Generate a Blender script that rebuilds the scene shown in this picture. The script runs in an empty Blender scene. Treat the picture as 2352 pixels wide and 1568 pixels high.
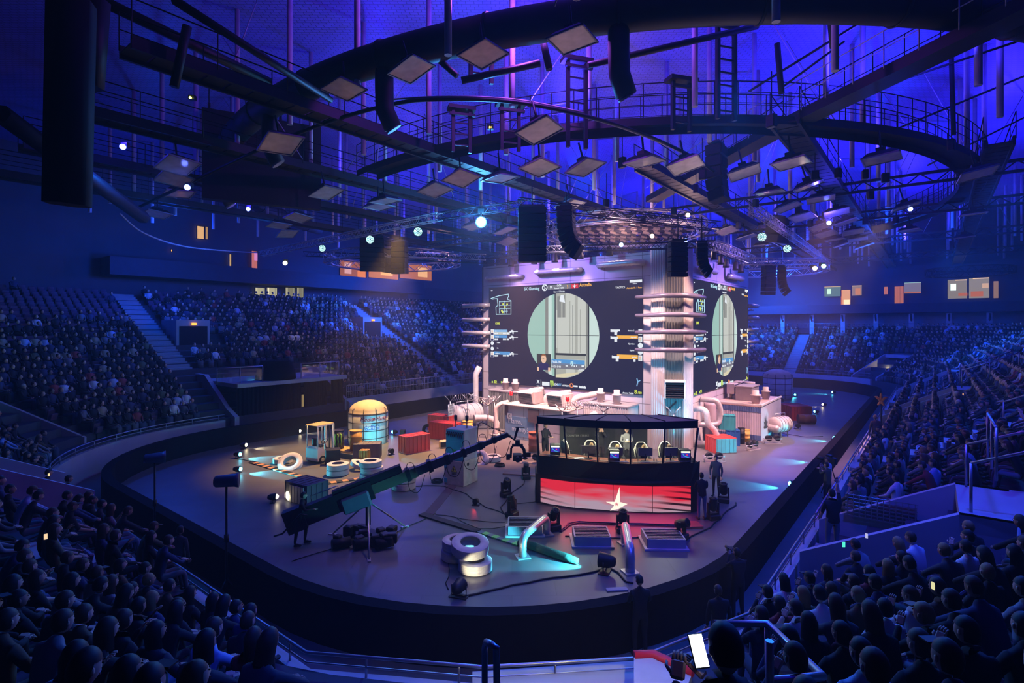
import bpy, bmesh, math, random
import numpy as np
from math import sin, cos, pi, radians, sqrt, atan2, hypot
from mathutils import Vector, Matrix, Euler

random.seed(7)
SC = bpy.context.scene
COL = SC.collection
F, H, CX, HY = 1234.0, 7.2, 1176.0, 750.0      # focal length in px of the 2352 frame, eye height, horizon row
ALPHA = radians(51.78)                          # direction of the rink's long axis
CA, SA = cos(ALPHA), sin(ALPHA)

# ---------------------------------------------------------------- camera
cam = bpy.data.cameras.new('camera'); cam.sensor_width = 36; cam.lens = F/2352*36
cam.shift_y = -34/2352; cam.clip_end = 400; cam.clip_start = .05
co = bpy.data.objects.new('camera', cam); COL.objects.link(co)
co.location = (0, 0, H); co.rotation_euler = (pi/2, 0, 0); SC.camera = co

# ---------------------------------------------------------------- world and exposure
SC.view_settings.view_transform = 'Standard'; SC.view_settings.look = 'None'
SC.view_settings.gamma = 1; SC.view_settings.use_curve_mapping = False
SC.view_settings.exposure = 0.0
wd = bpy.data.worlds.new('world'); SC.world = wd; wd.use_nodes = True
wd.node_tree.nodes['Background'].inputs[0].default_value = (.01, .03, 1, 1)
wd.node_tree.nodes['Background'].inputs[1].default_value = .015
SC.cycles.max_bounces = 4; SC.cycles.diffuse_bounces = 2; SC.cycles.glossy_bounces = 1
SC.cycles.transmission_bounces = 4; SC.cycles.volume_bounces = 0; SC.cycles.transparent_max_bounces = 8
SC.cycles.use_denoising = True; SC.cycles.caustics_reflective = False; SC.cycles.caustics_refractive = False
SC.cycles.sample_clamp_indirect = 3; SC.cycles.volume_step_rate = 4; SC.cycles.use_adaptive_sampling = True; SC.cycles.adaptive_threshold = .1

def W(s, t, z=0): return Vector((CA*s-SA*t, SA*s+CA*t, z))
def ST(p): return (CA*p[0]+SA*p[1], -SA*p[0]+CA*p[1])
def P(u, v, z=0):
    Y = F*(H-z)/(v-HY); return Vector(((u-CX)/F*Y, Y, z))
def PD(u, v, Y): return Vector(((u-CX)/F*Y, Y, H-(v-HY)/F*Y))

# ---------------------------------------------------------------- big lights
def light(kind, loc, col, power, target=None, size=1, spot=60, blend=.5, name='light', sy=None):
    l = bpy.data.lights.new(name, kind); l.color = col; l.energy = power
    if kind == 'AREA':
        l.size = size
        if sy: l.shape = 'RECTANGLE'; l.size_y = sy
    elif kind == 'SPOT': l.spot_size = radians(spot); l.spot_blend = blend; l.shadow_soft_size = size
    else: l.shadow_soft_size = size
    o = bpy.data.objects.new(name, l); COL.objects.link(o); o.location = loc
    if target is not None:
        o.rotation_euler = (Vector(target)-Vector(loc)).to_track_quat('-Z', 'Y').to_euler()
    return o
BLUE = (.035, .02, 1.0); BLUE2 = (.01, .14, 1.0); WARM = (1, .62, .57); CYAN = (.05, .75, 1.0)
# blue uplighters on the ceiling catwalks, shining at the roof
for s, t, e in ((18, 12, 1.0), (23, 1, 1.0), (33, 4, 1.2), (33, -8, 1.0), (50, -4, 1.1), (50, 8, 1.2), (66, 2, .9), (34, 22, 1.0), (20, 26, .35),
                (50, 22, .9), (68, 20, .7), (33, 38, .35), (12, -8, .55), (52, 40, .4)):
    light('SPOT', W(s, t, 15.8), BLUE, 5200*e, W(s, t, 21), size=.3, spot=168, blend=.5, name='ceiling_uplight')
# overhead blue wash on stands and walls
for s, t, z, e, tgt in ((37, 42, 14, 1.3, (37, 52, 5)), (20, 36, 14, .3, (8, 50, 5)), (64, 40, 14, 1.2, (70, 52, 4)), (76, 18, 14, 2.2, (84, 16, 4)),
                        (60, 0, 14, 1.2, (62, -10, 4)), (30, -2, 13, .5, (22, -6, 3)), (8, 22, 13, .4, (0, 20, 1)), (14, 4, 13, .5, (4, 2, 1))):
    light('SPOT', W(s, t, z), BLUE2, 7000*e, W(*tgt), size=.6, spot=115, blend=.9, name='stand_wash')
for s, t, z, e in ((58, 34, 13, 1), (66, 14, 13, 1.2), (52, 3, 12.5, .8), (36, 44, 12.5, .6), (16, 46, 12, .3), (74, 26, 12, .8)):
    light('POINT', W(s, t, z), (.006, .07, 1), 4800*e, size=.5, name='blue_hall_light')
light('SPOT', W(13, -1, 12.5), (.02, .045, 1), 3800, W(17, 3.2, 0), size=.3, spot=62, blend=.8, name='walkway_wash')
light('SPOT', W(22, -2, 12.5), (.02, .045, 1), 4200, W(27, 3.2, 0), size=.3, spot=62, blend=.8, name='walkway_wash')
light('SPOT', W(4, 3, 12.5), (.02, .045, 1), 2200, W(7, 6.4, 0), size=.3, spot=60, blend=.8, name='walkway_wash')
# stage lights on the truss around the tower
for u, Y, e, tgt in ((1180, 33, 1, (30.2, 25, 3)), (1300, 29, 1, (30.2, 20, 2.5)), (1420, 27, 1, (30.2, 14, 2.5))):
    q = Vector(((u-CX)/F*Y, Y, 13.2)); light('SPOT', q, WARM, 13500*e, W(*tgt), size=.4, spot=62, blend=.8, name='tower_wash')
for s, t, s2, t2 in ((22, 22, 30.2, 20), (36, 3, 37, 11.5)): light('SPOT', W(s, t, 14.2), (.42, .22, 1), 9000, W(s2, t2, 9), size=.4, spot=60, blend=.8, name='violet_wash')
light('SPOT', W(38, 2, 13.5), WARM, 12000, W(38, 11.5, 2), size=.4, spot=70, blend=.8, name='tower_wash')
light('SPOT', W(30, 6, 13.3), WARM, 6000, W(31, 12, 4), size=.4, spot=50, blend=.8, name='tower_wash')
light('SPOT', W(21, 25, 13), (1, .55, .14), 21000, W(18.0, 25.2, 0), size=.3, spot=56, blend=.6, name='amber_wash')
light('SPOT', W(27, 20, 13), (1, .40, .22), 24000, W(25.5, 20.5, 0), size=.3, spot=48, blend=.6, name='orange_wash')
light('SPOT', W(30, 4, 13), (1, .45, .42), 13000, W(33, 8, 0), size=.3, spot=60, blend=.7, name='pink_wash')
light('SPOT', W(16, 14, 13), (.78, .58, .48), 1300, W(16, 12, 0), size=.4, spot=80, blend=.8, name='mauve_wash')
light('SPOT', W(12, 20, 13), (.06, .03, 1), 700, W(12, 20, 0), size=.4, spot=90, blend=.8, name='indigo_wash')

# ---------------------------------------------------------------- materials
MATS = {}
def M(name, col, rough=.6, metal=0, var=.25, scale=3.0, bump=0, spec=.4, emit=0, alpha=1):
    if name in MATS: return MATS[name]
    m = bpy.data.materials.new(name); m.use_nodes = True; nt = m.node_tree; b = nt.nodes['Principled BSDF']
    b.inputs['Roughness'].default_value = rough; b.inputs['Metallic'].default_value = metal
    b.inputs['Specular IOR Level'].default_value = spec
    tc = nt.nodes.new('ShaderNodeTexCoord'); nz = nt.nodes.new('ShaderNodeTexNoise'); nz.inputs['Scale'].default_value = scale
    nz.inputs['Detail'].default_value = 4; nt.links.new(tc.outputs['Object'], nz.inputs['Vector'])
    mx = nt.nodes.new('ShaderNodeMix'); mx.data_type = 'RGBA'
    mx.inputs[6].default_value = (*[max(0, c*(1-var)) for c in col], 1); mx.inputs[7].default_value = (*[min(1, c*(1+var*.6)) for c in col], 1)
    nt.links.new(nz.outputs['Fac'], mx.inputs[0]); nt.links.new(mx.outputs[2], b.inputs['Base Color'])
    if bump:
        bp = nt.nodes.new('ShaderNodeBump'); bp.inputs['Strength'].default_value = bump; bp.inputs['Distance'].default_value = .02
        nt.links.new(nz.outputs['Fac'], bp.inputs['Height']); nt.links.new(bp.outputs['Normal'], b.inputs['Normal'])
    if emit:
        nt.links.new(mx.outputs[2], b.inputs['Emission Color']); b.inputs['Emission Strength'].default_value = emit
    MATS[name] = m; return m
def E(name, col, s=1.0):
    if name in MATS: return MATS[name]
    m = bpy.data.materials.new(name); m.use_nodes = True; nt = m.node_tree
    for n in list(nt.nodes): nt.nodes.remove(n)
    o = nt.nodes.new('ShaderNodeOutputMaterial'); e = nt.nodes.new('ShaderNodeEmission')
    e.inputs[0].default_value = (*col, 1); e.inputs[1].default_value = s; nt.links.new(e.outputs[0], o.inputs[0])
    MATS[name] = m; return m
def glass(name, col=(1, 1, 1), f=.12):
    if name in MATS: return MATS[name]
    m = bpy.data.materials.new(name); m.use_nodes = True; nt = m.node_tree
    for n in list(nt.nodes): nt.nodes.remove(n)
    o = nt.nodes.new('ShaderNodeOutputMaterial'); t = nt.nodes.new('ShaderNodeBsdfTransparent'); g = nt.nodes.new('ShaderNodeBsdfGlossy')
    g.inputs['Roughness'].default_value = .03; t.inputs[0].default_value = (*col, 1)
    mx = nt.nodes.new('ShaderNodeMixShader'); mx.inputs[0].default_value = f
    nt.links.new(t.outputs[0], mx.inputs[1]); nt.links.new(g.outputs[0], mx.inputs[2]); nt.links.new(mx.outputs[0], o.inputs[0])
    MATS[name] = m; return m
def panelled(name, col, bw, bh, ox=0, seam=.018, rough=.6, offset=0.0, xz=True, seamcol=.25, var=.2):
    """concrete or sheet panels with dark seams, laid out on local x/z (walls) or x/y (floors)"""
    if name in MATS: return MATS[name]
    m = M(name, col, rough, var=var, scale=.8); nt = m.node_tree; b = nt.nodes['Principled BSDF']
    tc = [n for n in nt.nodes if n.type == 'TEX_COORD'][0]; mx = [n for n in nt.nodes if n.type == 'MIX'][0]
    sp = nt.nodes.new('ShaderNodeSeparateXYZ'); cb = nt.nodes.new('ShaderNodeCombineXYZ'); nt.links.new(tc.outputs['Object'], sp.inputs[0])
    nt.links.new(sp.outputs[0], cb.inputs[0]); nt.links.new(sp.outputs[2 if xz else 1], cb.inputs[1])
    br = nt.nodes.new('ShaderNodeTexBrick'); br.offset = offset; br.inputs['Scale'].default_value = 1; br.inputs['Brick Width'].default_value = bw
    br.inputs['Row Height'].default_value = bh; br.inputs['Mortar Size'].default_value = seam; br.inputs['Mortar Smooth'].default_value = .3
    nt.links.new(cb.outputs[0], br.inputs['Vector']); nt.links.new(mx.outputs[2], br.inputs['Color1'])
    m2 = nt.nodes.new('ShaderNodeMix'); m2.data_type = 'RGBA'; m2.inputs[0].default_value = .12; m2.inputs[7].default_value = (0, 0, 0, 1)
    nt.links.new(mx.outputs[2], m2.inputs[6]); nt.links.new(m2.outputs[2], br.inputs['Color2'])
    br.inputs['Mortar'].default_value = (*[c*seamcol for c in col], 1)
    nt.links.new(br.outputs['Color'], b.inputs['Base Color']); return m

# ---------------------------------------------------------------- mesh builder
class MB:
    def __init__(s): s.v = []; s.f = []; s.m = []; s.sm = []
    def add(s, vs, fs, mi=0, sm=False):
        n = len(s.v); s.v += [tuple(v) for v in vs]; s.f += [tuple(i+n for i in f) for f in fs]; s.m += [mi]*len(fs); s.sm += [sm]*len(fs); return s
    def box(s, c, d, rz=0, mi=0, rot=None, bev=0, taper=1):
        x, y, z = d[0]/2, d[1]/2, d[2]/2
        R = rot.to_matrix() if rot is not None else Matrix.Rotation(rz, 3, 'Z'); c = Vector(c)
        if bev:
            b = min(bev, x*.9, y*.9, z*.9); vs = []
            for zz, k in ((-z, b), (-z+b, 0), (z-b, 0), (z, b)):
                for px, py in ((-x+k, -y+b), (-x+b, -y+k), (x-b, -y+k), (x-k, -y+b), (x-k, y-b), (x-b, y-k), (-x+b, y-k), (-x+k, y-b)):
                    vs.append(c+R@Vector((px, py, zz)))
            fs = [tuple(range(7, -1, -1)), tuple(range(24, 32))]
            for r in range(3):
                for i in range(8): fs.append((r*8+i, r*8+(i+1) % 8, r*8+8+(i+1) % 8, r*8+8+i))
            return s.add(vs, fs, mi)
        vs = [c+R@Vector((i*x*(taper if k > 0 else 1), j*y*(taper if k > 0 else 1), k*z)) for k in (-1, 1) for i, j in ((-1, -1), (1, -1), (1, 1), (-1, 1))]
        return s.add(vs, [(3, 2, 1, 0), (4, 5, 6, 7), (0, 1, 5, 4), (1, 2, 6, 5), (2, 3, 7, 6), (3, 0, 4, 7)], mi)
    def cyl(s, a, b, r, n=10, r2=None, mi=0, caps=True, sm=True):
        a = Vector(a); b = Vector(b); r2 = r if r2 is None else r2; d = (b-a)
        if d.length < 1e-6: return s
        q = d.to_track_quat('Z', 'Y').to_matrix(); vs = []
        for p, rr in ((a, r), (b, r2)):
            for i in range(n):
                t = 2*pi*i/n; vs.append(p+q@Vector((rr*cos(t), rr*sin(t), 0)))
        s.add(vs, [(i, (i+1) % n, n+(i+1) % n, n+i) for i in range(n)], mi, sm)
        if caps: k = len(s.v)-2*n; s.f += [tuple(k+i for i in range(n-1, -1, -1)), tuple(k+n+i for i in range(n))]; s.m += [mi]*2; s.sm += [False]*2
        return s
    def tube(s, pts, r, n=8, mi=0, caps=True, ridge=0):
        pts = [Vector(p) for p in pts]; vs = []; N = len(pts); up = Vector((0, 0, 1))
        for i, p in enumerate(pts):
            d = (pts[min(i+1, N-1)]-pts[max(i-1, 0)]).normalized()
            if i == 0: x = d.cross(up if abs(d.z) < .9 else Vector((1, 0, 0))).normalized()
            else: x = (x-d*x.dot(d)).normalized()
            y = d.cross(x); rr = r[i] if isinstance(r, (list, tuple)) else r
            if ridge and i % 2: rr *= 1-ridge
            for k in range(n):
                t = 2*pi*k/n; vs.append(p+x*(rr*cos(t))+y*(rr*sin(t)))
        fs = [(i*n+k, i*n+(k+1) % n, (i+1)*n+(k+1) % n, (i+1)*n+k) for i in range(N-1) for k in range(n)]
        s.add(vs, fs, mi, True)
        if caps: b = len(s.v)-N*n; s.f += [tuple(b+k for k in range(n-1, -1, -1)), tuple(b+(N-1)*n+k for k in range(n))]; s.m += [mi]*2; s.sm += [False]*2
        return s
    def lathe(s, prof, n=24, c=(0, 0, 0), mi=0, sm=True, R=None, closed=False):
        c = Vector(c); vs = []
        for r, z in prof:
            for i in range(n):
                t = 2*pi*i/n; p = Vector((r*cos(t), r*sin(t), z)); vs.append(c+(R@p if R is not None else p))
        N = len(prof); J = N if closed else N-1
        fs = [(j*n+i, j*n+(i+1) % n, ((j+1) % N)*n+(i+1) % n, ((j+1) % N)*n+i) for j in range(J) for i in range(n)]
        s.add(vs, fs, mi, sm)
        if not closed:
            b = len(s.v)-N*n
            if prof[0][0] > 1e-4: s.f.append(tuple(b+i for i in range(n-1, -1, -1))); s.m.append(mi); s.sm.append(False)
            if prof[-1][0] > 1e-4: s.f.append(tuple(b+(N-1)*n+i for i in range(n))); s.m.append(mi); s.sm.append(False)
        return s
    def prism(s, poly, z0, z1, mi=0, M4=None):
        n = len(poly); vs = [Vector((p[0], p[1], z0)) for p in poly]+[Vector((p[0], p[1], z1)) for p in poly]
        if M4 is not None: vs = [M4@v for v in vs]
        a = sum(poly[i][0]*poly[(i+1) % n][1]-poly[(i+1) % n][0]*poly[i][1] for i in range(n))
        if a < 0: fl = lambda f: tuple(reversed(f))
        else: fl = lambda f: f
        return s.add(vs, [fl(tuple(range(n-1, -1, -1))), fl(tuple(range(n, 2*n)))]+[fl((i, (i+1) % n, n+(i+1) % n, n+i)) for i in range(n)], mi)
    def sphere(s, c, r, n=12, mi=0, sc=(1, 1, 1)):
        return s.lathe([(max(1e-5, r*cos(a)*1.0), r*sin(a)) for a in [(-pi/2+pi*i/(n//2)) for i in range(n//2+1)]], n, (0, 0, 0), mi, True,
                       Matrix.Diagonal(Vector(sc))) if False else s._sph(c, r, n, mi, sc)
    def _sph(s, c, r, n, mi, sc):
        vs = []; h = n//2; c = Vector(c)
        for j in range(1, h):
            a = -pi/2+pi*j/h
            for i in range(n): t = 2*pi*i/n; vs.append(c+Vector((r*sc[0]*cos(a)*cos(t), r*sc[1]*cos(a)*sin(t), r*sc[2]*sin(a))))
        vs += [c+Vector((0, 0, -r*sc[2])), c+Vector((0, 0, r*sc[2]))]; b, tp = (h-1)*n, (h-1)*n+1
        fs = [(j*n+i, j*n+(i+1) % n, (j+1)*n+(i+1) % n, (j+1)*n+i) for j in range(h-2) for i in range(n)]
        fs += [(b, (i+1) % n, i) for i in range(n)]+[(tp, (h-2)*n+i, (h-2)*n+(i+1) % n) for i in range(n)]
        return s.add(vs, fs, mi, True)
    def torus(s, c, R, r, n=28, k=10, mi=0, M3=None, rz=1.0):
        vs = []; c = Vector(c)
        for i in range(n):
            a = 2*pi*i/n
            for j in range(k):
                b = 2*pi*j/k; p = Vector(((R+r*cos(b))*cos(a), (R+r*cos(b))*sin(a), r*rz*sin(b))); vs.append(c+(M3@p if M3 is not None else p))
        return s.add(vs, [(i*k+j, ((i+1) % n)*k+j, ((i+1) % n)*k+(j+1) % k, i*k+(j+1) % k) for i in range(n) for j in range(k)], mi, True)
    def build(s, name, mats, parent=None, loc=None, rz=0, rot=None, link=True):
        me = bpy.data.meshes.new(name); me.from_pydata(s.v, [], s.f)
        for m in (mats if isinstance(mats, (list, tuple)) else [mats]): me.materials.append(m)
        me.polygons.foreach_set('material_index', s.m); me.polygons.foreach_set('use_smooth', s.sm); me.update()
        o = bpy.data.objects.new(name, me)
        if link: COL.objects.link(o)
        if loc is not None: o.location = loc
        if rot is not None: o.rotation_euler = rot
        elif rz: o.rotation_euler.z = rz
        if parent is not None: o.parent = parent
        return o
def tag(o, label=None, cat=None, group=None, kind=None):
    for k, v in (('label', label), ('category', cat), ('group', group), ('kind', kind)):
        if v: o[k] = v
    return o
def thing(name, label, cat, loc=(0, 0, 0), rz=0, group=None, rot=None):
    o = bpy.data.objects.new(name, None); COL.objects.link(o); o.empty_display_size = .2; o.location = loc
    o.rotation_euler = rot if rot is not None else (0, 0, rz)
    return tag(o, label, cat, group)
def dup(root, loc=None, rz=None, label=None, group=None, rot=None):
    def cp(o, par):
        c = o.copy(); COL.objects.link(c)
        if par is not None: c.parent = par
        for ch in list(o.children): cp(ch, c)
        return c
    r = cp(root, None)
    if loc is not None: r.location = loc
    if rot is not None: r.rotation_euler = rot
    elif rz is not None: r.rotation_euler = (0, 0, rz)
    return tag(r, label, None, group)
def struct(o): o['kind'] = 'structure'; return o
def text(body, size, mat, parent, loc, name='lettering', rot=(pi/2, 0, 0), align='LEFT', ext=.004, shear=0, bold=0, sx=1):
    c = bpy.data.curves.new(name, 'FONT'); c.body = body; c.size = size; c.align_x = align; c.extrude = ext; c.shear = shear; c.offset = bold
    o = bpy.data.objects.new(name, c); COL.objects.link(o); bpy.context.view_layer.update()
    me = bpy.data.meshes.new_from_object(o.evaluated_get(bpy.context.evaluated_depsgraph_get()))
    bpy.data.objects.remove(o); bpy.data.curves.remove(c); me.name = name; me.materials.clear(); me.materials.append(mat)
    o = bpy.data.objects.new(name, me); COL.objects.link(o); o.location = loc; o.rotation_euler = rot; o.scale.x = sx
    if parent is not None: o.parent = parent
    return o

BLACK = M('black_paint', (.012, .012, .016), .5, var=.3)
DARKM = M('dark_metal', (.03, .032, .04), .45, .5)
STEEL = M('brushed_steel', (.42, .43, .46), .35, .85)
ALU = M('aluminium', (.55, .54, .56), .35, .7)
WHITEP = M('white_paint', (.7, .68, .66), .55, bump=.1)
CONC = M('painted_concrete', (.42, .43, .46), .8, scale=1.2, bump=.2)
DARKFAB = M('black_fabric', (.008, .008, .012), .95, bump=.3, scale=6, spec=.1)
RUBBER = M('rubber_cable', (.01, .01, .011), .6)
# ================================================================ THE SETTING
CS0, CS1, CT0, CT1 = 15.5, 62.5, 12.9, 24.9      # core rectangle of the bowl in rink coordinates (s along, t across)
SEG = {  # name: ('l', start, end, outward angle) or ('a', centre, angle0, angle1), all going clockwise seen from above
    'A': ('l', (CS0, CT0), (CS0, CT1), pi), 'B': ('a', (CS0, CT1), pi, pi/2), 'C': ('l', (CS0, CT1), (CS1, CT1), pi/2),
    'D': ('a', (CS1, CT1), pi/2, 0), 'E': ('l', (CS1, CT1), (CS1, CT0), 0), 'F': ('a', (CS1, CT0), 0, -pi/2),
    'G': ('l', (CS1, CT0), (CS0, CT0), -pi/2), 'H': ('a', (CS0, CT0), -pi/2, -pi)}
def ring(d, segs, step=None, n=8):
    """points (s, t, outward angle, segment) at distance d from the core rectangle"""
    out = []
    for k in segs:
        g = SEG[k]
        if g[0] == 'l':
            L = hypot(g[2][0]-g[1][0], g[2][1]-g[1][1]); m = max(1, int(L/step)) if step else 1
            for i in range(m if step else m+1):
                f = i/m; out.append((g[1][0]+(g[2][0]-g[1][0])*f+d*cos(g[3]), g[1][1]+(g[2][1]-g[1][1])*f+d*sin(g[3]), g[3], k))
        else:
            m = max(1, int(abs(g[3]-g[2])*d/step)) if step else n
            for i in range(m if step else m+1):
                a = g[2]+(g[3]-g[2])*i/m; out.append((g[1][0]+d*cos(a), g[1][1]+d*sin(a), a, k))
    return out
def band(mb, pa, pb, mi=0):
    """quad strip between two lists of world points"""
    n = len(pa); mb.add(list(pa)+list(pb), [(i, i+1, n+i+1, n+i) for i in range(n-1)], mi)
def zrow(e): return 1.2+.47*e

FLOORM = panelled('grey_stage_floor', (.135, .135, .14), 2.4, 1.2, seam=.012, rough=.42, offset=.5, xz=False, seamcol=.72, var=.3)
mb = MB(); mb.add([W(-25, -25), W(110, -25), W(110, 75), W(-25, 75)], [(0, 1, 2, 3)])
fl = struct(mb.build('floor', FLOORM)); 
ROOFM = panelled('roof_wire_mesh', (.16, .13, .42), .36, .2, seam=.02, rough=.45, offset=.5, xz=False, seamcol=.35, var=.35)
mb = MB(); mb.add([W(-30, -30, 21), W(-30, 80, 21), W(110, 80, 21), W(110, -30, 21)], [(0, 1, 2, 3)])
struct(mb.build('ceiling', ROOFM))

# black draped rink boards
def wall_loop(path, z0, z1, th, name, mat, close=False, lean=0):
    mb = MB(); n = len(path); vs = []
    for i, (s, t, a) in enumerate(path):
        for off, z in ((lean, z0), (0, z1), (th, z1), (th+lean, z0)):
            vs.append(W(s+off*cos(a), t+off*sin(a), z))
    fs = []
    for i in range(n if close else n-1):
        j = (i+1) % n
        for k in range(3): fs.append((i*4+k, j*4+k, j*4+k+1, i*4+k+1))
    if not close: fs += [(3, 2, 1, 0), tuple((n-1)*4+k for k in range(4))]
    mb.add(vs, fs); return mb.build(name, mat)
loop = [(s, t, a) for s, t, a, k in ring(8.5, 'ABCDEFGH', n=14)]
o = wall_loop(loop, 0, 1.12, .35, 'rink_boards', DARKFAB, True); tag(o, 'black draped rink boards curving round the whole stage floor', 'barrier')

# grandstands
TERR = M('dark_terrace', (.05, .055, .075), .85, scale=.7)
def stand(name, segs, nrow, n=14, d0=10.6):
    mb = MB(); base = [W(s, t, 0) for s, t, a, k in ring(d0, segs, n=n)]; prev = base
    for r in range(nrow):
        d = d0+.85*r; z = zrow(.4+.85*r)
        rp = ring(d, segs, n=n); top = [W(s, t, z) for s, t, a, k in rp]; band(mb, prev, top)
        prev = [W(s, t, z) for s, t, a, k in ring(d+.85, segs, n=n)]; band(mb, top, prev)
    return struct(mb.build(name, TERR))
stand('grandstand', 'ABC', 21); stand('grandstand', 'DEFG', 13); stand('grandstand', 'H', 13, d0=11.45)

# white front wall of the stands and its hand rail
near = [(5.1, 20, pi), (5.15, 8.5, pi+.3), (6.7, 5.9, pi*1.25), (8.5, 4.0, pi*1.25), (11.1, 2.95, -pi/2-.2), (18, 2.9, -pi/2)]
FW = M('white_front_wall', (.42, .43, .47), .8, scale=.8, bump=.15)
r1 = [(s, t, a) for s, t, a, k in ring(10.4, 'AB', n=14) if t > 20.5]; left = near[::-1][5:]
pathL = [(62, 2.9, -pi/2), (18, 2.9, -pi/2)][::1]+near[::-1][1:]+r1
o = struct(wall_loop(pathL, 0, 1.28, .22, 'wall_front', FW))
pathC = [(s, t, a) for s, t, a, k in ring(10.4, 'CD', n=14) if s > 24.3]; pathC = [(24.3, 35.3, pi/2)]+pathC
struct(wall_loop(pathC, 0, 1.7, .22, 'wall_back', FW))
pathE = [(s, t, a) for s, t, a, k in ring(10.4, 'EF', n=10) if t > 4.5]
struct(wall_loop(pathE, 0, 1.5, .22, 'wall_right', FW))
def rail(path, zr, name, label, zb, step=1.5, mat=STEEL, r=.028, balusters=0, double=True, group=None):
    root = thing(name, label, 'railing', (0, 0, 0), group=group); p = [W(s, t, 0) for s, t in path]
    mb = MB(); mb.tube([q+Vector((0, 0, zr)) for q in p], r, 8)
    mb.build('handrail', mat, root)
    if double: MB().tube([q+Vector((0, 0, (zr+zb)/2)) for q in p], r*.6, 6).build('middle_rail', mat, root)
    L = 0; cnt = 0; bal = MB()
    for i in range(len(p)-1):
        d = (p[i+1]-p[i]); l = d.length; x = (step-L % step) if i else 0.0
        while x < l:
            q = p[i]+d*(x/l)
            if cnt < 60: MB().cyl(q+Vector((0, 0, zb)), q+Vector((0, 0, zr)), r*.75, 6).build('post', mat, root); cnt += 1
            if balusters:
                for j in range(1, balusters):
                    qq = q+d.normalized()*(step*j/balusters)
                    bal.cyl(qq+Vector((0, 0, zb+.05)), qq+Vector((0, 0, zr)), .011, 4)
            x += step
        L += l
    if balusters: tag(bal.build('balusters', mat, root), kind='stuff')
    return root
rail([(s+.1*cos(a), t+.1*sin(a)) for s, t, a in pathL if not (s > 40)], 1.62, 'front_railing', 'long steel handrail on the wall in front of the nearest seats', 1.28, 1.6)
rail([(62, 2.8), (18.2, 2.8)], 1.62, 'front_railing', 'steel handrail along the right hand stand above the blue walkway', 1.28, 1.8)
rail([(24.5, 35.4), (62, 35.4)], 2.7, 'balustrade', 'pale steel balustrade with thin bars below the far stand', 1.7, 1.6, ALU, .04, 10)
rail([(s, t) for s, t, a in pathE], 2.1, 'front_railing', 'thin steel rail above the wall at the far right end', 1.5, 2.5, STEEL, .03)

# tunnel under the far stand with black curtains, platform and sloping side walls
PLAT = M('pale_platform', (.40, .41, .46), .75, scale=1)
mb = MB()
mb.prism([tuple(W(*p)[:2]) for p in ((16.2, 35.2), (24.4, 35.2), (24.4, 41), (16.2, 41))], 3.25, 3.5)
struct(mb.build('tunnel_roof', PLAT))
for s0 in (15.9, 24.4):
    mb = MB(); pts = [(0, 0), (0, 1.45), (1.2, 1.9), (4.5, 3.9), (6, 3.9), (6, 0)]
    vs = [W(s0+ds, 34.9+q, z) for ds in (0, .28) for q, z in pts]; n = len(pts)
    mb.add(vs, [tuple(range(n)), tuple(range(2*n-1, n-1, -1))]+[(i, n+i, n+(i+1) % n, (i+1) % n) for i in range(n)])
    struct(mb.build('tunnel_side_wall', M('blue_white_wall', (.36, .38, .46), .8)))
def curtain(p0, p1, z0, z1, label, folds=16, amp=.1):
    mb = MB(); n = folds*4; a, b = Vector(p0), Vector(p1); d = (b-a); nr = Vector((-d.y, d.x, 0)).normalized(); lo = []; hi = []
    for i in range(n+1):
        q = a+d*(i/n)+nr*(amp*sin(i*pi/2+.3*sin(i))); lo.append(q+Vector((0, 0, z0))); hi.append(q+Vector((0, 0, z1)))
    band(mb, lo, hi); band(mb, [p+nr*.03 for p in hi], [p+nr*.03 for p in lo])
    mb.sm = [True]*len(mb.f); return tag(mb.build('curtain', DARKFAB), label, 'curtain', None)
curtain(W(16.3, 35.6), W(20.85, 35.6), .02, 3.25, 'black curtain closing the left half of the tunnel mouth')
curtain(W(21.1, 35.6), W(23.0, 35.8), .02, 3.25, 'black curtain closing the right half of the tunnel mouth', 9)
curtain(W(23.4, 35.8), W(24.3, 35.6), .02, 3.25, 'narrow black curtain at the right edge of the tunnel', 4)
# glass balustrades on the platform
GL = glass('clear_glass', (.8, .85, .95), .15)
def glass_rail(pts, label, z0=3.5, h=1.05):
    root = thing('glass_balustrade', label, 'railing', (0, 0, 0)); p = [W(*q) for q in pts]
    MB().tube([q+Vector((0, 0, z0+h)) for q in p], .035, 6).build('handrail', STEEL, root)
    for i in range(len(p)-1):
        a, b = p[i], p[i+1]; m = MB(); d = (b-a); l = d.length
        m.box(((a+b)/2)+Vector((0, 0, z0+h*.5)), (l*.92, .02, h*.75), rz=atan2(d.y, d.x)); m.build('glass_pane', GL, root)
    for q in p: MB().cyl(q+Vector((0, 0, z0)), q+Vector((0, 0, z0+h)), .03, 6).build('post', STEEL, root)
glass_rail([(15.2, 35.8), (16.6, 35.7), (18.1, 35.7)], 'glass balustrade left of the black drape above the tunnel')
glass_rail([(20.9, 35.7), (22.4, 35.7), (24, 35.7), (24.3, 37.2)], 'glass balustrade right of the black drape above the tunnel')
mb = MB(); mb.lathe([(1.35, 3.5), (1.3, 3.9), (1.15, 4.4), (1.0, 4.75), (.9, 4.8)], 18, (0, 0, 0))
o = mb.build('draped_platform', DARKFAB, loc=W(19.5, 36.6, 0.01)); tag(o, 'rounded platform draped in black cloth above the tunnel', 'platform')

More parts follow.
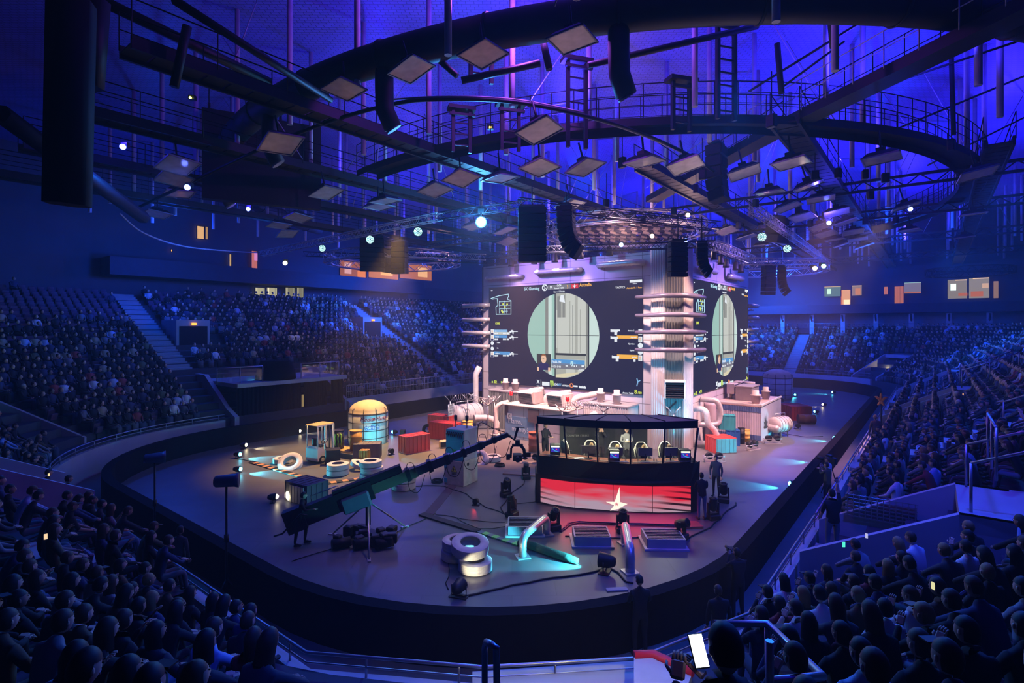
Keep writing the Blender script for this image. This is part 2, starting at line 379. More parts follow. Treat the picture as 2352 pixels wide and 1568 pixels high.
# vomitories: openings in the stands with sloping parapets
def vom(c, a, w, L, label_kind, z0=1.45, grille=False):
    """c: point on the front wall (s,t); a: outward angle; two parapets following the slope, floor ramp and roof slab"""
    o = Vector((cos(a), sin(a))); q = Vector((-o.y, o.x)); th = .18
    for sgn in (-1, 1):
        mb = MB(); pr = [(0, 0), (0, z0+.25), (L, z0+.25+.52*L), (L+1.0, z0+.25+.52*L), (L+1.0, 0)]; vs = []
        for dd in (0, th):
            for x, z in pr:
                p = Vector(c)+o*x+q*(sgn*(w/2+dd)); vs.append(W(p.x, p.y, z))
        n = len(pr); mb.add(vs, [tuple(range(n)), tuple(range(2*n-1, n-1, -1))]+[(i, n+i, n+(i+1) % n, (i+1) % n) for i in range(n)])
        struct(mb.build('aisle_parapet', PLAT))
    mb = MB(); vs = []
    for x, z in ((.1, .02), (L+1, .4)):
        for sg in (-1, 1): p = Vector(c)+o*x+q*(sg*w/2); vs.append(W(p.x, p.y, z))
    mb.add(vs, [(0, 1, 3, 2)]); struct(mb.build('aisle_floor', PLAT))
    mb = MB(); vs = []
    for x, z in ((L, z0+.25+.52*L-.35), (L+6, z0+.25+.52*L-.35), (L+6, z0+.25+.52*L), (L, z0+.25+.52*L)):
        for sg in (-1, 1): p = Vector(c)+o*x+q*(sg*(w/2+th)); vs.append(W(p.x, p.y, z))
    mb.add(vs, [(0, 1, 3, 2), (2, 3, 5, 4), (4, 5, 7, 6), (6, 7, 1, 0), (0, 2, 4, 6), (1, 7, 5, 3)]); struct(mb.build('aisle_roof', PLAT))
    return c, a, w, L
VOMS = [vom((5.0, 21.8), pi, 3.0, 4.5, 0, z0=1.95), vom((7.0, 32.2), pi*.78, 2.6, 4.0, 0), vom((16.15, 2.6), -pi/2, 2.6, 3.0, 0),
        vom((41.5, 2.6), -pi/2, 2.6, 3.6, 0), vom((57.5, 2.6), -pi/2, 2.6, 3.6, 0), vom((70.6, 6.2), -pi*.22, 3.0, 4.5, 0)]
# ventilation grille in the parapet on the right
mb = MB(); root = thing('wall_grille', 'metal grille set in the white parapet of the right hand entrance', 'grille', W(17.42, 1.15, 0))
for i in range(12): mb.box((-.75+i*.136, .05, 2.15+.035*(11-i) if False else 2.3), (.02, .03, .62))
for i in range(7): mb.box((0, .05, 2.02+i*.095), (1.6, .03, .015))
g = mb.build('bars', STEEL, root); root.rotation_euler.z = ALPHA+pi/2
# posts and handrails on the stands at the right
def stair_rail(pts, label, mat=STEEL, r=.03, group=None, zb=1.0):
    root = thing('stair_railing', label, 'railing', (0, 0, 0), group=group); p = [Vector(q) for q in pts]
    MB().tube(p, r, 8).build('handrail', mat, root)
    for q in p: MB().cyl(q-Vector((0, 0, zb)), q, r, 6).build('post', mat, root)
    return root
for a, lab in (((15.0, -.6, 4.3, 15.0, -3.2, 5.4), 'steel rail on the near parapet of the right hand entrance'), ((17.3, -.6, 4.3, 17.3, -3.2, 5.4), 'steel rail on the far parapet of the right hand entrance'),
               ((15.0, -1.0, 5.1, 17.3, -1.0, 5.1), 'steel guard rail across the roof of the right hand entrance')):
    stair_rail([W(*a[:3]), W(*[(a[i]+a[i+3])/2 for i in range(3)]), W(*a[3:])], lab, zb=1.1)
for s in (40.1, 42.9): stair_rail([W(s, -1.2, 4.7), W(s, -2.4, 5.2), W(s, -3.6, 5.8)], 'steel rail at the %s side of the middle entrance on the right stand' % ('near' if s < 41 else 'far'))
stair_rail([W(27, -2, 4.4), W(27, -4, 5.4), W(27, -6, 6.4)], 'lone sloping steel rail between crowd rows on the right stand')

# aisles with stairs
ST_M = M('aisle_concrete', (.30, .33, .38), .8, scale=2)
def stairs(c, a, e0, e1, w=1.3):
    mb = MB(); o = Vector((cos(a), sin(a))); x = e0; R = ALPHA+a
    while x < e1:
        p = Vector(c)+o*x; mb.box(W(p.x, p.y, zrow(x)-.02), (.43, w, .26), rz=R); x += .425
    return struct(mb.build('stairs', ST_M))
stairs((15.2, 35.3), pi/2, 6.4, 18.5, 1.5); stairs((37.3, 35.3), pi/2, .4, 18); stairs((52, 35.3), pi/2, .4, 18)
stairs((26.2, 2.9), -pi/2, .4, 12, 1.2); stairs((50, 2.9), -pi/2, .4, 12, 1.2); stairs((5.1, 14.9), pi, .4, 12, 1.2)
stairs((72.9, 14.2), 0, .4, 10.5, 1.4)
AISLES = [((15.2, 35.3), pi/2, 1.7), ((37.3, 35.3), pi/2, 1.5), ((52, 35.3), pi/2, 1.5), ((26.2, 2.9), -pi/2, 1.4), ((50, 2.9), -pi/2, 1.4), ((5.1, 14.9), pi, 1.4), ((72.9, 14.2), 0, 1.6), ((14.1, 2.9), -pi/2, 1.2), ((5.1, 19.4), pi, 1.3)]
# entrance block with lit exit sign on the far stand (upper left and centre)
for (s, e, lab) in ((17.5, 9.5, 0), (35.2, 10.5, 1)):
    z = zrow(e); th_ = 36.3+e
    mb = MB(); mb.box(W(s, th_+1, z+.9), (2.4, 3.0, 2.3), rz=ALPHA); struct(mb.build('stair_house', PLAT))
    MB().box((0, 0, 0), (2.0, .05, 1.75)).build('dark_doorway', M('doorway_shade', (.01, .01, .02), .9), None, W(s, th_-.53, z+.7), ALPHA)['kind'] = 'structure'  # flat near-black sheet stands for the shade inside the doorway
    tag(MB().box((0, 0, 0), (.34, .06, .16)).build('exit_sign', E('orange_sign', (1, .35, .05), 2.5), None, W(s, th_-.6, z+1.75), ALPHA), 'small orange lit sign over a doorway %s' % ('at the upper left stairs' if not lab else 'in the middle of the far stand'), 'sign')

# outer walls of the hall
WALLD = M('dark_blue_wall', (.07, .08, .12), .85, scale=.5)
mb = MB(); rg = ring(30, 'ABC', n=12); band(mb, [W(s, t, 6) for s, t, a, k in rg], [W(s, t, 21) for s, t, a, k in rg]); struct(mb.build('wall_far', WALLD))
mb = MB(); mb.add([W(85, -25, 0), W(85, 75, 0), W(85, 75, 21), W(85, -25, 21)], [(0, 1, 2, 3)]); struct(mb.build('wall_end', WALLD))
mb = MB(); mb.add([W(-5, -14, 0), W(90, -14, 0), W(90, -14, 21), W(-5, -14, 21)], [(3, 2, 1, 0)]); struct(mb.build('wall_side', WALLD))
mb = MB(); mb.box(W(66, 54.5, 11.6), (40, 2.4, 1.6), rz=ALPHA); struct(mb.build('balcony_front', M('balcony_dark', (.05, .055, .09), .8)))
mb = MB(); mb.box(W(31, 53.6, 12.2), (34, 2.4, 1.5), rz=ALPHA); struct(mb.build('balcony_front', MATS['balcony_dark']))
mb = MB(); mb.box(W(83.2, 12, 9.5), (3.6, 60, 1.15), rz=ALPHA); struct(mb.build('balcony_front', MATS['balcony_dark']))
# concourse at the far end: pale wall, columns with brackets
mb = MB(); mb.box(W(84.6, 6, 7.6), (.2, 36, 2.6), rz=ALPHA); struct(mb.build('wall_concourse', M('concourse_wall', (.22, .30, .36), .8)))
for i in range(8):
    t = -8.5+i*3.6; root = thing('column', 'white concourse column with bracket above the far right crowd', 'column', W(82.3, t, 6.2), ALPHA, group='concourse columns at the far end')
    MB().box((0, 0, 1.3), (.35, .5, 2.6)).build('shaft', M('column_white', (.5, .55, .6), .7), root)
    MB().tube([(0, 0, 1.6), (-.9, 0, 2.5)], .1, 4).build('bracket', DARKM, root)
rail([(81.6, -9), (81.6, 22)], 7.6, 'concourse_railing', 'thin railing between the white columns of the far concourse', 6.6, 2.5, STEEL, .02)
# lit windows of the suites
def lit_window(n, p, w, h, rz, col, s, extra=None, dim=1):
    fr = MB(); t = .06
    for c, d in (((0, 0, h/2), (w, .1, t)), ((0, 0, -h/2), (w, .1, t)), ((-w/2, 0, 0), (t, .1, h)), ((w/2, 0, 0), (t, .1, h))): fr.box(c, d)
    o = struct(fr.build('window_%d' % n, DARKM, None, p, rz))
    m = MB(); m.box((0, .05, 0), (w, .02, h)); m.build('lit_room', E('room_%d' % n, col, s), o)
    if extra:
        for (x, z, ww, hh, c2, s2) in extra:
            m = MB(); m.box((x*w, -.01, z*h), (ww*w, .02, hh*h)); m.build('furnishing', E('furn_%.2f_%.2f_%.2f_%.1f' % (*c2, s2), c2, s2), o)
    return o
RE = ALPHA-pi/2
def on_s(u, v, s):   # point on the plane s = const
    k = (u-CX)/F; Y = s/(CA*k+SA); return Vector((k*Y, Y, H-(v-HY)/F*Y))
def on_t(u, v, t):
    k = (u-CX)/F; Y = t/(-SA*k+CA); return Vector((k*Y, Y, H-(v-HY)/F*Y))
def win_s(n, u0, u1, v0, v1, s, col, e, extra=None):
    a, b = on_s(u0, (v0+v1)/2, s), on_s(u1, (v0+v1)/2, s); c = (a+b)/2; h = (v1-v0)/F*c.y
    lit_window(n, c, (a.xy-b.xy).length, h, RE, col, e, extra)
def win_t(n, u0, u1, v0, v1, t, col, e, extra=None):
    a, b = on_t(u0, (v0+v1)/2, t), on_t(u1, (v0+v1)/2, t); c = (a+b)/2; h = (v1-v0)/F*c.y
    lit_window(n, c, (a.xy-b.xy).length, h, ALPHA, col, e, extra)
warm, org, grn, teal, dk = (1, .62, .38), (1, .28, .08), (.05, .5, .2), (.55, 1, .85), (.02, .02, .04)
win_s(1, 1893, 1932, 657, 681, 84.5, (.10, .20, .22), 1, [(-.22, 0, .22, .5, (.6, .9, .7), 1.2), (0, .45, 1, .06, (.9, .6, .3), .8)])
win_s(2, 1931, 1954, 665, 702, 84.5, (.9, .42, .20), .9, [(-.42, 0, .16, 1, org, .6), (.1, -.3, .6, .34, (1, .72, .42), 1.4)])
win_s(3, 1956, 1980, 655, 679, 84.5, (.30, .20, .18), 1, [(.1, -.1, .5, .6, (.8, .3, .12), .8), (0, .45, 1, .06, warm, 1)])
win_s(4, 2030, 2040, 658, 676, 84.5, (.7, .22, .12), .7)
win_s(5, 2054, 2076, 657, 697, 84.5, (.55, .17, .09), .9, [(.1, 0, .06, 1, (.25, .08, .05), 1), (-.2, 0, .05, 1, (.3, .1, .05), 1)])
win_s(6, 2076, 2116, 648, 674, 84.5, (.22, .19, .26), .9, [(0, .46, 1, .05, teal, .7), (0, -.4, 1, .1, org, .5)])
win_s(7, 2176, 2222, 641, 686, 84.5, (.26, .22, .16), 1, [(-.2, .1, .28, .34, (.75, 1, .85), 1.6), (.3, -.28, .5, .16, org, .5), (.2, .45, .6, .04, warm, 1.2)])
win_s(8, 2225, 2273, 637, 685, 84.5, (.28, .24, .19), 1, [(.3, .1, .3, .22, warm, .7), (-.1, -.28, .6, .25, org, .5), (.1, .46, .8, .04, warm, 1.2)])
win_s(9, 2281, 2294, 645, 685, 84.5, (.35, .2, .12), .8)
for i, (a, b) in enumerate(((585, 609), (612, 637), (654, 679), (681, 698))): win_t(10+i, a, b, 660, 684, 54.6, (.62, .56, .34), .75 if i < 2 else .35, [(-.3, 0, .08, 1, (1, .9, .6), 1), (.3, 0, .06, 1, (.3, .3, .2), 1)])
win_t(14, 452, 469, 519, 549, 54.6, (.9, .5, .2), .9); win_t(15, 471, 478, 520, 550, 54.6, (.9, .5, .2), .5)
win_t(16, 526, 532, 583, 633, 54.6, (1, .62, .25), .6)
win_t(17, 392, 396, 572, 578, 54.6, (1, .5, .1), 1.5)
# the orange lit bar on the far balcony
win_t(18, 780, 842, 600, 642, 54.8, (.75, .22, .12), .5, [(-.2, .1, .25, .6, (1, .5, .5), .8), (.3, -.2, .3, .4, org, .9)])
win_t(19, 846, 915, 600, 640, 54.8, (.9, .28, .10), .7, [(.1, -.05, .4, .5, (1, .45, .15), 1.2)])
win_t(20, 918, 992, 606, 642, 54.8, (.85, .25, .08), .6, [(.2, 0, .3, .6, (1, .5, .2), 1)])
win_t(21, 577, 592, 576, 620, 54.6, (.9, .25, .22), .6, [(.2, .2, .5, .4, (.9, .3, .7), .8)])
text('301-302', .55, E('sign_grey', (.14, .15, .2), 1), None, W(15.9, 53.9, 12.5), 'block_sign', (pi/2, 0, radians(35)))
tag(bpy.data.objects['block_sign'], 'pale block numbers 301-302 high on the dark upper left wall', 'sign')
win_t(22, 691, 700, 905, 978, 36.1, (.55, .38, .16), .5, [(0, -.35, .7, .2, (1, .9, .7), 1.2)])  # no window: glowing panel added for the lit gap between the curtains
# banners on the front wall, far left
for i, (u0, u1, v0, v1, lb) in enumerate(((148, 206, 1053, 1090, 'white banner on the front wall at the far left, nearer of two'), (232, 306, 1026, 1056, 'white banner with a thin line, farther of two on the far left front wall'))):
    a, b = P(u0, v1, .25), P(u1, v1-30, .25); d = (b-a); d.z = 0
    root = thing('banner', lb, 'banner', (a+b)/2+Vector((0, 0, .38)), atan2(d.y, d.x))
    MB().box((0, 0, 0), (d.length*.9, .03, .62)).build('cloth', M('banner_cloth', (.42, .40, .46), .9), root)
    m = MB()
    if i: m.box((0, -.02, -.02), (d.length*.75, .01, .05))
    else:
        for j in range(9): m.box((-.8+j*.2, -.02, .0+.06*sin(j*2)), (.03, .01, .4), rot=Euler((0, .4, 0)))
    m.build('print', M('banner_print', (.05, .05, .1), .9), root)
# far tables and crew area under the far stand
# ================================================================ SCREEN TOWER
RL, RR = ALPHA-pi/2, ALPHA                       # rotations of the left and right faces
TOWER = thing('screen_tower', 'tall square set tower clad in grey panels in the middle of the stage', 'set tower', W(30.3, 11.5, 0))
TH = 11.68
PANEL = panelled('grey_cladding', (.56, .52, .54), 2.55, 1.28, seam=.02, rough=.55)
def tloc(s, t, z=0): return W(s, t, z)-TOWER.location
def twall(s0, t0, L, rz, nm='cladding_wall', z0=0, h=TH, th=.3, mat=PANEL):
    return MB().box((L/2, th/2, z0+h/2), (L, th, h)).build(nm, mat, TOWER, tloc(s0, t0), rz)
twall(30.3, 26.6, 13.5, RL); twall(31.7, 11.5, 12.9, RR); twall(30.5, 26.6, 14.2, RR); twall(44.6, 26.6, 15, RL)
MB().box((0, 0, 0), (14.0, 14.8, .2)).build('roof_panel', PANEL, TOWER, tloc(37.5, 19.1, TH-.12), RR)
# corrugated corner column in three facets
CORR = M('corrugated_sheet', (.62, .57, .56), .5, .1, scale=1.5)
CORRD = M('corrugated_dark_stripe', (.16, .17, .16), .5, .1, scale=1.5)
def corrug(path, z0, z1, name, mat, parent, pitch=.14, amp=.035, loc=None, mats=None, seg_mi=None):
    mb = MB(); origin = Vector(loc) if loc is not None else Vector((0, 0, 0))
    for i in range(len(path)-1):
        a, b = Vector(path[i]), Vector(path[i+1]); L = (b-a).length; n = max(2, int(L/pitch)); nr = Vector((b-a)[:]); nr = Vector((nr.y, -nr.x)).normalized(); lo = []; hi = []
        for j in range(n*4+1):
            f = j/(n*4); k = (j % 4); off = amp if k in (1, 2) else 0
            p = a+(b-a)*f+nr*off; lo.append(Vector((p.x, p.y, z0))); hi.append(Vector((p.x, p.y, z1)))
        band(mb, lo, hi, seg_mi[i] if seg_mi else 0)
    return mb.build(name, mats or mat, parent, origin)
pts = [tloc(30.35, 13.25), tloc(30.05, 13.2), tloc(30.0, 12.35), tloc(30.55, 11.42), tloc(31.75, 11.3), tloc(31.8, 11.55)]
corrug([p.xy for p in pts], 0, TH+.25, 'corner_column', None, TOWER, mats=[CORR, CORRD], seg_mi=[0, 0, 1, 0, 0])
MB().prism([tuple(tloc(*q).xy) for q in ((30.1, 13.1), (30.1, 12.45), (30.65, 11.6), (31.6, 11.5), (31.7, 13.1))], TH, TH+.24).build('column_cap', DARKM, TOWER)
# vent hood on the column
RC = atan2((tloc(30.55, 11.42)-tloc(30.0, 12.35)).y, (tloc(30.55, 11.42)-tloc(30.0, 12.35)).x)
vh = MB().box((0, 0, .62), (1.15, .5, .12)).box((-.55, 0, .1), (.06, .4, .95)).box((.55, 0, .1), (.06, .4, .95)).build('vent_hood', WHITEP, TOWER, tloc(30.12, 11.8, 3.45), RC)
m = MB()
for i in range(7): m.box((0, -.05, -.3+i*.13), (1.05, .2, .03), rot=Euler((.6, 0, 0)))
m.box((0, .08, .1), (1.05, .03, .9)); m.build('louvre', DARKM, vh)
# horizontal wrap-round pipes at the near corner and at the two far edges
PIPE = M('silver_duct', (.62, .60, .60), .38, .35, scale=8, bump=.3)
for i, (v, d) in enumerate(((681, 0), (724, 0), (763, 0), (804, 0))):
    z = H-(v-HY)/F*31.3
    p = [tloc(30.25, 14.1, z), tloc(29.75, 14.0, z), tloc(29.5, 13.2, z), tloc(29.45, 12.2, z+.04), tloc(30.1, 11.1, z+.03), tloc(31.2, 10.8, z), tloc(32.4, 10.85, z), tloc(32.7, 11.1, z), tloc(32.7, 11.5, z)]
    r = [.09, .11, .12, .15, .16, .15, .12, .11, .09]
    q = []; rr = []
    for j in range(len(p)-1):
        for k in range(5): q.append(p[j].lerp(p[j+1], k/5)); rr.append(r[j]+(r[j+1]-r[j])*k/5)
    q.append(p[-1]); rr.append(r[-1]); MB().tube(q, rr, 10, ridge=.05).build('corner_pipe', M('dark_ribbed_pipe', (.17, .15, .21), .4, .3), TOWER)
    z = (H-((702, 734, 764, 794)[i]-HY)/F*41.0)
    MB().tube([tloc(30.2, 25.9, z), tloc(29.9, 26.1, z), tloc(29.9, 28.3, z), tloc(30.2, 28.5, z), tloc(31.3, 28.5, z)], .15, 8).build('corner_pipe', PIPE, TOWER)
    MB().tube([tloc(30.2, 26.3, z-.35), tloc(29.95, 26.5, z-.35), tloc(29.95, 26.65, z-.35), tloc(31, 26.65, z-.35)], .05, 6).build('corner_pipe', PIPE, TOWER)
    z = (H-((702, 729, 757, 784)[i]-HY)/F*42.2)
    MB().tube([tloc(44, 11.4, z), tloc(44.6, 11.15, z), tloc(46.2, 11.2, z), tloc(46.3, 12, z)], .13, 8).build('corner_pipe', PIPE, TOWER)
    MB().tube([tloc(44.4, 11.3, z-.32), tloc(45.2, 11.3, z-.32), tloc(46.0, 12, z-.32)], .07, 8).build('corner_pipe', PIPE, TOWER)
# ribbed duct pieces above the screens
for (s, t0, t1, z, big) in ((30.0, 25.9, 22.9, 10.75, .13), (30.0, 21.4, 18.2, 10.9, .17), (30.0, 16.6, 13.9, 11.05, .2)):
    q = [tloc(30.2, t0+.1, z), tloc(29.85, t0, z)]+[tloc(29.75, t0+(t1-t0)*k/18, z) for k in range(1, 18)]+[tloc(29.85, t1, z), tloc(30.2, t1-.1, z)]
    MB().tube(q, big, 10, ridge=.14).build('ribbed_duct', PIPE, TOWER)
for (s0, s1, z) in ((33.0, 35.5, 10.75), (38.5, 41.5, 10.7)):
    q = [tloc(s0, 11.3, z)]+[tloc(s0+(s1-s0)*k/18, 11.1, z) for k in range(19)]+[tloc(s1, 11.3, z)]
    MB().tube(q, .2, 10, ridge=.14).build('ribbed_duct', PIPE, TOWER)
# tall pipe at the far left edge
MB().tube([tloc(30.1, 27.1, 1.2), tloc(30.0, 27.1, 1.5)]+[tloc(30.0, 27.1, 1.6+.25*k) for k in range(9)]+[tloc(30.2, 26.9, 4.2)], .22, 12).build('stand_pipe', WHITEP, TOWER)
for v, u in ((828, 1107), (842, 1720)):
    pass

# ---- LED screens
SW, SHH, SZ = 12.15, 7.0, 3.08
SCRBG = E('led_background', (.024, .025, .062), 1)
def scr_xy(u, v):     # pixel on the left screen plane -> local screen coordinates
    q = on_s(u, v, 30.2)-W(30.2, 25.95, SZ); return q.x*SA-q.y*CA, q.z
def Z1(x, y): return scr_xy(1100+x/4.355, 600+y/4.355)
C_ = dict(w=(.85, .9, .95), cy=(.5, .8, .9), bl=(.10, .33, .68), or_=(.95, .48, .08), gr=(.6, .85, .15), gy=(.2, .2, .24), rd=(.7, .04, .06), mint=(.36, .58, .50), pale=(.62, .78, .72),
          st=(.42, .43, .38), st2=(.26, .27, .25), dk=(.05, .055, .06), sand=(.75, .68, .45), glo=(.60, .62, .56), skin=(.85, .55, .38), navy=(.03, .03, .12), lime=(.75, .85, .1), lb=(.25, .5, .8))
def EM(k, s=1): return E('led_'+k, C_[k], s)
def make_screen(loc, rz, label):
    root = thing('led_screen', label, 'screen', loc, rz)
    MB().box((SW/2, .1, SHH/2), (SW, .2, SHH), bev=0).build('display_panel', SCRBG, root)
    def quad(x0, y0, x1, y1, k, nm, d=.012):
        a, b = Z1(x0, y1), Z1(x1, y0)
        return MB().box(((a[0]+b[0])/2, -d/2-.002, (a[1]+b[1])/2), (abs(b[0]-a[0]), d, abs(b[1]-a[1]))).build(nm, EM(k), root)
    # round scope view, cut into vertical strips
    cx, cz = Z1(828, 715)[0], 3.55; Rr = 2.83
    strips = [(-1, -.47, 'mint'), (-.47, -.38, 'st2'), (-.38, -.28, 'pale'), (-.28, -.2, 'mint'), (-.2, -.165, 'dk'), (-.165, .12, 'st'), (.12, .36, 'glo'), (.36, .44, 'st'), (.44, .66, 'glo'), (.66, .71, 'st2'), (.71, .745, 'dk'), (.745, 1, 'pale')]
    sc = []
    for a, b, k in strips:
        m = MB(); n_ = 24 if b-a > .25 else 6; xs = [a+(b-a)*(.5-.5*cos(pi*i/n_)) for i in range(n_+1)]; up = [(cx+x*Rr, cz+Rr*sqrt(max(0, 1-x*x))) for x in xs]; lo = [(cx+x*Rr, cz-Rr*sqrt(max(0, 1-x*x))) for x in reversed(xs)]
        m.add([(x, -.006, z) for x, z in up+lo], [tuple(reversed(range(len(up+lo))))]); sc.append(k); m.build('scope_view', EM(k), root)
    def q2(a, b, c, d, k, nm='scope_detail', dd=.02):   # fractions of the radius
        return MB().box((cx+(a+b)/2*Rr, -dd/2-.004, cz+(c+d)/2*Rr), ((b-a)*Rr, dd, (d-c)*Rr)).build(nm, EM(k), root)
    q2(-.12, -.02, .42, .92, 'st2'); q2(.03, .09, .42, .95, 'st2'); q2(-.11, .18, -.42, .42, 'glo', dd=.022); q2(-.165, .66, -.47, -.42, 'dk'); q2(-.16, .64, -.56, -.47, 'st'); q2(-.16, .64, -.70, -.56, 'sand'); q2(-.17, .64, -.735, -.70, 'dk')
    q2(.3, .32, -.42, .7, 'st2'); q2(.22, .24, -.42, .8, 'st'); q2(-.99, .99, -.008, .003, 'dk', dd=.03); q2(-.15, -.12, -.3, .6, 'glo'); q2(.5, .52, -.4, .6, 'st')
    m = MB(); m.add([(cx+x*Rr, -.03, cz+z*Rr) for x, z in ((-.16, -1.0), (.1, -.99), (.45, -.88), (.5, -.84), (-.16, -.93))], [(0, 1, 2, 3, 4)]); m.build('scope_detail', EM('sand'), root)
    m = MB(); m.add([(cx+x*Rr, -.028, cz+z*Rr) for x, z in ((-.02, .95), (.06, .95), (.1, .76), (-.06, .8))], [(0, 1, 2, 3)]); m.build('scope_detail', EM('w'), root)
    def tx(s, x, y, size, k, al='LEFT', sx=1.0, bold=None):
        bold = size*.02 if bold is None else bold
        p = Z1(x, y); return text(s, size, EM(k), root, (p[0], -.02, p[1]), 'screen_text', align=al, sx=sx, bold=bold)
    def logo(x0, y0, x1, y1, k): return quad(x0, y0, x1, y1, k, 'team_badge', .016)
    tx('SK Gaming', 608, 283, .3, 'cy', 'RIGHT'); quad(690, 226, 918, 285, 'gy', 'score_panel')
    m = MB(); a = Z1(660, 262); m.torus((a[0], -.02, a[1]), .2, .035, 16, 5, M3=Matrix.Rotation(pi/2, 3, 'X')); m.tube([(a[0]+.12, -.03, a[1]+.16), (a[0]-.1, -.03, a[1]+.08), (a[0]+.1, -.03, a[1]-.04), (a[0]-.12, -.03, a[1]-.14)], .035, 5); m.build('team_badge', EM('w'), root)
    logo(922, 222, 994, 272, 'rd'); a = Z1(958, 247)
    m = MB(); m.add([(a[0]+x, -.03, a[1]+z) for x, z in ((-.2, .03), (-.03, .04), (.03, .2), (.05, .04), (.2, .02), (.06, -.04), (.02, -.18), (-.04, -.05))], [tuple(range(8))]); m.build('team_badge', EM('w'), root)
    tx('9', 712, 276, .3, 'w'); tx('3', 878, 270, .3, 'or_'); tx('0:04', 804, 250, .2, 'w', 'CENTER'); tx('Round 13/30', 804, 274, .15, 'w', 'CENTER'); tx('Best of 3 Series', 804, 308, .14, 'w', 'CENTER')
    tx('Astralis', 1006, 252, .3, 'or_'); quad(1508, 180, 1632, 214, 'w', 'caption_bar'); tx('Inferno', 1540, 228, .1, 'w')
    tx('TACTICS', 1368, 272, .16, 'w'); tx('Astralis 0 : 1 Faze', 1632, 268, .14, 'or_', 'RIGHT'); tx('Live', 122, 296, .1, 'w')
    # mini map
    mm = [((122, 372), (200, 345), (298, 328), (298, 350), (285, 380), (322, 392), (322, 528), (175, 530), (172, 455), (192, 440), (185, 372), (140, 378))]
    m = MB(); pl = [Z1(*q) for q in mm[0]]; pl.append(pl[0])
    m.tube([(p[0], -.02, p[1]) for p in pl], .03, 5)
    for (x0, y0, x1, y1) in ((205, 395, 205, 520), (205, 405, 315, 400), (255, 392, 255, 520), (210, 440, 315, 438), (212, 475, 315, 472), (225, 500, 290, 498), (280, 405, 280, 520)):
        a, b = Z1(x0, y0), Z1(x1, y1); m.tube([(a[0], -.02, a[1]), (b[0], -.02, b[1])], .018, 4)
    m.build('mini_map', EM('cy'), root)
    m = MB()
    for x, y in ((245, 428), (232, 495), (262, 455), (285, 430), (240, 510)): a = Z1(x, y); m.box((a[0], -.03, a[1]), (.14, .02, .12))
    m.build('map_marks', EM('lime'), root); m = MB()
    for x, y, w in ((288, 415, .3), (292, 458, .3), (222, 458, .3)): a = Z1(x, y); m.box((a[0], -.03, a[1]), (w, .02, .14))
    m.build('map_rooms', EM('dk'), root)
    tx('$300', 165, 632, .22, 'lime')
    def gun(x, y, k='w', flip=1, L=.8):
        a = Z1(x, y); m = MB(); f = flip
        m.box((a[0]+f*L*.5, -.02, a[1]), (L, .02, .045)); m.box((a[0]+f*L*.28, -.02, a[1]+.0), (L*.45, .02, .11)); m.box((a[0]+f*L*.06, -.02, a[1]-.05), (L*.14, .02, .12)); m.box((a[0]+f*L*.42, -.02, a[1]-.1), (.08, .02, .16)); m.box((a[0]+f*L*.3, -.02, a[1]+.09), (.2, .02, .05))
        return m.build('weapon_icon', EM(k), root)
    for y, nm, wd_ in ((683, 'fer', 284), (740, 'TACO', 284), (905, 'coldzera', 312)):
        quad(152, y, wd_, y+24, 'bl' if y != 683 else 'lb', 'player_bar', .016); quad(120, y-2, 150, y+50, 'w', 'player_portrait', .016); a = Z1(135, y+18)
        MB().box((a[0], -.03, a[1]), (.12, .03, .16)).build('player_portrait', EM('skin'), root); quad(124, y+32, 147, y+49, 'navy', 'player_portrait', .03)
        tx(nm, 165, y+20, .13, 'w'); gun(310, y+19, 'w', 1, .72)
        m = MB()
        for j, w in ((158, .2), (182, .1), (242, .05), (256, .06), (270, .05), (284, .16)): a = Z1(j, y+38); m.box((a[0]+w/2, -.02, a[1]), (w, .02, .12))
        m.build('equipment_icons', EM('w'), root)
    quad(152, 707, 310, 732, 'glo', 'player_bar', .012)
    for y, nm in ((818, 'FalleN'), (872, 'fnx')):
        a = Z1(135, y); MB().lathe([(.001, -.01), (.14, -.01), (.14, .01), (.001, .01)], 14, (a[0], -.02, a[1]), R=Matrix.Rotation(pi/2, 3, 'X')).build('skull_icon', EM('w'), root); tx(nm, 182, y, .12, 'w')
    quad(1382, 742, 1590, 772, 'or_', 'player_bar', .016); quad(1382, 937, 1590, 972, 'or_', 'player_bar', .016)
    for y in (680, 752, 940): quad(1596, y, 1634, y+55, 'w', 'player_portrait', .016); quad(1604, y+12, 1626, y+30, 'skin', 'player_portrait', .03); quad(1604, y+32, 1628, y+50, 'glo', 'player_portrait', .03)
    for y in (842, 908): a = Z1(1616, y); MB().lathe([(.001, -.01), (.16, -.01), (.16, .01), (.001, .01)], 14, (a[0], -.02, a[1]), R=Matrix.Rotation(pi/2, 3, 'X')).build('skull_icon', EM('w'), root)
    for y in (694, 763, 957):
        a = Z1(1318+(y > 900)*14, y); m = MB(); m.box((a[0]+.25, -.02, a[1]), (.5, .02, .15)); m.box((a[0]+.36, -.02, a[1]-.16), (.18, .02, .2)); m.box((a[0]+.03, -.02, a[1]+.08), (.06, .02, .05)); m.build('weapon_icon', EM('w'), root)
    tx('device 2', 1556, 700, .13, 'w', 'RIGHT'); quad(1382, 682, 1412, 700, 'w', 'armour_icon', .016); tx('dupreeh', 1580, 766, .12, 'w', 'RIGHT'); tx('Kjaerbye', 1558, 832, .12, 'w', 'RIGHT'); tx('Xyp9x', 1556, 898, .12, 'w', 'RIGHT'); tx('gla1ve', 1580, 965, .12, 'w', 'RIGHT'); quad(1548, 980, 1566, 1004, 'w', 'armour_icon', .016)
    # web-cam picture of the player
    quad(582, 928, 722, 1080, 'dk', 'player_camera', .04); a = Z1(652, 975)
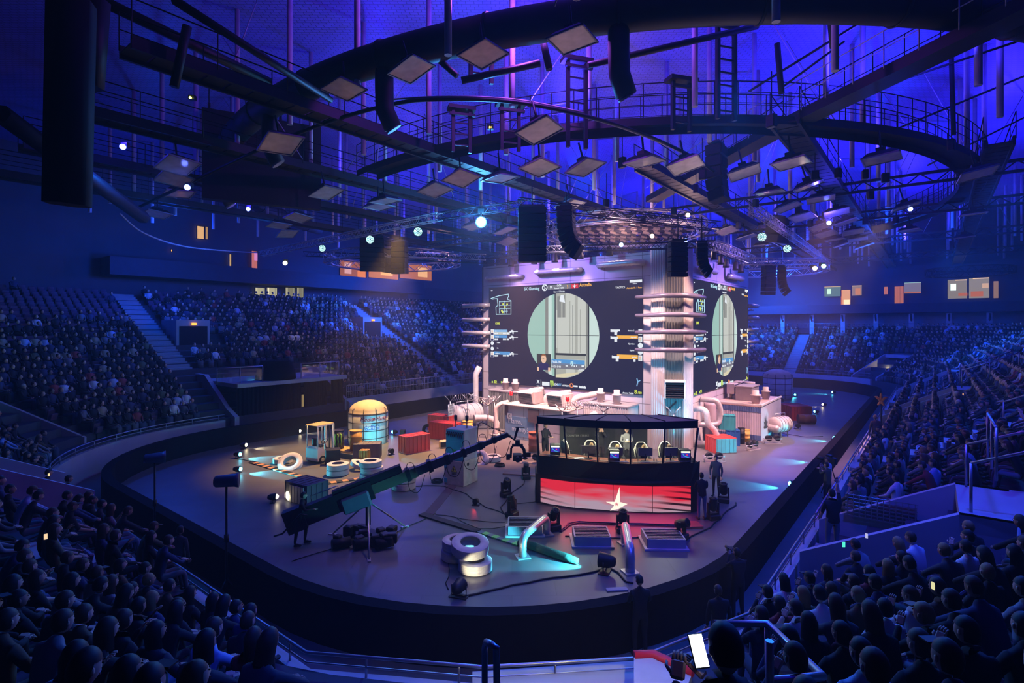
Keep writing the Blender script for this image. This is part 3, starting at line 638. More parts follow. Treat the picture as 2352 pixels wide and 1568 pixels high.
    MB().sphere((a[0], -.05, a[1]), .3, 14, sc=(.75, .12, 1)).build('player_camera', EM('skin'), root); MB().sphere((a[0], -.05, a[1]+.2), .24, 12, sc=(.9, .1, .5)).build('player_camera', E('led_hair', (.35, .14, .06), 1), root)
    m = MB(); m.add([(a[0]+x, -.055, a[1]+z) for x, z in ((-.5, -.75), (-.42, -.35), (-.12, -.22), (0, -.34), (.12, -.22), (.42, -.35), (.5, -.75))], [tuple(range(7))]); m.build('player_camera', EM('navy'), root)
    m = MB()
    for sx_ in (-1, 1): m.box((a[0]+sx_*.46, -.062, a[1]-.7), (.16, .02, .26)); m.box((a[0]+sx_*.09, -.09, a[1]+.02), (.07, .02, .025))
    m.build('player_camera', EM('skin'), root); MB().box((a[0], -.09, a[1]+.02), (.28, .012, .03)).build('player_camera', EM('dk'), root)
    quad(728, 990, 1062, 1030, 'bl', 'name_bar', .03); quad(728, 1031, 1062, 1068, 'gy', 'name_bar', .03); tx('FALLEN', 734, 1013, .22, 'w').location.y = -.05
    tx('0 82  0 94', 732, 1058, .18, 'w').location.y = -.05
    for x in (870, 930, 952, 976, 1030): g_ = quad(x, 1040, x+(24 if x in (870, 1030) else 8), 1050+(x % 3)*5, 'w', 'equipment_icons', .05)
    gun(920, 1015, 'cy', 1, .4).location.y = -.04; tx('$3050', 1055, 1092, .14, 'w', 'RIGHT').location.y = -.05
    tx('82', 152, 1216, .28, 'lime'); tx('94', 240, 1218, .28, 'lime'); a = Z1(136, 1205); MB().box((a[0], -.02, a[1]), (.1, .02, .14)).build('health_icon', EM('gr'), root); a = Z1(228, 1208); MB().box((a[0], -.02, a[1]), (.1, .02, .14)).build('health_icon', EM('gr'), root)
    # sponsor row
    m = MB(); a = Z1(594, 1205); m.tube([(a[0]-.1, -.02, a[1]+.14), (a[0]+.1, -.02, a[1]-.1)], .03, 5); m.tube([(a[0]+.1, -.02, a[1]+.14), (a[0]-.1, -.02, a[1]-.1)], .03, 5); m.box((a[0], -.02, a[1]-.28), (.24, .02, .06)); a = Z1(622, 1222); m.box((a[0], -.02, a[1]), (.02, .02, .55)); m.build('sponsor_logo', EM('w'), root)
    quad(634, 1208, 706, 1240, 'w', 'sponsor_logo', .02); a = Z1(732, 1222); m = MB()
    for x in (-.1, 0, .1): m.tube([(a[0]+x-.02, -.02, a[1]+.2), (a[0]+x, -.02, a[1]), (a[0]+x+.01, -.02, a[1]-.22+abs(x))], .03, 5)
    m.build('sponsor_logo', EM('gr'), root); tx('EX', 758, 1240, .22, 'w'); tx('BET', 783, 1242, .22, 'lb'); tx('HYPERPC', 832, 1248, .15, 'w'); a = Z1(928, 1240)
    MB().torus((a[0], -.02, a[1]), .12, .035, 14, 5, M3=Matrix.Rotation(pi/2, 3, 'X')).build('sponsor_logo', E('led_rust', (.8, .25, .1), 1), root); quad(942, 1242, 988, 1254, 'w', 'sponsor_logo', .02); tx('twitch', 1003, 1264, .2, 'w', bold=.02)
    a = Z1(1592, 1208); m = MB()
    for dx, dz in ((-.02, .22), (.2, .12), (-.02, -.24)): m.tube([(a[0], -.02, a[1]+.02), (a[0]+dx*1.0-.05, -.02, a[1]+dz)], .035, 5)
    m.build('sponsor_logo', EM('lb'), root)
    tx('Ammo Table', 1438, 1320, .14, 'w'); tx('8', 1556, 1322, .34, 'lime'); tx('/30', 1590, 1324, .2, 'lime')
    return root
scr = make_screen(W(30.2, 25.95, SZ), RL, 'giant led screen with a round rifle scope view, facing left of the tower corner')
s2 = dup(scr, W(31.9, 11.4, SZ), RR, 'giant led screen seen at a steep angle on the right face of the tower')
# glow of the screens on the set (the screens themselves light little)
# spot fixtures that hang at the top edge of the tower
def can_light(loc, label, on=True):
    r = thing('can_light', label, 'stage light', loc, group='can lights along the top of the tower')
    MB().lathe([(.1, .45), (.16, .4), (.2, 0), (.22, -.12), (.2, -.12)], 12).build('housing', BLACK, r)
    MB().cyl((0, 0, .4), (0, 0, .9), .03, 6).build('hanger', DARKM, r)
    MB().lathe([(.001, -.1), (.19, -.1)], 12).build('lens', E('warm_lens', (1, .8, .6), 6), r)
    return r
for i, (u, v, pl) in enumerate(((1174, 608, 's'), (1227, 602, 's'), (1274, 598, 's'), (1333, 590, 's'), (1400, 583, 's'))):
    q = on_s(u, v, 29.5); can_light(q, 'small lit can light hanging over the left face of the tower'); 
    if i < 4: light('SPOT', q+Vector((0, 0, -.2)), WARM, 260, q+W(1.2, 0, -5), size=.1, spot=60, blend=.7, name='can_spot')
for i, (u, v) in enumerate(((1640, 592), (1656, 603), (1668, 610), (1690, 616), (1702, 622))):
    q = on_t(u, v, 10.7); can_light(q, 'small lit can light hanging over the right face of the tower')
    if i in (0, 2, 3): light('SPOT', q+Vector((0, 0, -.2)), WARM, 260, q+W(0, 1.2, -5), size=.1, spot=60, blend=.7, name='can_spot')
for z, s_ in ((9, 31.2), (5, 31.0)): pass
light('SPOT', W(27.5, 8.5, 1.0), (.05, .55, 1), 1500, W(30.5, 12, 3), size=.2, spot=60, blend=.8, name='blue_uplight')
light('SPOT', W(29.2, 9.0, 12.6), (1, .55, .38), 2600, W(30.3, 12.2, 7.5), size=.2, spot=50, blend=.8, name='column_wash')

# ================================================================ BUILDINGS AT THE FOOT OF THE TOWER
def cornerP(u, v, z=0): return P(u, v, z)
# low panelled block house with roof plant, in front of the left tower face
HB = 2.1
BH = thing('block_house', 'low concrete block house with roof machinery in front of the left tower face', 'set building', W(27.3, 22.1, 0))
def bloc(s, t, z=0): return W(s, t, z)-BH.location
BP = panelled('block_house_panels', (.52, .46, .49), 1.55, .7, seam=.018, rough=.6)
MB().box((2.4, .15, HB/2), (4.8, .3, HB)).build('front_wall', BP, BH, bloc(27.3, 22.1), RL)
MB().box((1.2, -.15, HB/2), (2.4, .3, HB)).build('left_wall', BP, BH, bloc(27.3, 22.1), RR)
MB().box((.95, .15, HB/2), (1.9, .3, HB)).build('right_wall', BP, BH, bloc(27.3, 17.3), RR+.55)
MB().box((2.45, 1.2, HB+.05), (5.0, 2.7, .1), bev=.03).build('roof_slab', M('roof_slab', (.62, .5, .47), .6), BH, bloc(27.3, 22.1), RL)
BLU = M('faded_blue_paint', (.20, .30, .42), .7, var=.4)
MB().box((1.2, -.012, .8), (2.35, .02, 1.25)).build('painted_patch', BLU, BH, bloc(27.3, 22.1), RL)
GR = M('white_spray', (.75, .72, .74), .8)
text('Mama,', .44, GR, BH, bloc(27.26, 21.8, .98), 'graffiti', (pi/2, 0, RL), bold=0); text('money?', .44, GR, BH, bloc(27.26, 21.5, .5), 'graffiti', (pi/2, 0, RL), bold=0)
pl = MB().box((.42, -.05, 1.42), (.34, .05, .36)).build('plate', M('plate_white', (.6, .55, .55), .6), BH, bloc(27.3, 22.1), RL)
text('C', .28, DARKM, pl, (.33, -.08, 1.33), 'plate_letter')
MB().box((2.35, -.05, 1.6), (.82, .1, .8)).build('service_panel', M('brown_panel', (.16, .10, .10), .7), BH, bloc(27.3, 22.1), RL)
def acunit(s, t, label):
    r = thing('air_handler', label, 'air unit', W(s, t, HB+.1), RL)
    MB().box((0, .1, .42), (1.25, .95, .8), bev=.03).build('casing', M('unit_cream', (.68, .55, .52), .5), r)
    h = MB(); h.add([(x, y, z) for x in (-.6, .5) for y, z in ((-.36, .82), (-.62, .72), (-.42, .06), (-.36, .06))], [(0, 1, 5, 4), (0, 3, 2, 1), (4, 5, 6, 7), (1, 2, 6, 5)])
    h.build('hood', MATS['unit_cream'], r); m = MB()
    for i in range(8): m.box((-.05, -.63+.028*i, .66-i*.075), (.98, .05, .02))
    m.build('louvre', DARKM, r); return r
a1 = acunit(28.3, 20.75, 'left cream roof air unit with louvred hood on the block house'); a2 = acunit(28.4, 18.55, 'right cream roof air unit with louvred hood on the block house')
def elbow(pts, r, label, mat=PIPE, name='duct_pipe', loc=None, ridge=.06, k=5, flange=True):
    base = Vector(loc if loc is not None else pts[0]); base.z = min(Vector(p).z for p in pts)
    root = thing(name, label, 'duct', base); P_ = [Vector(p)-base for p in pts]; q = []
    for i in range(len(P_)-1):    # rounded by Catmull-Rom
        p0, p1, p2, p3 = P_[max(i-1, 0)], P_[i], P_[i+1], P_[min(i+2, len(P_)-1)]
        for j in range(k):
            t = j/k; q.append(.5*((2*p1)+(p2-p0)*t+(2*p0-5*p1+4*p2-p3)*t*t+(3*p1-p0-3*p2+p3)*t**3))
    q.append(P_[-1]); MB().tube(q, r, 14, ridge=ridge).build('ribbed_tube', mat, root)
    if flange: MB().box((q[0].x, q[0].y, q[0].z+.02), (r*3.4, r*3.4, .05), rz=ALPHA).build('flange', mat, root)
    return root
PC = M('cream_duct', (.66, .54, .52), .5, scale=6, bump=.2)
elbow([W(28.6, 19.75, HB+.1), W(28.6, 19.75, HB+.45), W(28.75, 19.6, HB+.68), W(29.4, 19.2, HB+.75), W(30.2, 18.9, HB+.8)], .17, 'cream elbow pipe rising between the two roof air units', PC)
elbow([W(28.5, 17.55, HB+.1), W(28.5, 17.55, HB+.45), W(28.65, 17.4, HB+.7), W(29.4, 17.0, HB+.8), W(30.2, 16.8, HB+.85)], .2, 'cream elbow pipe at the right end of the block house roof', PC)
elbow([W(29.1, 21.6, HB+.1), W(29.1, 21.6, HB+.6), W(29.3, 21.4, HB+.8), W(30.2, 21.1, HB+.85)], .16, 'cream pipe behind the left roof air unit', PC)
elbow([W(27.1, 22.7, .1), W(27.1, 22.7, 1.0), W(27.1, 22.7, 1.75), W(27.3, 22.5, 2.1), W(27.9, 22.3, 2.2)], .14, 'pale rusty down pipe at the left end of the block house', PC, ridge=0)
def red_lamp(p, label):
    r = thing('beacon', label, 'lamp', p, group=None); MB().cyl((0, 0, 0), (0, 0, .5), .02, 6).build('stem', DARKM, r)
    MB().lathe([(.001, .48), (.1, .5), (.12, .62), (.1, .76), (.001, .8)], 10).build('red_globe', M('red_glow', (.8, .01, .015), .3, emit=1.2, var=.1), r); MB().torus((0, 0, .62), .125, .014, 12, 4).build('guard', DARKM, r)
red_lamp(W(27.6, 21.8, HB+.1), 'red beacon at the left corner of the block house roof'); red_lamp(W(27.5, 17.4, HB+.1), 'red beacon at the right corner of the block house roof')
# corrugated lean-tos behind the block house
def shed(name, label, c, rz, L, D, h, mat=CORR, roof=None, band_mat=None):
    r = thing(name, label, 'set building', c, rz)
    corrug([(0, 0), (L, 0), (L, D), (0, D), (0, 0)], 0, h, 'corrugated_wall', mat, r)
    MB().box((L/2, D/2, h+.05), (L+.1, D+.1, .12), bev=.02).build('roof_sheet', roof or M('roof_grey', (.36, .33, .34), .6), r)
    if band_mat: corrug([(-.01, -.015), (L+.015, -.015), (L+.015, D)], h*.78, h*.93, 'painted_band', band_mat, r)
    return r
shed('lean_to', 'corrugated lean-to at the tower foot, left of the block house', W(29.3, 25.2, 0), RL, 3.4, .95, 2.6, CORRD)
shed('lean_to', 'corrugated lean-to at the tower foot, right of the block house', W(28.7, 17.0, 0), RL, 2.9, 1.5, 2.45, CORR)
def vent_pot(p, label, h=.95, r=.3, g=None):
    o = MB().lathe([(r*.75, 0), (r*.8, .02), (r*.8, .12), (r, .14), (r, h*.6), (r*1.18, h*.62), (r*1.18, h*.68), (r*.72, h*.72), (r*.72, h), (.001, h)], 18).build('roof_vent', PC, None, p)
    return tag(o, label, 'vent', g)
vent_pot(W(29.75, 24.0, 2.72), 'squat roof vent, left one of the pair on the left lean-to', .8, .24); vent_pot(W(29.7, 23.1, 2.72), 'squat roof vent, right one of the pair on the left lean-to', .8, .24)
vent_pot(W(29.4, 16.2, 2.56), 'squat roof vent, left one of the pair on the right lean-to', .85, .24); vent_pot(W(29.2, 15.0, 2.56), 'squat roof vent lit cyan, right one of the pair on the right lean-to', .85, .25)
elbow([W(28.4, 16.6, .6), W(28.3, 16.5, 1.2), W(28.3, 16.3, 1.7), W(28.8, 16.2, 1.9)], .22, 'fat pale elbow duct on the wall of the right lean-to', PC, flange=False)
# fence posts with barbed wire arms
def fence_post(p, h, label, ang=0, spread=.42):
    r = thing('fence_post', label, 'fence post', p, ang); MB().cyl((0, 0, 0), (0, 0, h), .045, 8).build('pole', STEEL, r)
    for sx in (-1, 1): MB().cyl((0, 0, h), (sx*spread, 0, h+spread*1.05), .035, 6).build('arm', STEEL, r)
    return r
FPS = [(P(1034, 990), 2.05, 'forked fence post, leftmost, beside the cyan lattice panel'), (P(1074, 988), 2.1, 'forked fence post in front of the horizontal tank'), (P(1121, 1006), 2.08, 'forked fence post left of the painted words'),
       (W(27.2, 22.9, 0), 2.2, 'forked fence post at the left corner of the block house'), (Vector((3.0, 32.2, 0)), 2.1, 'forked fence post behind the booth roof, below the right air unit'), (Vector((5.45, 32.0, 0)), 2.1, 'dark forked fence post above the middle of the booth roof'), (Vector((9.2, 30.6, 0)), 2.2, 'dark forked fence post above the right end of the booth roof'),
       (Vector((3.95, 32.6, 0)), 2.25, 'leaning pale fence post at the right corner of the block house')]
for i, (p, h, lb) in enumerate(FPS): fence_post(p, h, lb, (0, 0, 0, .3, 0, 0, 0, .4)[i])
def razor(pts, label, r=.28, turns=10):
    mb = MB(); q = []
    for i in range(len(pts)-1):
        a, b = Vector(pts[i]), Vector(pts[i+1]); n = turns*10
        for j in range(n):
            t = j/n; ph = t*turns*2*pi; d = (b-a).normalized(); x = d.cross(Vector((0, 0, 1))).normalized(); q.append(a.lerp(b, t)+x*(r*cos(ph))+Vector((0, 0, r*sin(ph))))
    mb.tube(q, .012, 4); return tag(mb.build('razor_wire', STEEL), label, 'wire')
def top(i): return FPS[i][0]+Vector((0, 0, FPS[i][1]+.25))
razor([top(0), top(1), top(2), top(3)], 'coiled razor wire strung between the fence posts left of the block house', .2, 9)
razor([top(4), top(7), W(27.9, 15.4, 2.5)], 'coiled razor wire at the right corner of the block house', .22, 8)
# right hand corrugated building with its roof gear
CW = M('corrugated_white', (.60, .58, .66), .5, .1, scale=1.5); CB = M('corrugated_blue_band', (.10, .17, .36), .5, .1)
RB = thing('corrugated_house', 'big corrugated set building with roof deck to the right of the tower', 'set building', W(36.2, 11.45, 0), RL)
corrug([(0, 3.0), (0, 0), (2.85, 0)], 0, 2.15, 'corrugated_wall', CW, RB)
corrug([(-.01, -.03), (2.87, -.03)], 1.78, 2.1, 'painted_band', CB, RB); corrug([(-.01, -.03), (2.87, -.03)], .05, .35, 'painted_band', CB, RB)
MB().box((2.85, 2.75, 1.07), (.06, 5.5, 2.15)).build('smooth_end_wall', M('smooth_white', (.55, .55, .62), .5), RB)
MB().box((1.42, 2.75, 2.18), (2.9, 5.6, .1), bev=.02).build('roof_deck', M('deck_beige', (.62, .46, .40), .6), RB)
m = MB(); m.box((1.42, 0, 2.24), (2.95, .1, .1)).box((2.87, 2.75, 2.24), (.1, 5.6, .1)); m.build('roof_edge', WHITEP, RB)
SH = thing('roof_cabin', 'grey ribbed cabin box on the roof of the right corrugated house', 'box', W(38.2, 10.1, 2.23), RL)
MB().box((0, .7, .45), (1.0, 1.9, .9)).build('body', M('cabin_grey', (.30, .27, .28), .6), SH); MB().box((0, .7, .93), (1.1, 2.0, .06)).build('lid', M('cabin_lid', (.42, .36, .35), .6), SH)
m = MB()
for i in range(7): m.box((-.51, -.2+i*.3, .45), (.03, .06, .86))
m.build('ribs', M('cabin_grey', (.3, .27, .28)), SH)
vent_pot(W(37.0, 9.1, 2.23), 'pale squat vent nearest the corner of the right corrugated house roof', .85, .28); vent_pot(W(39.6, 9.1, 2.23), 'pale squat vent behind the cabin box on the right house roof', .85, .26)
for i, (s_, t_) in enumerate(((38.6, 11.3), (40.3, 11.35))):
    r = thing('louvred_hood', 'cream louvred hood %s on the right house roof' % ('nearer the tower corner' if i == 0 else 'farther from the tower corner'), 'hood', W(s_, t_-.3, 2.6), RR)
    m = MB(); m.box((0, 0, .35), (.9, .5, .7)); m.build('casing', PC, r); m = MB()
    for j in range(6): m.box((0, -.27, .1+j*.1), (.8, .05, .025), rot=Euler((.6, 0, 0)))
    m.build('louvre', DARKM, r); MB().cyl((0, .1, -.37), (0, .1, 0), .1, 8).build('stand', PC, r)
elbow([W(41.3, 10.6, 2.25), W(41.3, 10.6, 2.6), W(41.3, 10.6, 3.2)], .4, 'fat cyan lit pipe on the right house roof', PC, ridge=0)
# white elbows on the wall between tower and right house
elbow([W(33.4, 11.4, 2.7), W(33.4, 10.9, 2.7), W(33.5, 10.5, 2.65), W(33.6, 10.3, 2.2), W(33.6, 10.3, 1.6), W(33.4, 10.5, 1.25), W(33.0, 11.4, 1.2)], .17, 'white looping duct on the right tower face above the teal crate', PIPE, flange=False)
elbow([W(32.2, 11.4, 2.25), W(32.1, 10.9, 2.3), W(32.0, 10.6, 2.1), W(32.0, 10.5, 1.5), W(32.2, 10.2, 1.1), W(32.3, 10.1, .6), W(32.2, 10.6, .3), W(32.2, 11.4, .2)], .18, 'white looping duct beside the column behind the booth', PIPE, flange=False)
elbow([W(34.5, 11.2, .05), W(34.5, 11.2, 1.2), W(34.5, 11.2, 2.4)], .38, 'thick mauve upright pipe between tower and right house', M('mauve_pipe', (.45, .36, .42), .5), ridge=0, flange=False)
# ================================================================ THINGS ON THE STAGE
def cbox(name, label, left, corner, depth, h, mat, rib=.24, z=0, cat='container', lidmat=None, group=None, recess=False):
    """ribbed cargo box: front face runs from left to corner, body extends back"""
    a, b = Vector(left), Vector(corner); a.z = b.z = z; d = b-a; L = d.length; rz = atan2(d.y, d.x); r = thing(name, label, cat, a, rz, group)
    MB().box((L/2, depth/2, h/2), (L-.05, depth-.05, h-.04)).build('body', mat, r)
    m = MB(); e = .05
    for x in (e/2, L-e/2):
        for y in (e/2, depth-e/2): m.box((x, y, h/2), (e, e, h))
    for z_ in (e/2, h-e/2):
        for y in (e/2, depth-e/2): m.box((L/2, y, z_), (L, e, e))
        for x in (e/2, L-e/2): m.box((x, depth/2, z_), (e, depth, e))
    m.build('edge_frame', mat, r); m = MB(); n = max(3, int(L/rib))
    for i in range(1, n): m.box((i*L/n, .012, h/2), (L/n*.35, .03, h-.12)); m.box((i*L/n, depth-.012, h/2), (L/n*.35, .03, h-.12)); m.box((i*L/n, depth/2, h-.012), (L/n*.3, depth-.12, .03))
    n = max(3, int(depth/rib))
    for i in range(1, n):
        for x in (.012, L-.012): m.box((x, i*depth/n, h/2), (.03, depth/n*.35, h-.12))
    m.build('ribs', mat, r); return r
RED = M('red_container_paint', (.62, .07, .055), .5, var=.2); GREY = M('grey_container_paint', (.17, .16, .16), .6); TEAL = M('teal_container_paint', (.04, .30, .32), .5); NAVY = M('blue_container_paint', (.02, .10, .32), .5); OCH = M('ochre_paint', (.62, .34, .06), .5, var=.3)
cbox('cargo_container', 'bright red ribbed container standing alone right of the storage tank', W(*ST(P(915, 1038))), P(933, 1044), 1.6, .98, RED)
cbox('cargo_container', 'dark red ribbed container behind the drip-painted machine cabinet', P(985, 1006), P(1040, 1013.5), .9, 1.07, RED)
cbox('cargo_container', 'red ribbed container farthest back left, behind the other dark red one', P(982, 987), P(1031, 993), .9, 1.07, RED)
cbox('cargo_container', 'grey wooden-looking container in front of the storage tank', P(810, 1055.7), P(872.5, 1054), .85, .82, GREY)
cbox('equipment_box', 'small ochre box in front of the grey container', P(824, 1063), P(844, 1063.5), .4, .66, OCH, .5, cat='box')
dk_ = cbox('cargo_container', 'dark slatted container lit by a floor lamp, left of the camera crane', P(654, 1149), P(705, 1163), 1.05, .82, M('dark_crate_paint', (.10, .10, .13), .6))
m = MB()
for i in range(5): m.box((.42+i*.19, -.035, .38), (.15, .03, .68))
m.build('pale_slats', M('pale_slats', (.50, .48, .40), .6), dk_)
k = cbox('cargo_container', 'red container with one turquoise side, beside the tower foot', P(1619, 1031), P(1644, 1042), 1.3, .86, RED)
MB().box((.62, -.001, 0), (0.01, 0.01, .01)).build('latch', DARKM, k)
L_ = (P(1644, 1042)-P(1619, 1031)).length; m = MB(); m.box((L_+.012, .65, .43), (.03, 1.22, .78))
for i in range(5): m.box((L_+.03, .15+i*.25, .43), (.03, .1, .76))
m.build('turquoise_side', M('turquoise_paint', (.10, .42, .44), .5), k)
cbox('cargo_container', 'deep blue container between the red one and the corrugated house', P(1668, 1023), P(1700, 1025), .8, .93, NAVY)
cbox('cargo_container', 'teal grey container stacked on top of the blue container', P(1652, 1022), P(1690, 1024), .75, .88, TEAL, z=.94)
cbox('cargo_container', 'red container lying beyond the right corrugated house', P(1790, 957), P(1818, 966), 1.6, 1.1, RED)
# tyres, painted white
TYRE = M('white_tyre_paint', (.62, .60, .60), .65, scale=5, bump=.2)
def tyre(p, label, R=.53, w=.28, tilt=(0, 0, 0), mat=TYRE, group=None):
    r = thing('tyre', label, 'tyre', p, 0, group, rot=tilt)
    prof = [(R*.52, w*.08), (R*.56, 0), (R*.86, 0), (R*.96, w*.1)]
    for i in range(7): z = w*(.14+.72*i/6); prof += [(R, z-.012), (R*.975, z-.004), (R*.975, z+.004), (R, z+.012)]
    prof += [(R*.96, w*.9), (R*.86, w), (R*.56, w), (R*.52, w*.92), (R*.72, w*.75), (R*.76, w*.5), (R*.72, w*.25)]
    MB().lathe(prof, 36, closed=True).build('casing', mat, r)
    MB().torus((0, 0, w*.92), R*.7, .012, 32, 5).build('bead_ring', mat, r); return r
tp = P(1092, 1308); tyre(tp, 'white tyre nearest the camera, bottom right of the front stack', .5, .32)
q = Vector((-1.70, 16.75, 0)); tyre(q, 'white tyre at the lower left of the front stack', .5, .3); tyre(q+Vector((.02, .02, .3)), 'white tyre on top at the left of the front stack', .5, .3)
tyre(Vector((-1.26, 16.05, .5)), 'white tyre resting across the top of the front stack, nearest the camera crane', .56, .32, (.16, .06, 0))
q = P(776, 1089); tyre(q, 'white tyre, lower one of the free standing pair in front of the forklift'); tyre(q+Vector((0, 0, .28)), 'white tyre, upper one of the free standing pair in front of the forklift')
q = P(853, 1098); tyre(q, 'white tyre at the bottom of the stack behind the crane arm', .54); tyre(q+Vector((.03, 0, .29)), 'white tyre at the middle of the stack behind the crane arm'); tyre(q+Vector((-.05, .02, .58)), 'white tyre on top of the stack behind the crane arm')
tyre(P(826, 1077)+Vector((0, 0, .12)), 'white tyre leaning flat between the two stacks', .5, .22, (.1, .35, .3))
q = P(927, 1121); tyre(q, 'white tyre, lower one under the thin part of the crane arm', .53, .3); tyre(q+Vector((.02, .02, .3)), 'white tyre, upper one under the thin part of the crane arm', .53, .3)
tyre(P(668, 1073)+Vector((0, 0, .12)), 'white tyre tilted up against another, left of the forklift', .6, .3, (radians(38), 0, .12)); tyre(P(650, 1062), 'white tyre lying flat at the far left under a tilted one', .5, .28)
tyre(P(1104, 1062)+Vector((0, 0, .1)), 'white tyre leaning upright right of the machine cabinet', .52, .3, (radians(58), 0, -.5)); tyre(P(1131, 1058), 'white tyre lying flat right of the machine cabinet', .46, .3)
tyre(P(981, 1000)+Vector((0, 0, .42)), 'black tyre standing at the end of the red containers', .36, .2, (pi/2, 0, .5), RUBBER)
# storage tank with dome
def tank(p, label, scale=1.0, words=True):
    r = thing('storage_tank', label, 'tank', p); R = 1.2
    MB().lathe([(R-.03, 0), (R-.03, .12), (R, .14), (R, 1.84), (R-.02, 1.86)], 48).build('shell', M('tank_shell', (.60, .60, .57), .5, scale=2, bump=.1), r)
    pr = [(R*.99, 1.84), (R*.985, 1.95)]+[(R*.96*cos(a), 1.98+.66*sin(a)) for a in [i*pi/2/9 for i in range(10)]]; pr[-1] = (.001, 2.64)
    MB().lathe(pr, 48).build('dome', M('tank_dome', (.52, .42, .30), .65, scale=2.5, bump=.2, var=.35), r)
    m = MB()
    for z in (.42, .89, 1.36, 1.86): m.torus((0, 0, z), R+.01, .022, 48, 5)
    m.build('hoops', DARKM, r)
    for i in range(10):
        a = 2*pi*i/10+.35; x, y = (R+.025)*cos(a), (R+.025)*sin(a)
        MB().tube([(x, y, .1), (x, y, 1.9), (x*.99, y*.99, 2.15), (x*.9, y*.9, 2.22), (x*.86, y*.86, 2.1)], .018, 5).build('strap_bar', DARKM, r)
    r.scale = (scale,)*3; return r
TK = tank(Vector(((846-CX)/F*33.5, 33.5, 0)), 'round storage tank with beige dome and printed lettering on the left of the stage')
tank(Vector((26.7, 54, 0)), 'round storage tank with dome far behind the right corrugated house', 1.12)
def bent_text(body, size, mat, parent, R, ang0, z, shear=0, bold=0, name='lettering', ext=.004):
    o = text(body, size, mat, parent, (0, 0, 0), name, (0, 0, 0), 'CENTER', ext, shear, bold)
    for v in o.data.vertices:
        a = ang0+v.co.x/R; rr = R+v.co.z; y = v.co.y; v.co = (rr*cos(a), rr*sin(a), z+y)
    return o
AN = atan2(-33.5, 8.96)   # towards the camera
bent_text('Media', .34, M('maroon_print', (.35, .01, .04), .6), TK, 1.225, AN-.10, 1.5, .4, 0); bent_text('Markt', .34, MATS['maroon_print'], TK, 1.225, AN+.66, 1.5, .4, 0)
m = MB(); R_ = 1.215; m.add([(R_*cos(AN-.36+i*.15), R_*sin(AN-.36+i*.15), z) for z in (1.40, 1.83) for i in range(10)], [(i, i+1, 11+i, 10+i) for i in range(9)]); m.build('white_label', M('label_white', (.72, .70, .68), .6), TK)
m = MB(); c_ = Vector((1.24*cos(AN+.28), 1.24*sin(AN+.28), 1.6)); m.torus(c_, .07, .012, 16, 5, M3=Euler((pi/2, 0, AN+.28+pi/2)).to_matrix()); m.torus(c_, .035, .01, 12, 5, M3=Euler((pi/2, 0, AN+.28+pi/2)).to_matrix()); m.build('round_mark', MATS['maroon_print'], TK)
bent_text('twitch', .34, M('light_blue_outline', (.03, .12, .5), .6), TK, 1.222, AN+.20, 1.0, 0, .035); bent_text('twitch', .34, WHITEP, TK, 1.232, AN+.20, 1.0, 0, .008)
# forklift
fk = thing('forklift', 'small white forklift with slatted roof on the left of the stage', 'forklift', P(716, 1064), radians(62))
WP = M('forklift_white', (.66, .66, .64), .4)
m = MB(); pr = [(0, .14), (0, .78), (.08, .9), (.5, .62), (.62, .45), (.62, .14)]; n = len(pr)
m.add([(x, y, z) for y in (-.44, .44) for x, z in pr], [tuple(range(n)), tuple(range(2*n-1, n-1, -1))]+[((i+1) % n, i, n+i, n+(i+1) % n) for i in range(n)]); m.build('counterweight', WP, fk)
MB().box((.85, 0, .3), (.6, .84, .16), bev=.03).build('chassis', OCH, fk)
st = MB().box((.42, 0, .84), (.42, .46, .12), bev=.04).build('seat', BLACK, fk); MB().box((.22, 0, 1.08), (.1, .44, .42), bev=.04).build('backrest', BLACK, st)
sw = MB(); sw.torus((.86, 0, 1.02), .17, .02, 20, 6, M3=Matrix.Rotation(-.6, 3, 'Y')); sw.cyl((.86, 0, 1.02), (1.0, 0, .5), .025, 8); sw.build('steering_wheel', BLACK, fk)
for x, y in ((.05, -.4), (.05, .4), (1.05, -.4), (1.05, .4)): MB().cyl((x, y, .7 if x < .5 else .4), (x, y, 1.94), .028, 8).build('roof_post', WP, fk)
rf = MB(); rf.box((.55, -.42, 1.96), (1.15, .05, .06)).box((.55, .42, 1.96), (1.15, .05, .06)); rf.build('roof_frame', WP, fk)
for i in range(8): MB().box((.02+i*.15, 0, 2.0), (.09, .86, .025), rot=Euler((0, -.15, 0))).build('roof_slat', M('timber_slat', (.55, .38, .18), .7), fk)
for y in (-.3, .3): MB().box((1.2, y, 1.0), (.08, .09, 1.9)).build('mast_rail', WP, fk)
m = MB(); m.box((1.2, 0, 1.9), (.06, .66, .06)).box((1.24, 0, .45), (.05, .8, .3)).cyl((1.2, 0, .2), (1.2, 0, 1.85), .035, 8); m.build('mast_carriage', DARKM, fk)
for y in (-.25, .25): MB().box((1.8, y, .26), (1.1, .12, .04)).build('fork', DARKM, fk)
for x, y, R in ((.3, -.4, .2), (.3, .4, .2), (1.0, -.42, .24), (1.0, .42, .24)):
    wh = MB().cyl((x, y-.09, R), (x, y+.09, R), R, 20).build('wheel', RUBBER, fk); MB().cyl((x, y-.1, R), (x, y+.1, R), R*.55, 14).build('hub', WP, wh)
MB().box((1.0, -.42, .5), (.5, .22, .03)).build('mudguard', OCH, fk)
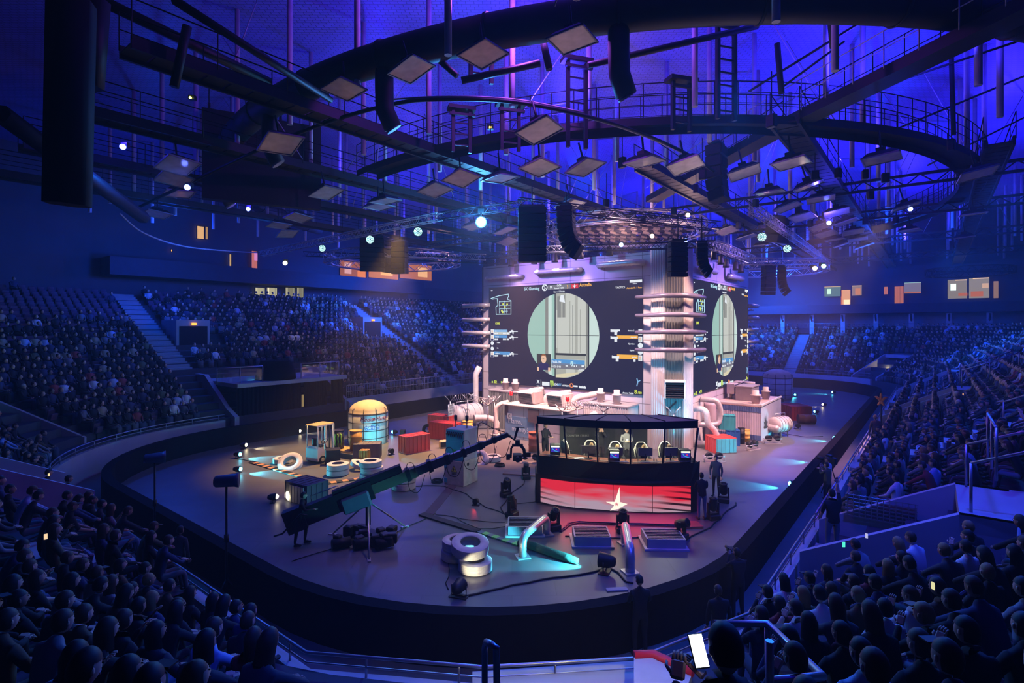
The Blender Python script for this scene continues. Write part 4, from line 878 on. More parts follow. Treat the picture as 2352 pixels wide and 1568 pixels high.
def drum(p, label, mat, R=.32, h=.98, rot=None, lid=None, cat='barrel', z0=0):
    r = thing('oil_drum', label, cat, Vector(p)+Vector((0, 0, z0)), rot=rot or (0, 0, 0))
    MB().lathe([(R, 0), (R, h*.3), (R+.018, h*.32), (R+.018, h*.35), (R, h*.37), (R, h*.63), (R+.018, h*.65), (R+.018, h*.68), (R, h*.7), (R, h)], 28).build('shell', mat, r)
    m = MB(); m.torus((0, 0, h), R, .02, 28, 6); m.build('rim', mat, r); MB().lathe([(.001, h-.02), (R-.02, h-.02)], 24).build('lid', lid or mat, r); return r
fw = Vector((cos(radians(62)), sin(radians(62)), 0)); fl_ = Vector((-fw.y, fw.x, 0)); f0 = P(716, 1064)
plt = MB().box((0, 0, .05), (.9, 1.5, .1)).build('pallet', M('pallet_wood', (.45, .3, .14), .8), None, f0+fw*1.85+Vector((.45, 0, .29)), radians(62)); tag(plt, 'wooden pallet carried on the forklift forks', 'pallet')
dy = drum(f0+fw*1.85+fl_*-.45+Vector((.62, .1, .4)), 'yellow drum on the forklift pallet', OCH, .33, 1.05)
db = drum(f0+fw*1.9+fl_*.35+Vector((.25, -.1, .4)), 'black drum with a green claw mark on the forklift pallet', BLACK, .31, 1.02)
m = MB()
for k_, x in enumerate((-.17, 0, .17)):
    a = AN+.0+x/.32*.9; pts_ = [(.335*cos(a+dx), .335*sin(a+dx), z) for dx, z in ((-.1, .86), (.03, .82), (.0, .6), (.06, .45), (.0, .3), (.07, .18-.05*(k_ == 1)))]
    m.tube(pts_, [.03, .035, .028, .03, .022, .006], 6)
m.build('claw_mark', M('lime_print', (.35, .8, .05), .5), db)
MB().box((0, 0, .4), (.75, .55, .8), bev=.04).build('x', BLACK); o = bpy.data.objects['x']; o.name = 'flight_case'; o.data.name = 'flight_case'; o.location = P(760, 1068)+Vector((0, .3, 0)); o.rotation_euler.z = .3; tag(o, 'black equipment case beside the forklift front wheel', 'case')
# machine cabinet
cl, cc = P(1020, 1111), P(1065, 1118.5); d_ = cc-cl; Lc = d_.length; rc = atan2(d_.y, d_.x)
cab = thing('machine_cabinet', 'tall weathered electric cabinet with turquoise upper half in mid stage', 'cabinet', cl, rc)
WEA = M('weathered_white', (.52, .50, .42), .7, scale=4, bump=.3, var=.5); TQ = M('turquoise_enamel', (.05, .38, .46), .5, var=.3)
MB().box((Lc/2, .6, .56), (Lc, 1.2, 1.12), bev=.02).build('lower_housing', WEA, cab); MB().box((Lc/2+.05, .6, 1.83), (Lc-.1, 1.1, 1.42), bev=.02).build('upper_housing', M('cabinet_grey', (.38, .38, .44), .6), cab)
MB().box((Lc/2+.02, .035, 1.83), (Lc-.14, .03, 1.38)).build('turquoise_door', TQ, cab)
m = MB(); random.seed(4)
for i in range(9): x = .12+i*(Lc-.25)/8; h_ = .1+.12*random.random(); m.cyl((x, .01, 2.32), (x+.03, .01, 2.32-h_), .03, 6, .008); m.cyl((x, .01, 2.30), (x+.09, .01, 2.42), .02, 5)
m.box((Lc/2, .01, 2.32), (Lc-.2, .02, .05)); m.build('ink_drips', BLACK, cab)
MB().box((Lc/2+.1, .0, 1.75), (.62, .05, .5), bev=.01).build('hatch', TQ, cab); MB().box((.6, -.03, 1.55), (.22, .02, .2)).build('green_sticker', M('green_sticker', (.05, .4, .08), .6), cab)
m = MB(); m.box((.1, -.02, .85), (.14, .04, .2)).box((.1, -.02, .2), (.14, .04, .2)); m.build('hinge', TQ, cab)
tr = MB(); tr.prism([(-.17, 0), (.17, 0), (0, .29)], 0, .012, M4=Matrix.Translation((.55, -.012, .62))@Matrix.Rotation(pi/2, 4, 'X')); tri = tr.build('warning_triangle', BLACK, cab)
tr = MB(); tr.prism([(-.135, 0), (.135, 0), (0, .23)], 0, .012, M4=Matrix.Translation((.55, -.026, .642))@Matrix.Rotation(pi/2, 4, 'X')); tr.build('yellow_field', M('warning_yellow', (.62, .62, .04), .5), tri)
tr = MB(); tr.prism([(.02, .2), (-.045, .09), (-.005, .09), (-.02, .0), (.045, .12), (.005, .12)], 0, .012, M4=Matrix.Translation((.55, -.04, .645))@Matrix.Rotation(pi/2, 4, 'X')); tr.build('lightning_bolt', BLACK, tri)
text('380 V', .09, BLACK, cab, (.44, -.01, .5), 'voltage_mark')
MB().cyl((Lc+.001, .35, .95), (Lc+.02, .35, .95), .08, 12).build('dark_hole', BLACK, cab)
def sconce(p, lb): 
    r = thing('small_lamp_post', lb, 'lamp', p); MB().cyl((0, 0, 0), (0, 0, .35), .02, 6).build('stem', BLACK, r); MB().lathe([(.001, .3), (.07, .32), (.08, .55), (.001, .58)], 10).build('head', BLACK, r)
X_ = d_.normalized(); Y_ = Vector((-X_.y, X_.x, 0))
sconce(cl+X_*.3+Y_*.5+Vector((0, 0, 2.54)), 'small black lamp on the left of the cabinet top'); sconce(cl+X_*.85+Y_*.6+Vector((0, 0, 2.54)), 'small black lamp on the right of the cabinet top')
# horizontal tanks
def htank(p, ang, R, L, label, stand=True):
    r = thing('horizontal_tank', label, 'tank', p, ang); z = R+.25; Rm = Matrix.Rotation(pi/2, 3, 'Y')
    pr = [(.001, -L/2-R*.45)]+[(R*sin(a), -L/2-R*.45*cos(a)) for a in (.4, .8, 1.2, 1.5)]+[(R, -L/2), (R, L/2)]+[(R*sin(a), L/2+R*.45*cos(a)) for a in (1.5, 1.2, .8, .4)]+[(.001, L/2+R*.45)]
    MB().lathe(pr, 28, (0, 0, z), R=Rm).build('vessel', M('tank_cream', (.62, .58, .56), .45), r)
    for x in (-L*.4, -L*.13, L*.13, L*.4): MB().torus((x, 0, z), R+.01, .02, 28, 5, M3=Rm).build('hoop', ALU, r)
    for x in (-L*.3, L*.3):
        for y in (-R*.6, R*.6): MB().cyl((x, y, 0), (x, y*.9, z-R*.6), .035, 6).build('leg', STEEL, r)
    m = MB(); m.tube([(-L*.45, 0, z+R+.2), (L*.45, 0, z+R+.2)], .025, 6)
    for x in (-L*.45, 0, L*.45): m.cyl((x, 0, z+R-.02), (x, 0, z+R+.2), .02, 6)
    m.build('top_rail', ALU, r); return r
htank(P(1072, 985)+Vector((-.1, .6, 0)), ALPHA-.1, .72, 2.0, 'big horizontal tank with hoops at the left foot of the tower')
elbow([P(1080, 985)+Vector((.3, -.4, .85)), P(1100, 985)+Vector((0, -.3, .85)), P(1120, 985)+Vector((.1, -.2, .8)), P(1133, 985)+Vector((.2, -.1, .5)), P(1134, 985)+Vector((.2, -.1, .1))], .22, 'fat cream pipe bending down right of the horizontal tank', PC, flange=False)
m = MB(); r = thing('lattice_panel', 'cyan lit lattice panel by the leftmost forked fence post', 'panel', P(1036, 990), ALPHA+.3)
for i in range(6): m.box((0, 0, .9+i*.19), (.85, .03, .03)); m.box((-.42+i*.17, 0, 1.35), (.03, .03, 1.0))
m.box((0, .03, 1.37), (.85, .02, 1.0)); m.build('lattice', M('lattice_paint', (.5, .6, .62), .5), r); MB().cyl((-.4, 0, 0), (-.4, 0, 1.9), .03, 6).build('post', STEEL, r); MB().cyl((.4, 0, 0), (.4, 0, 1.9), .03, 6).build('post', STEEL, r)
drum(P(1074, 1000), 'orange topped drum peeking over the machine cabinet', OCH, .33, .95); drum(P(1226, 1036), 'rust red drum with orange lid left of the booth', M('rust_red', (.33, .09, .05), .7), .3, 1.1, lid=OCH)
htank(P(1797, 1003)+Vector((0, .3, 0)), radians(28), .52, 1.1, 'white horizontal tank on thin legs beside the right corrugated house')
elbow([P(1757, 1003)+Vector((.1, .6, .62)), P(1766, 1003)+Vector((.1, .1, .6)), P(1776, 1003)+Vector((.1, -.25, .6)), P(1786, 1003)+Vector((.1, 0, .68))], .22, 'short white ribbed pipe joining the right corrugated house and the tank', PIPE, flange=False)
# soot mark on the smooth wall of the right house
m = MB(); pts_ = []; random.seed(3)
for i in range(17): a = -0.3+i*3.6/16; rr = (.62 if i % 2 else .3)*(1+.3*random.random()); pts_.append((2.885, 1.1+rr*cos(a)*.9, .75+rr*sin(a)*1.25))
m.add(pts_, [tuple(range(17))]); m.build('soot_mark', BLACK, RB)
drum(P(1712, 1013), 'yellow drum at the foot of the right corrugated house', OCH, .26, .72); drum(P(1703, 1018), 'black drum with gold marks beside the deep blue container', BLACK, .2, .95)
q = P(1833, 972); drum(q+Vector((0, 0, .34)), 'brown drum lying on its side on the right of the stage', M('rust_brown', (.16, .06, .04), .7), .33, 1.15, rot=(pi/2, 0, radians(82)), lid=M('drum_pale_lid', (.3, .5, .55), .5))
# ---- roof light boxes with slats
def skylight(p, rz, label, w=1.15, d=.95, h=.3):
    r = thing('slatted_skylight', label, 'vent box', p, rz)
    MB().box((0, 0, .03), (w+.22, d+.22, .06)).build('base_flange', WHITEP, r); m = MB()
    m.box((0, -d/2, h/2+.05), (w, .05, h)).box((0, d/2, h/2+.05), (w, .05, h)).box((-w/2, 0, h/2+.05), (.05, d, h)).box((w/2, 0, h/2+.05), (.05, d, h)); m.build('frame', M('skylight_frame', (.42, .44, .48), .5), r)
    MB().box((0, 0, .2), (w-.06, d-.06, .2)).build('slat_gap_shade', BLACK, r)  # black filler block puts the shade between the slats into colour
    for i in range(7): MB().box((0, -d/2+.09+i*(d-.18)/6, h+.05), (w-.04, .05, .015)).build('slat', M('dark_slat', (.12, .13, .16), .5), r)
    return r
skylight(Vector((.45, 18.9, 0)), -.02, 'slatted roof light box under cyan light, left of the three before the booth'); skylight(Vector((2.65, 18.0, 0)), -.03, 'slatted roof light box, middle of the three before the booth'); skylight(Vector((5.0, 17.8, 0)), -.04, 'slatted roof light box, right of the three before the booth', 1.2)
RIB = M('galvanised_duct', (.50, .52, .56), .35, .5, scale=9, bump=.25)
def floor_arch(a, b, h, label, r=.13):
    a, b = Vector(a), Vector(b); root = thing('duct_arch', label, 'duct', a); d = b-a; Z = Vector((0, 0, h)); q = [Vector((0, 0, .02)), Z*.3, Z*.65, Z*.86+d*.03, Z*.97+d*.09]+[Z+d*(.15+.7*k/16) for k in range(17)]+[Z*.97+d*.91, Z*.86+d*.97, Z*.65+d, Z*.3+d, d+Vector((0, 0, .02))]
    MB().tube(q, r, 14, ridge=.05).build('ribbed_tube', RIB, root)
    for p in (Vector((0, 0, 0)), d): MB().box(p+Vector((0, 0, .02)), (.42, .42, .04), rz=.3).build('flange', RIB, root)
    return root
floor_arch((.33, 16.8, 0), (1.2, 18.6, 0), .64, 'ribbed duct arch under cyan light left of the front roof light boxes'); floor_arch((3.46, 15.75, 0), (3.75, 17.85, 0), .66, 'ribbed duct arch between the middle and right roof light boxes', .14)
# cable ramps and rolls
def ramp(pts, w, mats, label, seg=.28, h=.05):
    r = thing('cable_ramp', label, 'cable ramp', pts[0]); o0 = Vector(pts[0]); ms = [MB() for _ in mats]
    for i in range(len(pts)-1):
        a, b = Vector(pts[i])-o0, Vector(pts[i+1])-o0; d = b-a; n = int(d.length/seg); rz = atan2(d.y, d.x)
        for j in range(n): ms[j % len(mats)].box(a+d*((j+.5)/n)+Vector((0, 0, h/2)), (d.length/n*1.01, w, h), rz, taper=1)
    for k_, mm in enumerate(ms): mm.build('stripe' if k_ else 'rubber_body', mats[k_], r)
ramp([P(578, 1062), P(660, 1086), P(735, 1108)], .3, [BLACK, M('stripe_orange', (.65, .30, .12), .6)], 'striped rubber speed ramp along the left of the stage', .26); ramp([P(745, 1112), P(826, 1100)], .3, [BLACK, MATS['stripe_orange']], 'short orange striped speed ramp next to the crane', .26)
ramp([P(1100, 1222), P(1192, 1252)], .22, [M('ramp_grey', (.2, .3, .3), .6), M('stripe_green', (.25, .85, .2), .5)], 'green striped cable ramp running to the duct arch', .2)
ramp([P(968, 1182), P(1098, 1222)], .3, [M('ramp_dark', (.05, .045, .05), .8)], 'dark flat cable ramp in the middle of the floor', .5, .06); ramp([P(985, 1180), P(1048, 1105)], .4, [M('ramp_dull', (.09, .06, .08), .8)], 'worn dull strip on the floor below the machine cabinet', .5, .015)
tag(MB().tube([P(1192, 1252)+Vector((0, 0, .1)), P(1225, 1262)+Vector((0, 0, .12)), P(1262, 1276)+Vector((0, 0, .13)), P(1300, 1289)+Vector((0, 0, .13)), P(1327, 1296)+Vector((0, 0, .1))], [.1, .13, .12, .13, .09], 14).build('netting_roll', M('dark_netting', (.05, .07, .05), .95, bump=.8, scale=14)), 'rolled dark netting lying on the floor in the cyan beam', 'roll')
# cables on the floor
def cable(pts, label, r=.018, mat=RUBBER, wig=.12, z=.02, seed=1):
    rnd = random.Random(seed); q = []
    for i in range(len(pts)-1):
        a, b = Vector(pts[i]), Vector(pts[i+1]); n = max(2, int((b-a).length/.35)); d = (b-a).normalized(); x = Vector((-d.y, d.x, 0))
        for j in range(n): q.append(a.lerp(b, j/n)+x*(wig*sin(i*3+j*1.1)*rnd.random())+Vector((0, 0, z if a.z < .01 else 0)))
    q.append(Vector(pts[-1])+Vector((0, 0, z))); return tag(MB().tube(q, r, 5).build('cable', mat), label, 'cable')
cable([P(1390, 1305), P(1300, 1325), P(1180, 1345), P(1062, 1372)], 'thick black cable from the front cyan lamp to the front left lamp', .03)
cable([P(1030, 1355), P(1032, 1325), P(1028, 1290), P(1024, 1260)], 'black cable running up beside the front tyre stack', .015)
cable([P(1400, 1305), P(1430, 1330), P(1455, 1340)], 'black cable tangle in front of the front cyan lamp', .03, seed=5)
cable([P(1205, 1105), P(1185, 1125), P(1166, 1148), P(1150, 1165), P(1170, 1190)], 'black cable joining the moving lights left of the booth', .025)
cable([P(955, 1117), P(1020, 1117), P(1060, 1130), P(1098, 1155), P(1160, 1182)], 'black cable from the tyres past the red lamp', .018)
cable([P(1000, 1183), P(1080, 1195), P(1160, 1200)], 'thin black cable left of the first roof light box', .012); cable([P(1030, 1185), P(1100, 1215), P(1160, 1210)], 'curving thin cable left of the first roof light box', .012, seed=8)
cable([P(545, 1055), P(600, 1065)], 'short black cable by the left cyan floor lamps', .015); cable([P(670, 1290), P(760, 1262), P(900, 1228), P(1000, 1180)], 'long thin cable under the camera crane', .015, wig=.05)
cable([P(1575, 1242), P(1620, 1218), P(1655, 1190), P(1690, 1155)], 'black cable with silver tape behind the moving lights on the right', .03, seed=3)
cable([P(1165, 1160), P(1240, 1152)], 'straight cable to the left end of the booth', .012, wig=.02)
cable([P(1730, 985), P(1850, 1004), P(1890, 1002)], 'thin cable across the right of the stage', .015, wig=.04)
CABP = M('glossy_cable', (.10, .10, .13), .2, .2)
for i, (dz, o_) in enumerate(((0, 0), (.03, .06), (.0, .12))):
    cable([P(1262, 1210)+Vector((0, o_, 0)), P(1290, 1222)+Vector((0, o_, 0)), P(1306, 1208)+Vector((0, o_*2, 0)), P(1330, 1202)+Vector((0, o_, 0)), P(1420, 1206)+Vector((0, o_, 0)), P(1500, 1208)+Vector((0, o_, 0)), P(1556, 1210)+Vector((0, o_, 0))], 'glossy bundle of cables behind the roof light boxes', .022, CABP, .03, .03+dz)['group'] = 'cable bundle in front of the booth'
cable([P(1298, 1232), P(1400, 1236), P(1500, 1234)], 'glossy cable between the middle and right roof light boxes', .02, CABP, .03)
for (u, v, lb) in ((1004, 1107, 'coil of dark rope on the floor left of the machine cabinet'), (1148, 1070, 'dark heap of cable right of the flat tyre'), (1660, 1030, 'coil of cable behind the red and turquoise container')):
    m = MB()
    for i in range(4): m.torus((0, 0, .02+.03*i), .26-.03*(i % 2), .02, 22, 5)
    tag(m.build('cable_coil', RUBBER, None, P(u, v)), lb, 'coil')
# ---- floor lamps
def par(p, dirv, col, s, label, power=0, spot=40, scale=1.0, lens=True, aim_z=-.12, mat=None):
    d = Vector(dirv).normalized(); rz = atan2(d.y, d.x); r = thing('floor_spotlight', label, 'spotlight', p, rz)
    m = MB(); Rm = Matrix.Rotation(pi/2, 3, 'Y'); m.lathe([(.001, -.22), (.08, -.2), (.13, -.08), (.14, .1), (.15, .12), (.13, .12)], 16, (0, 0, .22), R=Rm); m.build('housing', BLACK, r)
    m = MB(); m.tube([(0, -.17, .02), (0, -.17, .25), (0, .17, .25), (0, .17, .02)] if False else [(0, -.17, .24), (0, -.17, .03), (0, .17, .03), (0, .17, .24)], .014, 5); m.box((0, 0, .012), (.2, .4, .024)); m.build('yoke', BLACK, r)
    if lens: 
        m = MB(); m.lathe([(.001, .115), (.128, .115)], 16, (0, 0, .22), R=Rm); m.build('lens', E(mat or ('lens_%.1f%.1f%.1f' % tuple(col)), col, s), r)
    r.scale = (scale,)*3
    if power:
        L = light('SPOT', Vector(p)+Vector((0, 0, .24*scale))+d*.2*scale, col, power, Vector(p)+Vector((0, 0, .24*scale))+d+Vector((0, 0, aim_z)), size=.05, spot=spot, blend=.4, name='floor_beam')
    return r
cy = (.08, .75, 1.0); wm = (1, .82, .5)
FLP = [(560, 1030, (1, .05), wm, 45, 'warm floor lamp farthest back of the left group of three'), (546, 1052, (1, -.1), cy, 130, 'cyan floor lamp, middle of the left group of three'), (546, 1087, (1, .0), cy, 130, 'cyan floor lamp, front of the left group of three'),
       (684, 997, (1, .2), wm, 40, 'warm floor lamp behind the forklift'), (627, 1153, (1, .3), (1, .9, .6), 60, 'warm floor lamp shining at the dark slatted container'), (966, 946, (1, -.4), cy, 130, 'cyan floor lamp far back left of the red containers'),
       (906, 999, (-.9, -.3), cy, 90, 'cyan floor lamp at the right foot of the storage tank'), (1828, 911, (-1, -.6), cy, 60, 'cyan floor lamp right of the far storage tank'), (1915, 905, (-1, .1), cy, 130, 'cyan floor lamp farthest right on the stage'),
       (1893, 934, (-1, .0), wm, 60, 'warm floor lamp near the right boards'), (1875, 951, (-1, .1), cy, 130, 'cyan floor lamp behind the lying brown drum'), (1098, 922, (.3, -1), cy, 20, 'cyan floor lamp far back at the left edge of the tower'),
       (1822, 1122, (-1, .22), cy, 170, 'cyan floor lamp by the right boards nearest the booth'), (1882, 1062, (-1, .12), cy, 150, 'cyan floor lamp by the right boards, second from the booth'), (1921, 1013, (-1, .1), cy, 130, 'cyan floor lamp by the right boards, third from the booth')]
for (u, v, d, c, pw, lb) in FLP:
    p = P(u, v); back = Vector((0, 0, 0)); par(p, (d[0], d[1], 0), c, 14, lb, pw*(30 if u < 600 else 16), 62, 1.0, aim_z=-.05)
    # a glowing ball is added at each lens to imitate its glare
    if u < 1100 or u > 1820: MB().sphere((0, 0, 0), .1, 10).build('lens_glare', E('glow_%.1f' % c[0], c, 18), bpy.data.objects[[o.name for o in bpy.data.objects if o.get('label') == lb][0]], (.0, 0, .22)).location = (.12, 0, .22)
par(P(1054, 1370), (.35, 1, 0), (1, .88, .55), 8, 'black can lamp at the front edge, shining at the front tyre stack', 75, 55, 1.25, aim_z=-.03)
par(P(1390, 1312), (-1, .42, 0), cy, 20, 'black can lamp whose cyan beam crosses the front floor', 1700, 56, 1.5, aim_z=-.13)
par(P(1093, 1160), (-.3, -1, 0), (1, .03, .02), 3, 'small can lamp with red glow in the middle of the floor', 3, 60, .8)
par(P(898, 1044), (1, -.95, 0), cy, 10, 'can lamp right of the grey container, turned to the machine cabinet', 420, 50, aim_z=.12)  # otherwise dark can; its cyan beam is added to brighten the cabinet
par(P(866, 1040), (-.12, 1, 0), cy, 10, 'cyan can lamp hidden behind the grey container, shining at the storage tank', 260, 75, aim_z=.25)
light('SPOT', W(9, 22, .4)+Vector((0, 0, 0)), (1, .9, .6), 1, W(12, 25, 0), name='floor_beam')
light('SPOT', P(1660, 1330)+Vector((0, 0, 2.5)), (1, .95, .5), 60, P(1665, 1230), size=.1, spot=35, blend=.9, name='yellow_pool')
def moving_head(p, rz, label, tilt=.2, k=1.0):
    r = thing('moving_head_light', label, 'stage light', p, rz)
    MB().box((0, 0, .09), (.4, .34, .18), bev=.03).build('base', BLACK, r)
    m = MB(); m.box((-.17, 0, .36), (.05, .12, .4)).box((.17, 0, .36), (.05, .12, .4)).box((0, 0, .2), (.38, .14, .05)); m.build('yoke', BLACK, r)
    Rm = Euler((tilt, 0, 0)).to_matrix(); h = MB(); h.lathe([(.08, -.2), (.13, -.16), (.14, .0), (.12, .18), (.14, .22), (.11, .24), (.001, .22)], 16, (0, 0, .48), R=Rm); hd = h.build('head', BLACK, r)
    MB().lathe([(.001, .235), (.1, .235)], 14, (0, 0, .48), R=Rm).build('lens', M('dark_lens', (.04, .05, .08), .1, .3), hd); r.scale = (k,)*3; return r
for i, (u, v, rz, tl, lb) in enumerate(((1208, 1100, .3, .2, 'moving light nearest the left side of the booth'), (1162, 1140, .6, .5, 'moving light, second of three left of the booth'), (1176, 1186, 1, -.3, 'moving light, front one of three left of the booth'),
        (1272, 1216, .5, .6, 'moving light behind the cyan lit duct arch'), (1430, 1222, 0, .3, 'moving light behind the right duct arch'), (1565, 1238, .8, 1.2, 'moving light tilted over right of the right roof light box'),
        (1638, 1192, .2, .1, 'moving light nearest the two men right of the booth'), (1662, 1153, -.4, .2, 'moving light behind the two men right of the booth'))):
    moving_head(P(u, v), rz, lb, tl, 1.12 if v > 1130 else 1.0)
def lamp_bar(p, rz, label, n=2):
    r = thing('double_spotlight', label, 'stage light', p, rz); m = MB(); L = .55*n
    m.tube([(-L/2, -.15, .3), (L/2, -.15, .3), (L/2, .15, .3), (-L/2, .15, .3), (-L/2, -.15, .3)], .02, 6)
    for x in (-L/2, L/2): m.cyl((x, 0, 0), (x, 0, .3), .02, 6)
    m.box((0, 0, .01), (L, .5, .02)); m.build('frame', ALU, r)
    for i in range(n):
        x = -L/2+L*(i+.5)/n; c = MB().lathe([(.06, -.2), (.15, -.15), (.18, .1), (.16, .12)], 14, (x, 0, .33), R=Euler((pi/2, 0, 0)).to_matrix()).build('can', BLACK, r); MB().lathe([(.001, .1), (.15, .1)], 14, (x, 0, .33), R=Euler((pi/2, 0, 0)).to_matrix()).build('lens', M('red_tint_lens', (.4, .05, .04), .2, emit=.3), c)
    return r
lamp_bar(P(1218, 1062), -.2, 'twin can lights in an aluminium frame left of the booth'); lamp_bar(P(1640, 1060), .1, 'twin can lights in an aluminium frame right of the booth'); lamp_bar(P(1728, 1032), .6, 'tilted twin can lights on the right of the stage'); lamp_bar(P(1775, 1018), .1, 'twin can lights at the foot of the white horizontal tank')
par(P(1832, 985), (-.2, -1, 0), (1, .12, .05), 3, 'small can lamp with dim red glow right of the white tank', 0, scale=1.1); par(P(1795, 922), (-.2, -1, 0), (.3, .3, .3), .2, 'dark can lamp by the far storage tank', 0)
tag(MB().box((0, 0, .22), (.5, .42, .44), bev=.05).build('old_monitor', M('beige_plastic', (.5, .42, .28), .6), None, P(1019, 1028), .4), 'old beige box monitor left of the machine cabinet', 'monitor')
MB().box((-.06, -.22, .24), (.36, .02, .3)).build('dark_glass', BLACK, bpy.data.objects['old_monitor'])
tag(MB().box((0, 0, .03), (1.9, .4, .06)).build('floor_board', M('plank', (.25, .18, .15), .8), None, P(1200, 1090), -.25), 'flat wooden board on the floor left of the booth', 'board')
tag(MB().box((0, 0, .04), (.75, .55, .08)).build('floor_hatch', M('hatch_red', (.3, .1, .08), .7), None, P(1585, 1208), .1), 'small dark hatch plate right of the glossy cable bundle', 'hatch')
sp_ = thing('speaker_stand_lamp', 'small wedge speaker on the floor behind the tank lamps', 'speaker', P(925, 1000)); MB().box((0, 0, .2), (.35, .3, .4), bev=.04).build('cabinet', BLACK, sp_)
def smooth(P_, k=6):
    q = []
    for i in range(len(P_)-1):
        p0, p1, p2, p3 = P_[max(i-1, 0)], P_[i], P_[i+1], P_[min(i+2, len(P_)-1)]
        for j in range(k): t = j/k; q.append(.5*((2*p1)+(p2-p0)*t+(2*p0-5*p1+4*p2-p3)*t*t+(3*p1-p0-3*p2+p3)*t**3))
    return q+[P_[-1]]
# ---- camera crane
CT_, CP_, CTIP = Vector((-7.35, 17.65, .78)), Vector((-4.9, 18.3, 1.72)), Vector((-.15, 19.6, 3.27))
cr = thing('camera_crane', 'long black camera crane reaching from the left over the stage floor', 'camera crane', Vector((-4.9, 18.3, 0))); o_ = cr.location.copy()
ax = (CTIP-CT_); q_ = ax.to_track_quat('X', 'Z'); eu = q_.to_euler(); ARM = M('crane_arm', (.06, .065, .075), .4, .3)
def arm(f0, f1, w, h, nm, mat=ARM, up=0): return MB().box(CT_.lerp(CTIP, (f0+f1)/2)-o_+q_@Vector((0, 0, up)), ((f1-f0)*ax.length, w, h), rot=eu).build(nm, mat, cr)
arm(.02, .36, .34, .62, 'counterweight_section', BLACK); arm(-.01, .07, .4, .75, 'weight_box', BLACK); arm(.2, .5, .26, .3, 'rear_beam', BLACK, .28); arm(.3, .56, .32, .34, 'middle_section', M('crane_olive', (.10, .09, .06), .5)); arm(.5, .72, .22, .3, 'outer_section', ARM); arm(.68, .88, .18, .22, 'outer_section', ARM); arm(.85, 1.0, .14, .16, 'outer_section', ARM)
for f, s_ in ((.52, .42), (.62, .4), (.7, .36), (.78, .32), (.86, .26), (.93, .22)):
    MB().box(CT_.lerp(CTIP, f)-o_, (.14, s_*.8, s_), rot=eu).build('clamp', BLACK, cr)
    a_ = CT_.lerp(CTIP, f)-o_; MB().tube(smooth([a_+Vector((-.05, -.1, .1)), a_+Vector((.0, -.15, .4)), a_+Vector((.18, -.15, .42)), a_+Vector((.28, -.12, .1))]), .012, 5).build('cable_loop', RUBBER, cr)
    MB().tube(smooth([a_+Vector((0, -.12, -.1)), a_+Vector((.1, -.15, -.5)), a_+Vector((.4, -.15, -.55)), a_+Vector((.6, -.12, -.0))]), .012, 5).build('cable_loop', RUBBER, cr)
MB().tube(smooth([a_+Vector((-.6, -.1, 0)), a_+Vector((-.5, -.2, .65)), a_+Vector((0, -.2, .45)), a_+Vector((.4, -.1, .3))]), .015, 5).build('cable_loop', RUBBER, cr)
MB().box(CP_-o_+Vector((-.35, -.2, -.42)), (.95, .3, .55), rot=Euler((0, -.3, .27)), bev=.06).build('motor_case', M('case_bluegrey', (.10, .13, .20), .6, bump=.3), cr)
MB().cyl((0, 0, .45), (0, 0, 1.7), .09, 12).build('column', BLACK, cr)
for (x, y) in ((.5, -1.75), (1.05, 1.0), (-1.3, .3)): MB().cyl((0, 0, 1.25), (x, y, .04), .03, 8).build('tripod_leg', ALU, cr); MB().box((x, y, .02), (.3, .1, .04), rz=atan2(y, x)).build('foot', ALU, cr)
random.seed(9)
for i in range(16): MB().box((random.uniform(-.8, .9), random.uniform(-.9, .6), .14+random.uniform(0, .22)), (random.uniform(.25, .5), random.uniform(.2, .4), random.uniform(.2, .4)), random.uniform(0, 3), bev=.03).build("ballast_bag", BLACK, cr)
m = MB()
for a in range(3): m.cyl((-.9+.7*a, -1.0, .18), (-.4+.7*a, -.7, .18), .16, 10)
m.build('wheels', RUBBER, cr)
MB().tube([CT_-o_+Vector((-.5, .1, -.5)), CT_-o_+Vector((-.1, -.2, -.3)), CT_-o_+Vector((.5, -.25, .35)), CT_-o_+Vector((.7, -.2, .3))], .03, 6).build('handle', BLACK, cr)
m = MB(); q0 = CT_-o_+q_@Vector((.9, 0, .42)); m.tube([q0, q0+q_@Vector((0, 0, .12)), q0+q_@Vector((.9, 0, .12)), q0+q_@Vector((.9, 0, 0))], .02, 6); m.build('grab_rail', STEEL, cr)
# remote camera head at the tip
ch = thing('hanging_camera', 'remote controlled camera hanging in a black bracket from the crane tip', 'camera', CTIP+Vector((.25, 0, -.1)))
MB().tube([(-.25, 0, .1), (-.02, 0, -.1), (.1, 0, .3), (.1, 0, .36)], .05, 8).build('neck', BLACK, ch); MB().tube([(.02, 0, .36), (.36, 0, .36)], .02, 6).build('grip', BLACK, ch); MB().cyl((.1, 0, -.1), (.1, 0, -.3), .09, 10).build('pan_motor', BLACK, ch)
MB().tube([(-.05, 0, -.3), (-.13, 0, -.4), (-.15, 0, -.75)], .04, 8).tube([(.22, 0, -.3), (.34, 0, -.45), (.38, 0, -.75)], .06, 8).box((.1, 0, -.29), (.4, .14, .08)).build('bracket', BLACK, ch)
MB().box((.1, 0, -.72), (.34, .4, .22), bev=.03).build('camera_body', BLACK, ch); MB().cyl((.1, -.2, -.72), (.1, -.45, -.72), .09, 14).build('camera_lens', M('dark_lens', (.04, .05, .08), .1, .3), ch); MB().box((.5, .02, -.64), (.17, .06, .16)).box((-.24, 0, -.72), (.14, .12, .2)).build('side_monitor', BLACK, ch)
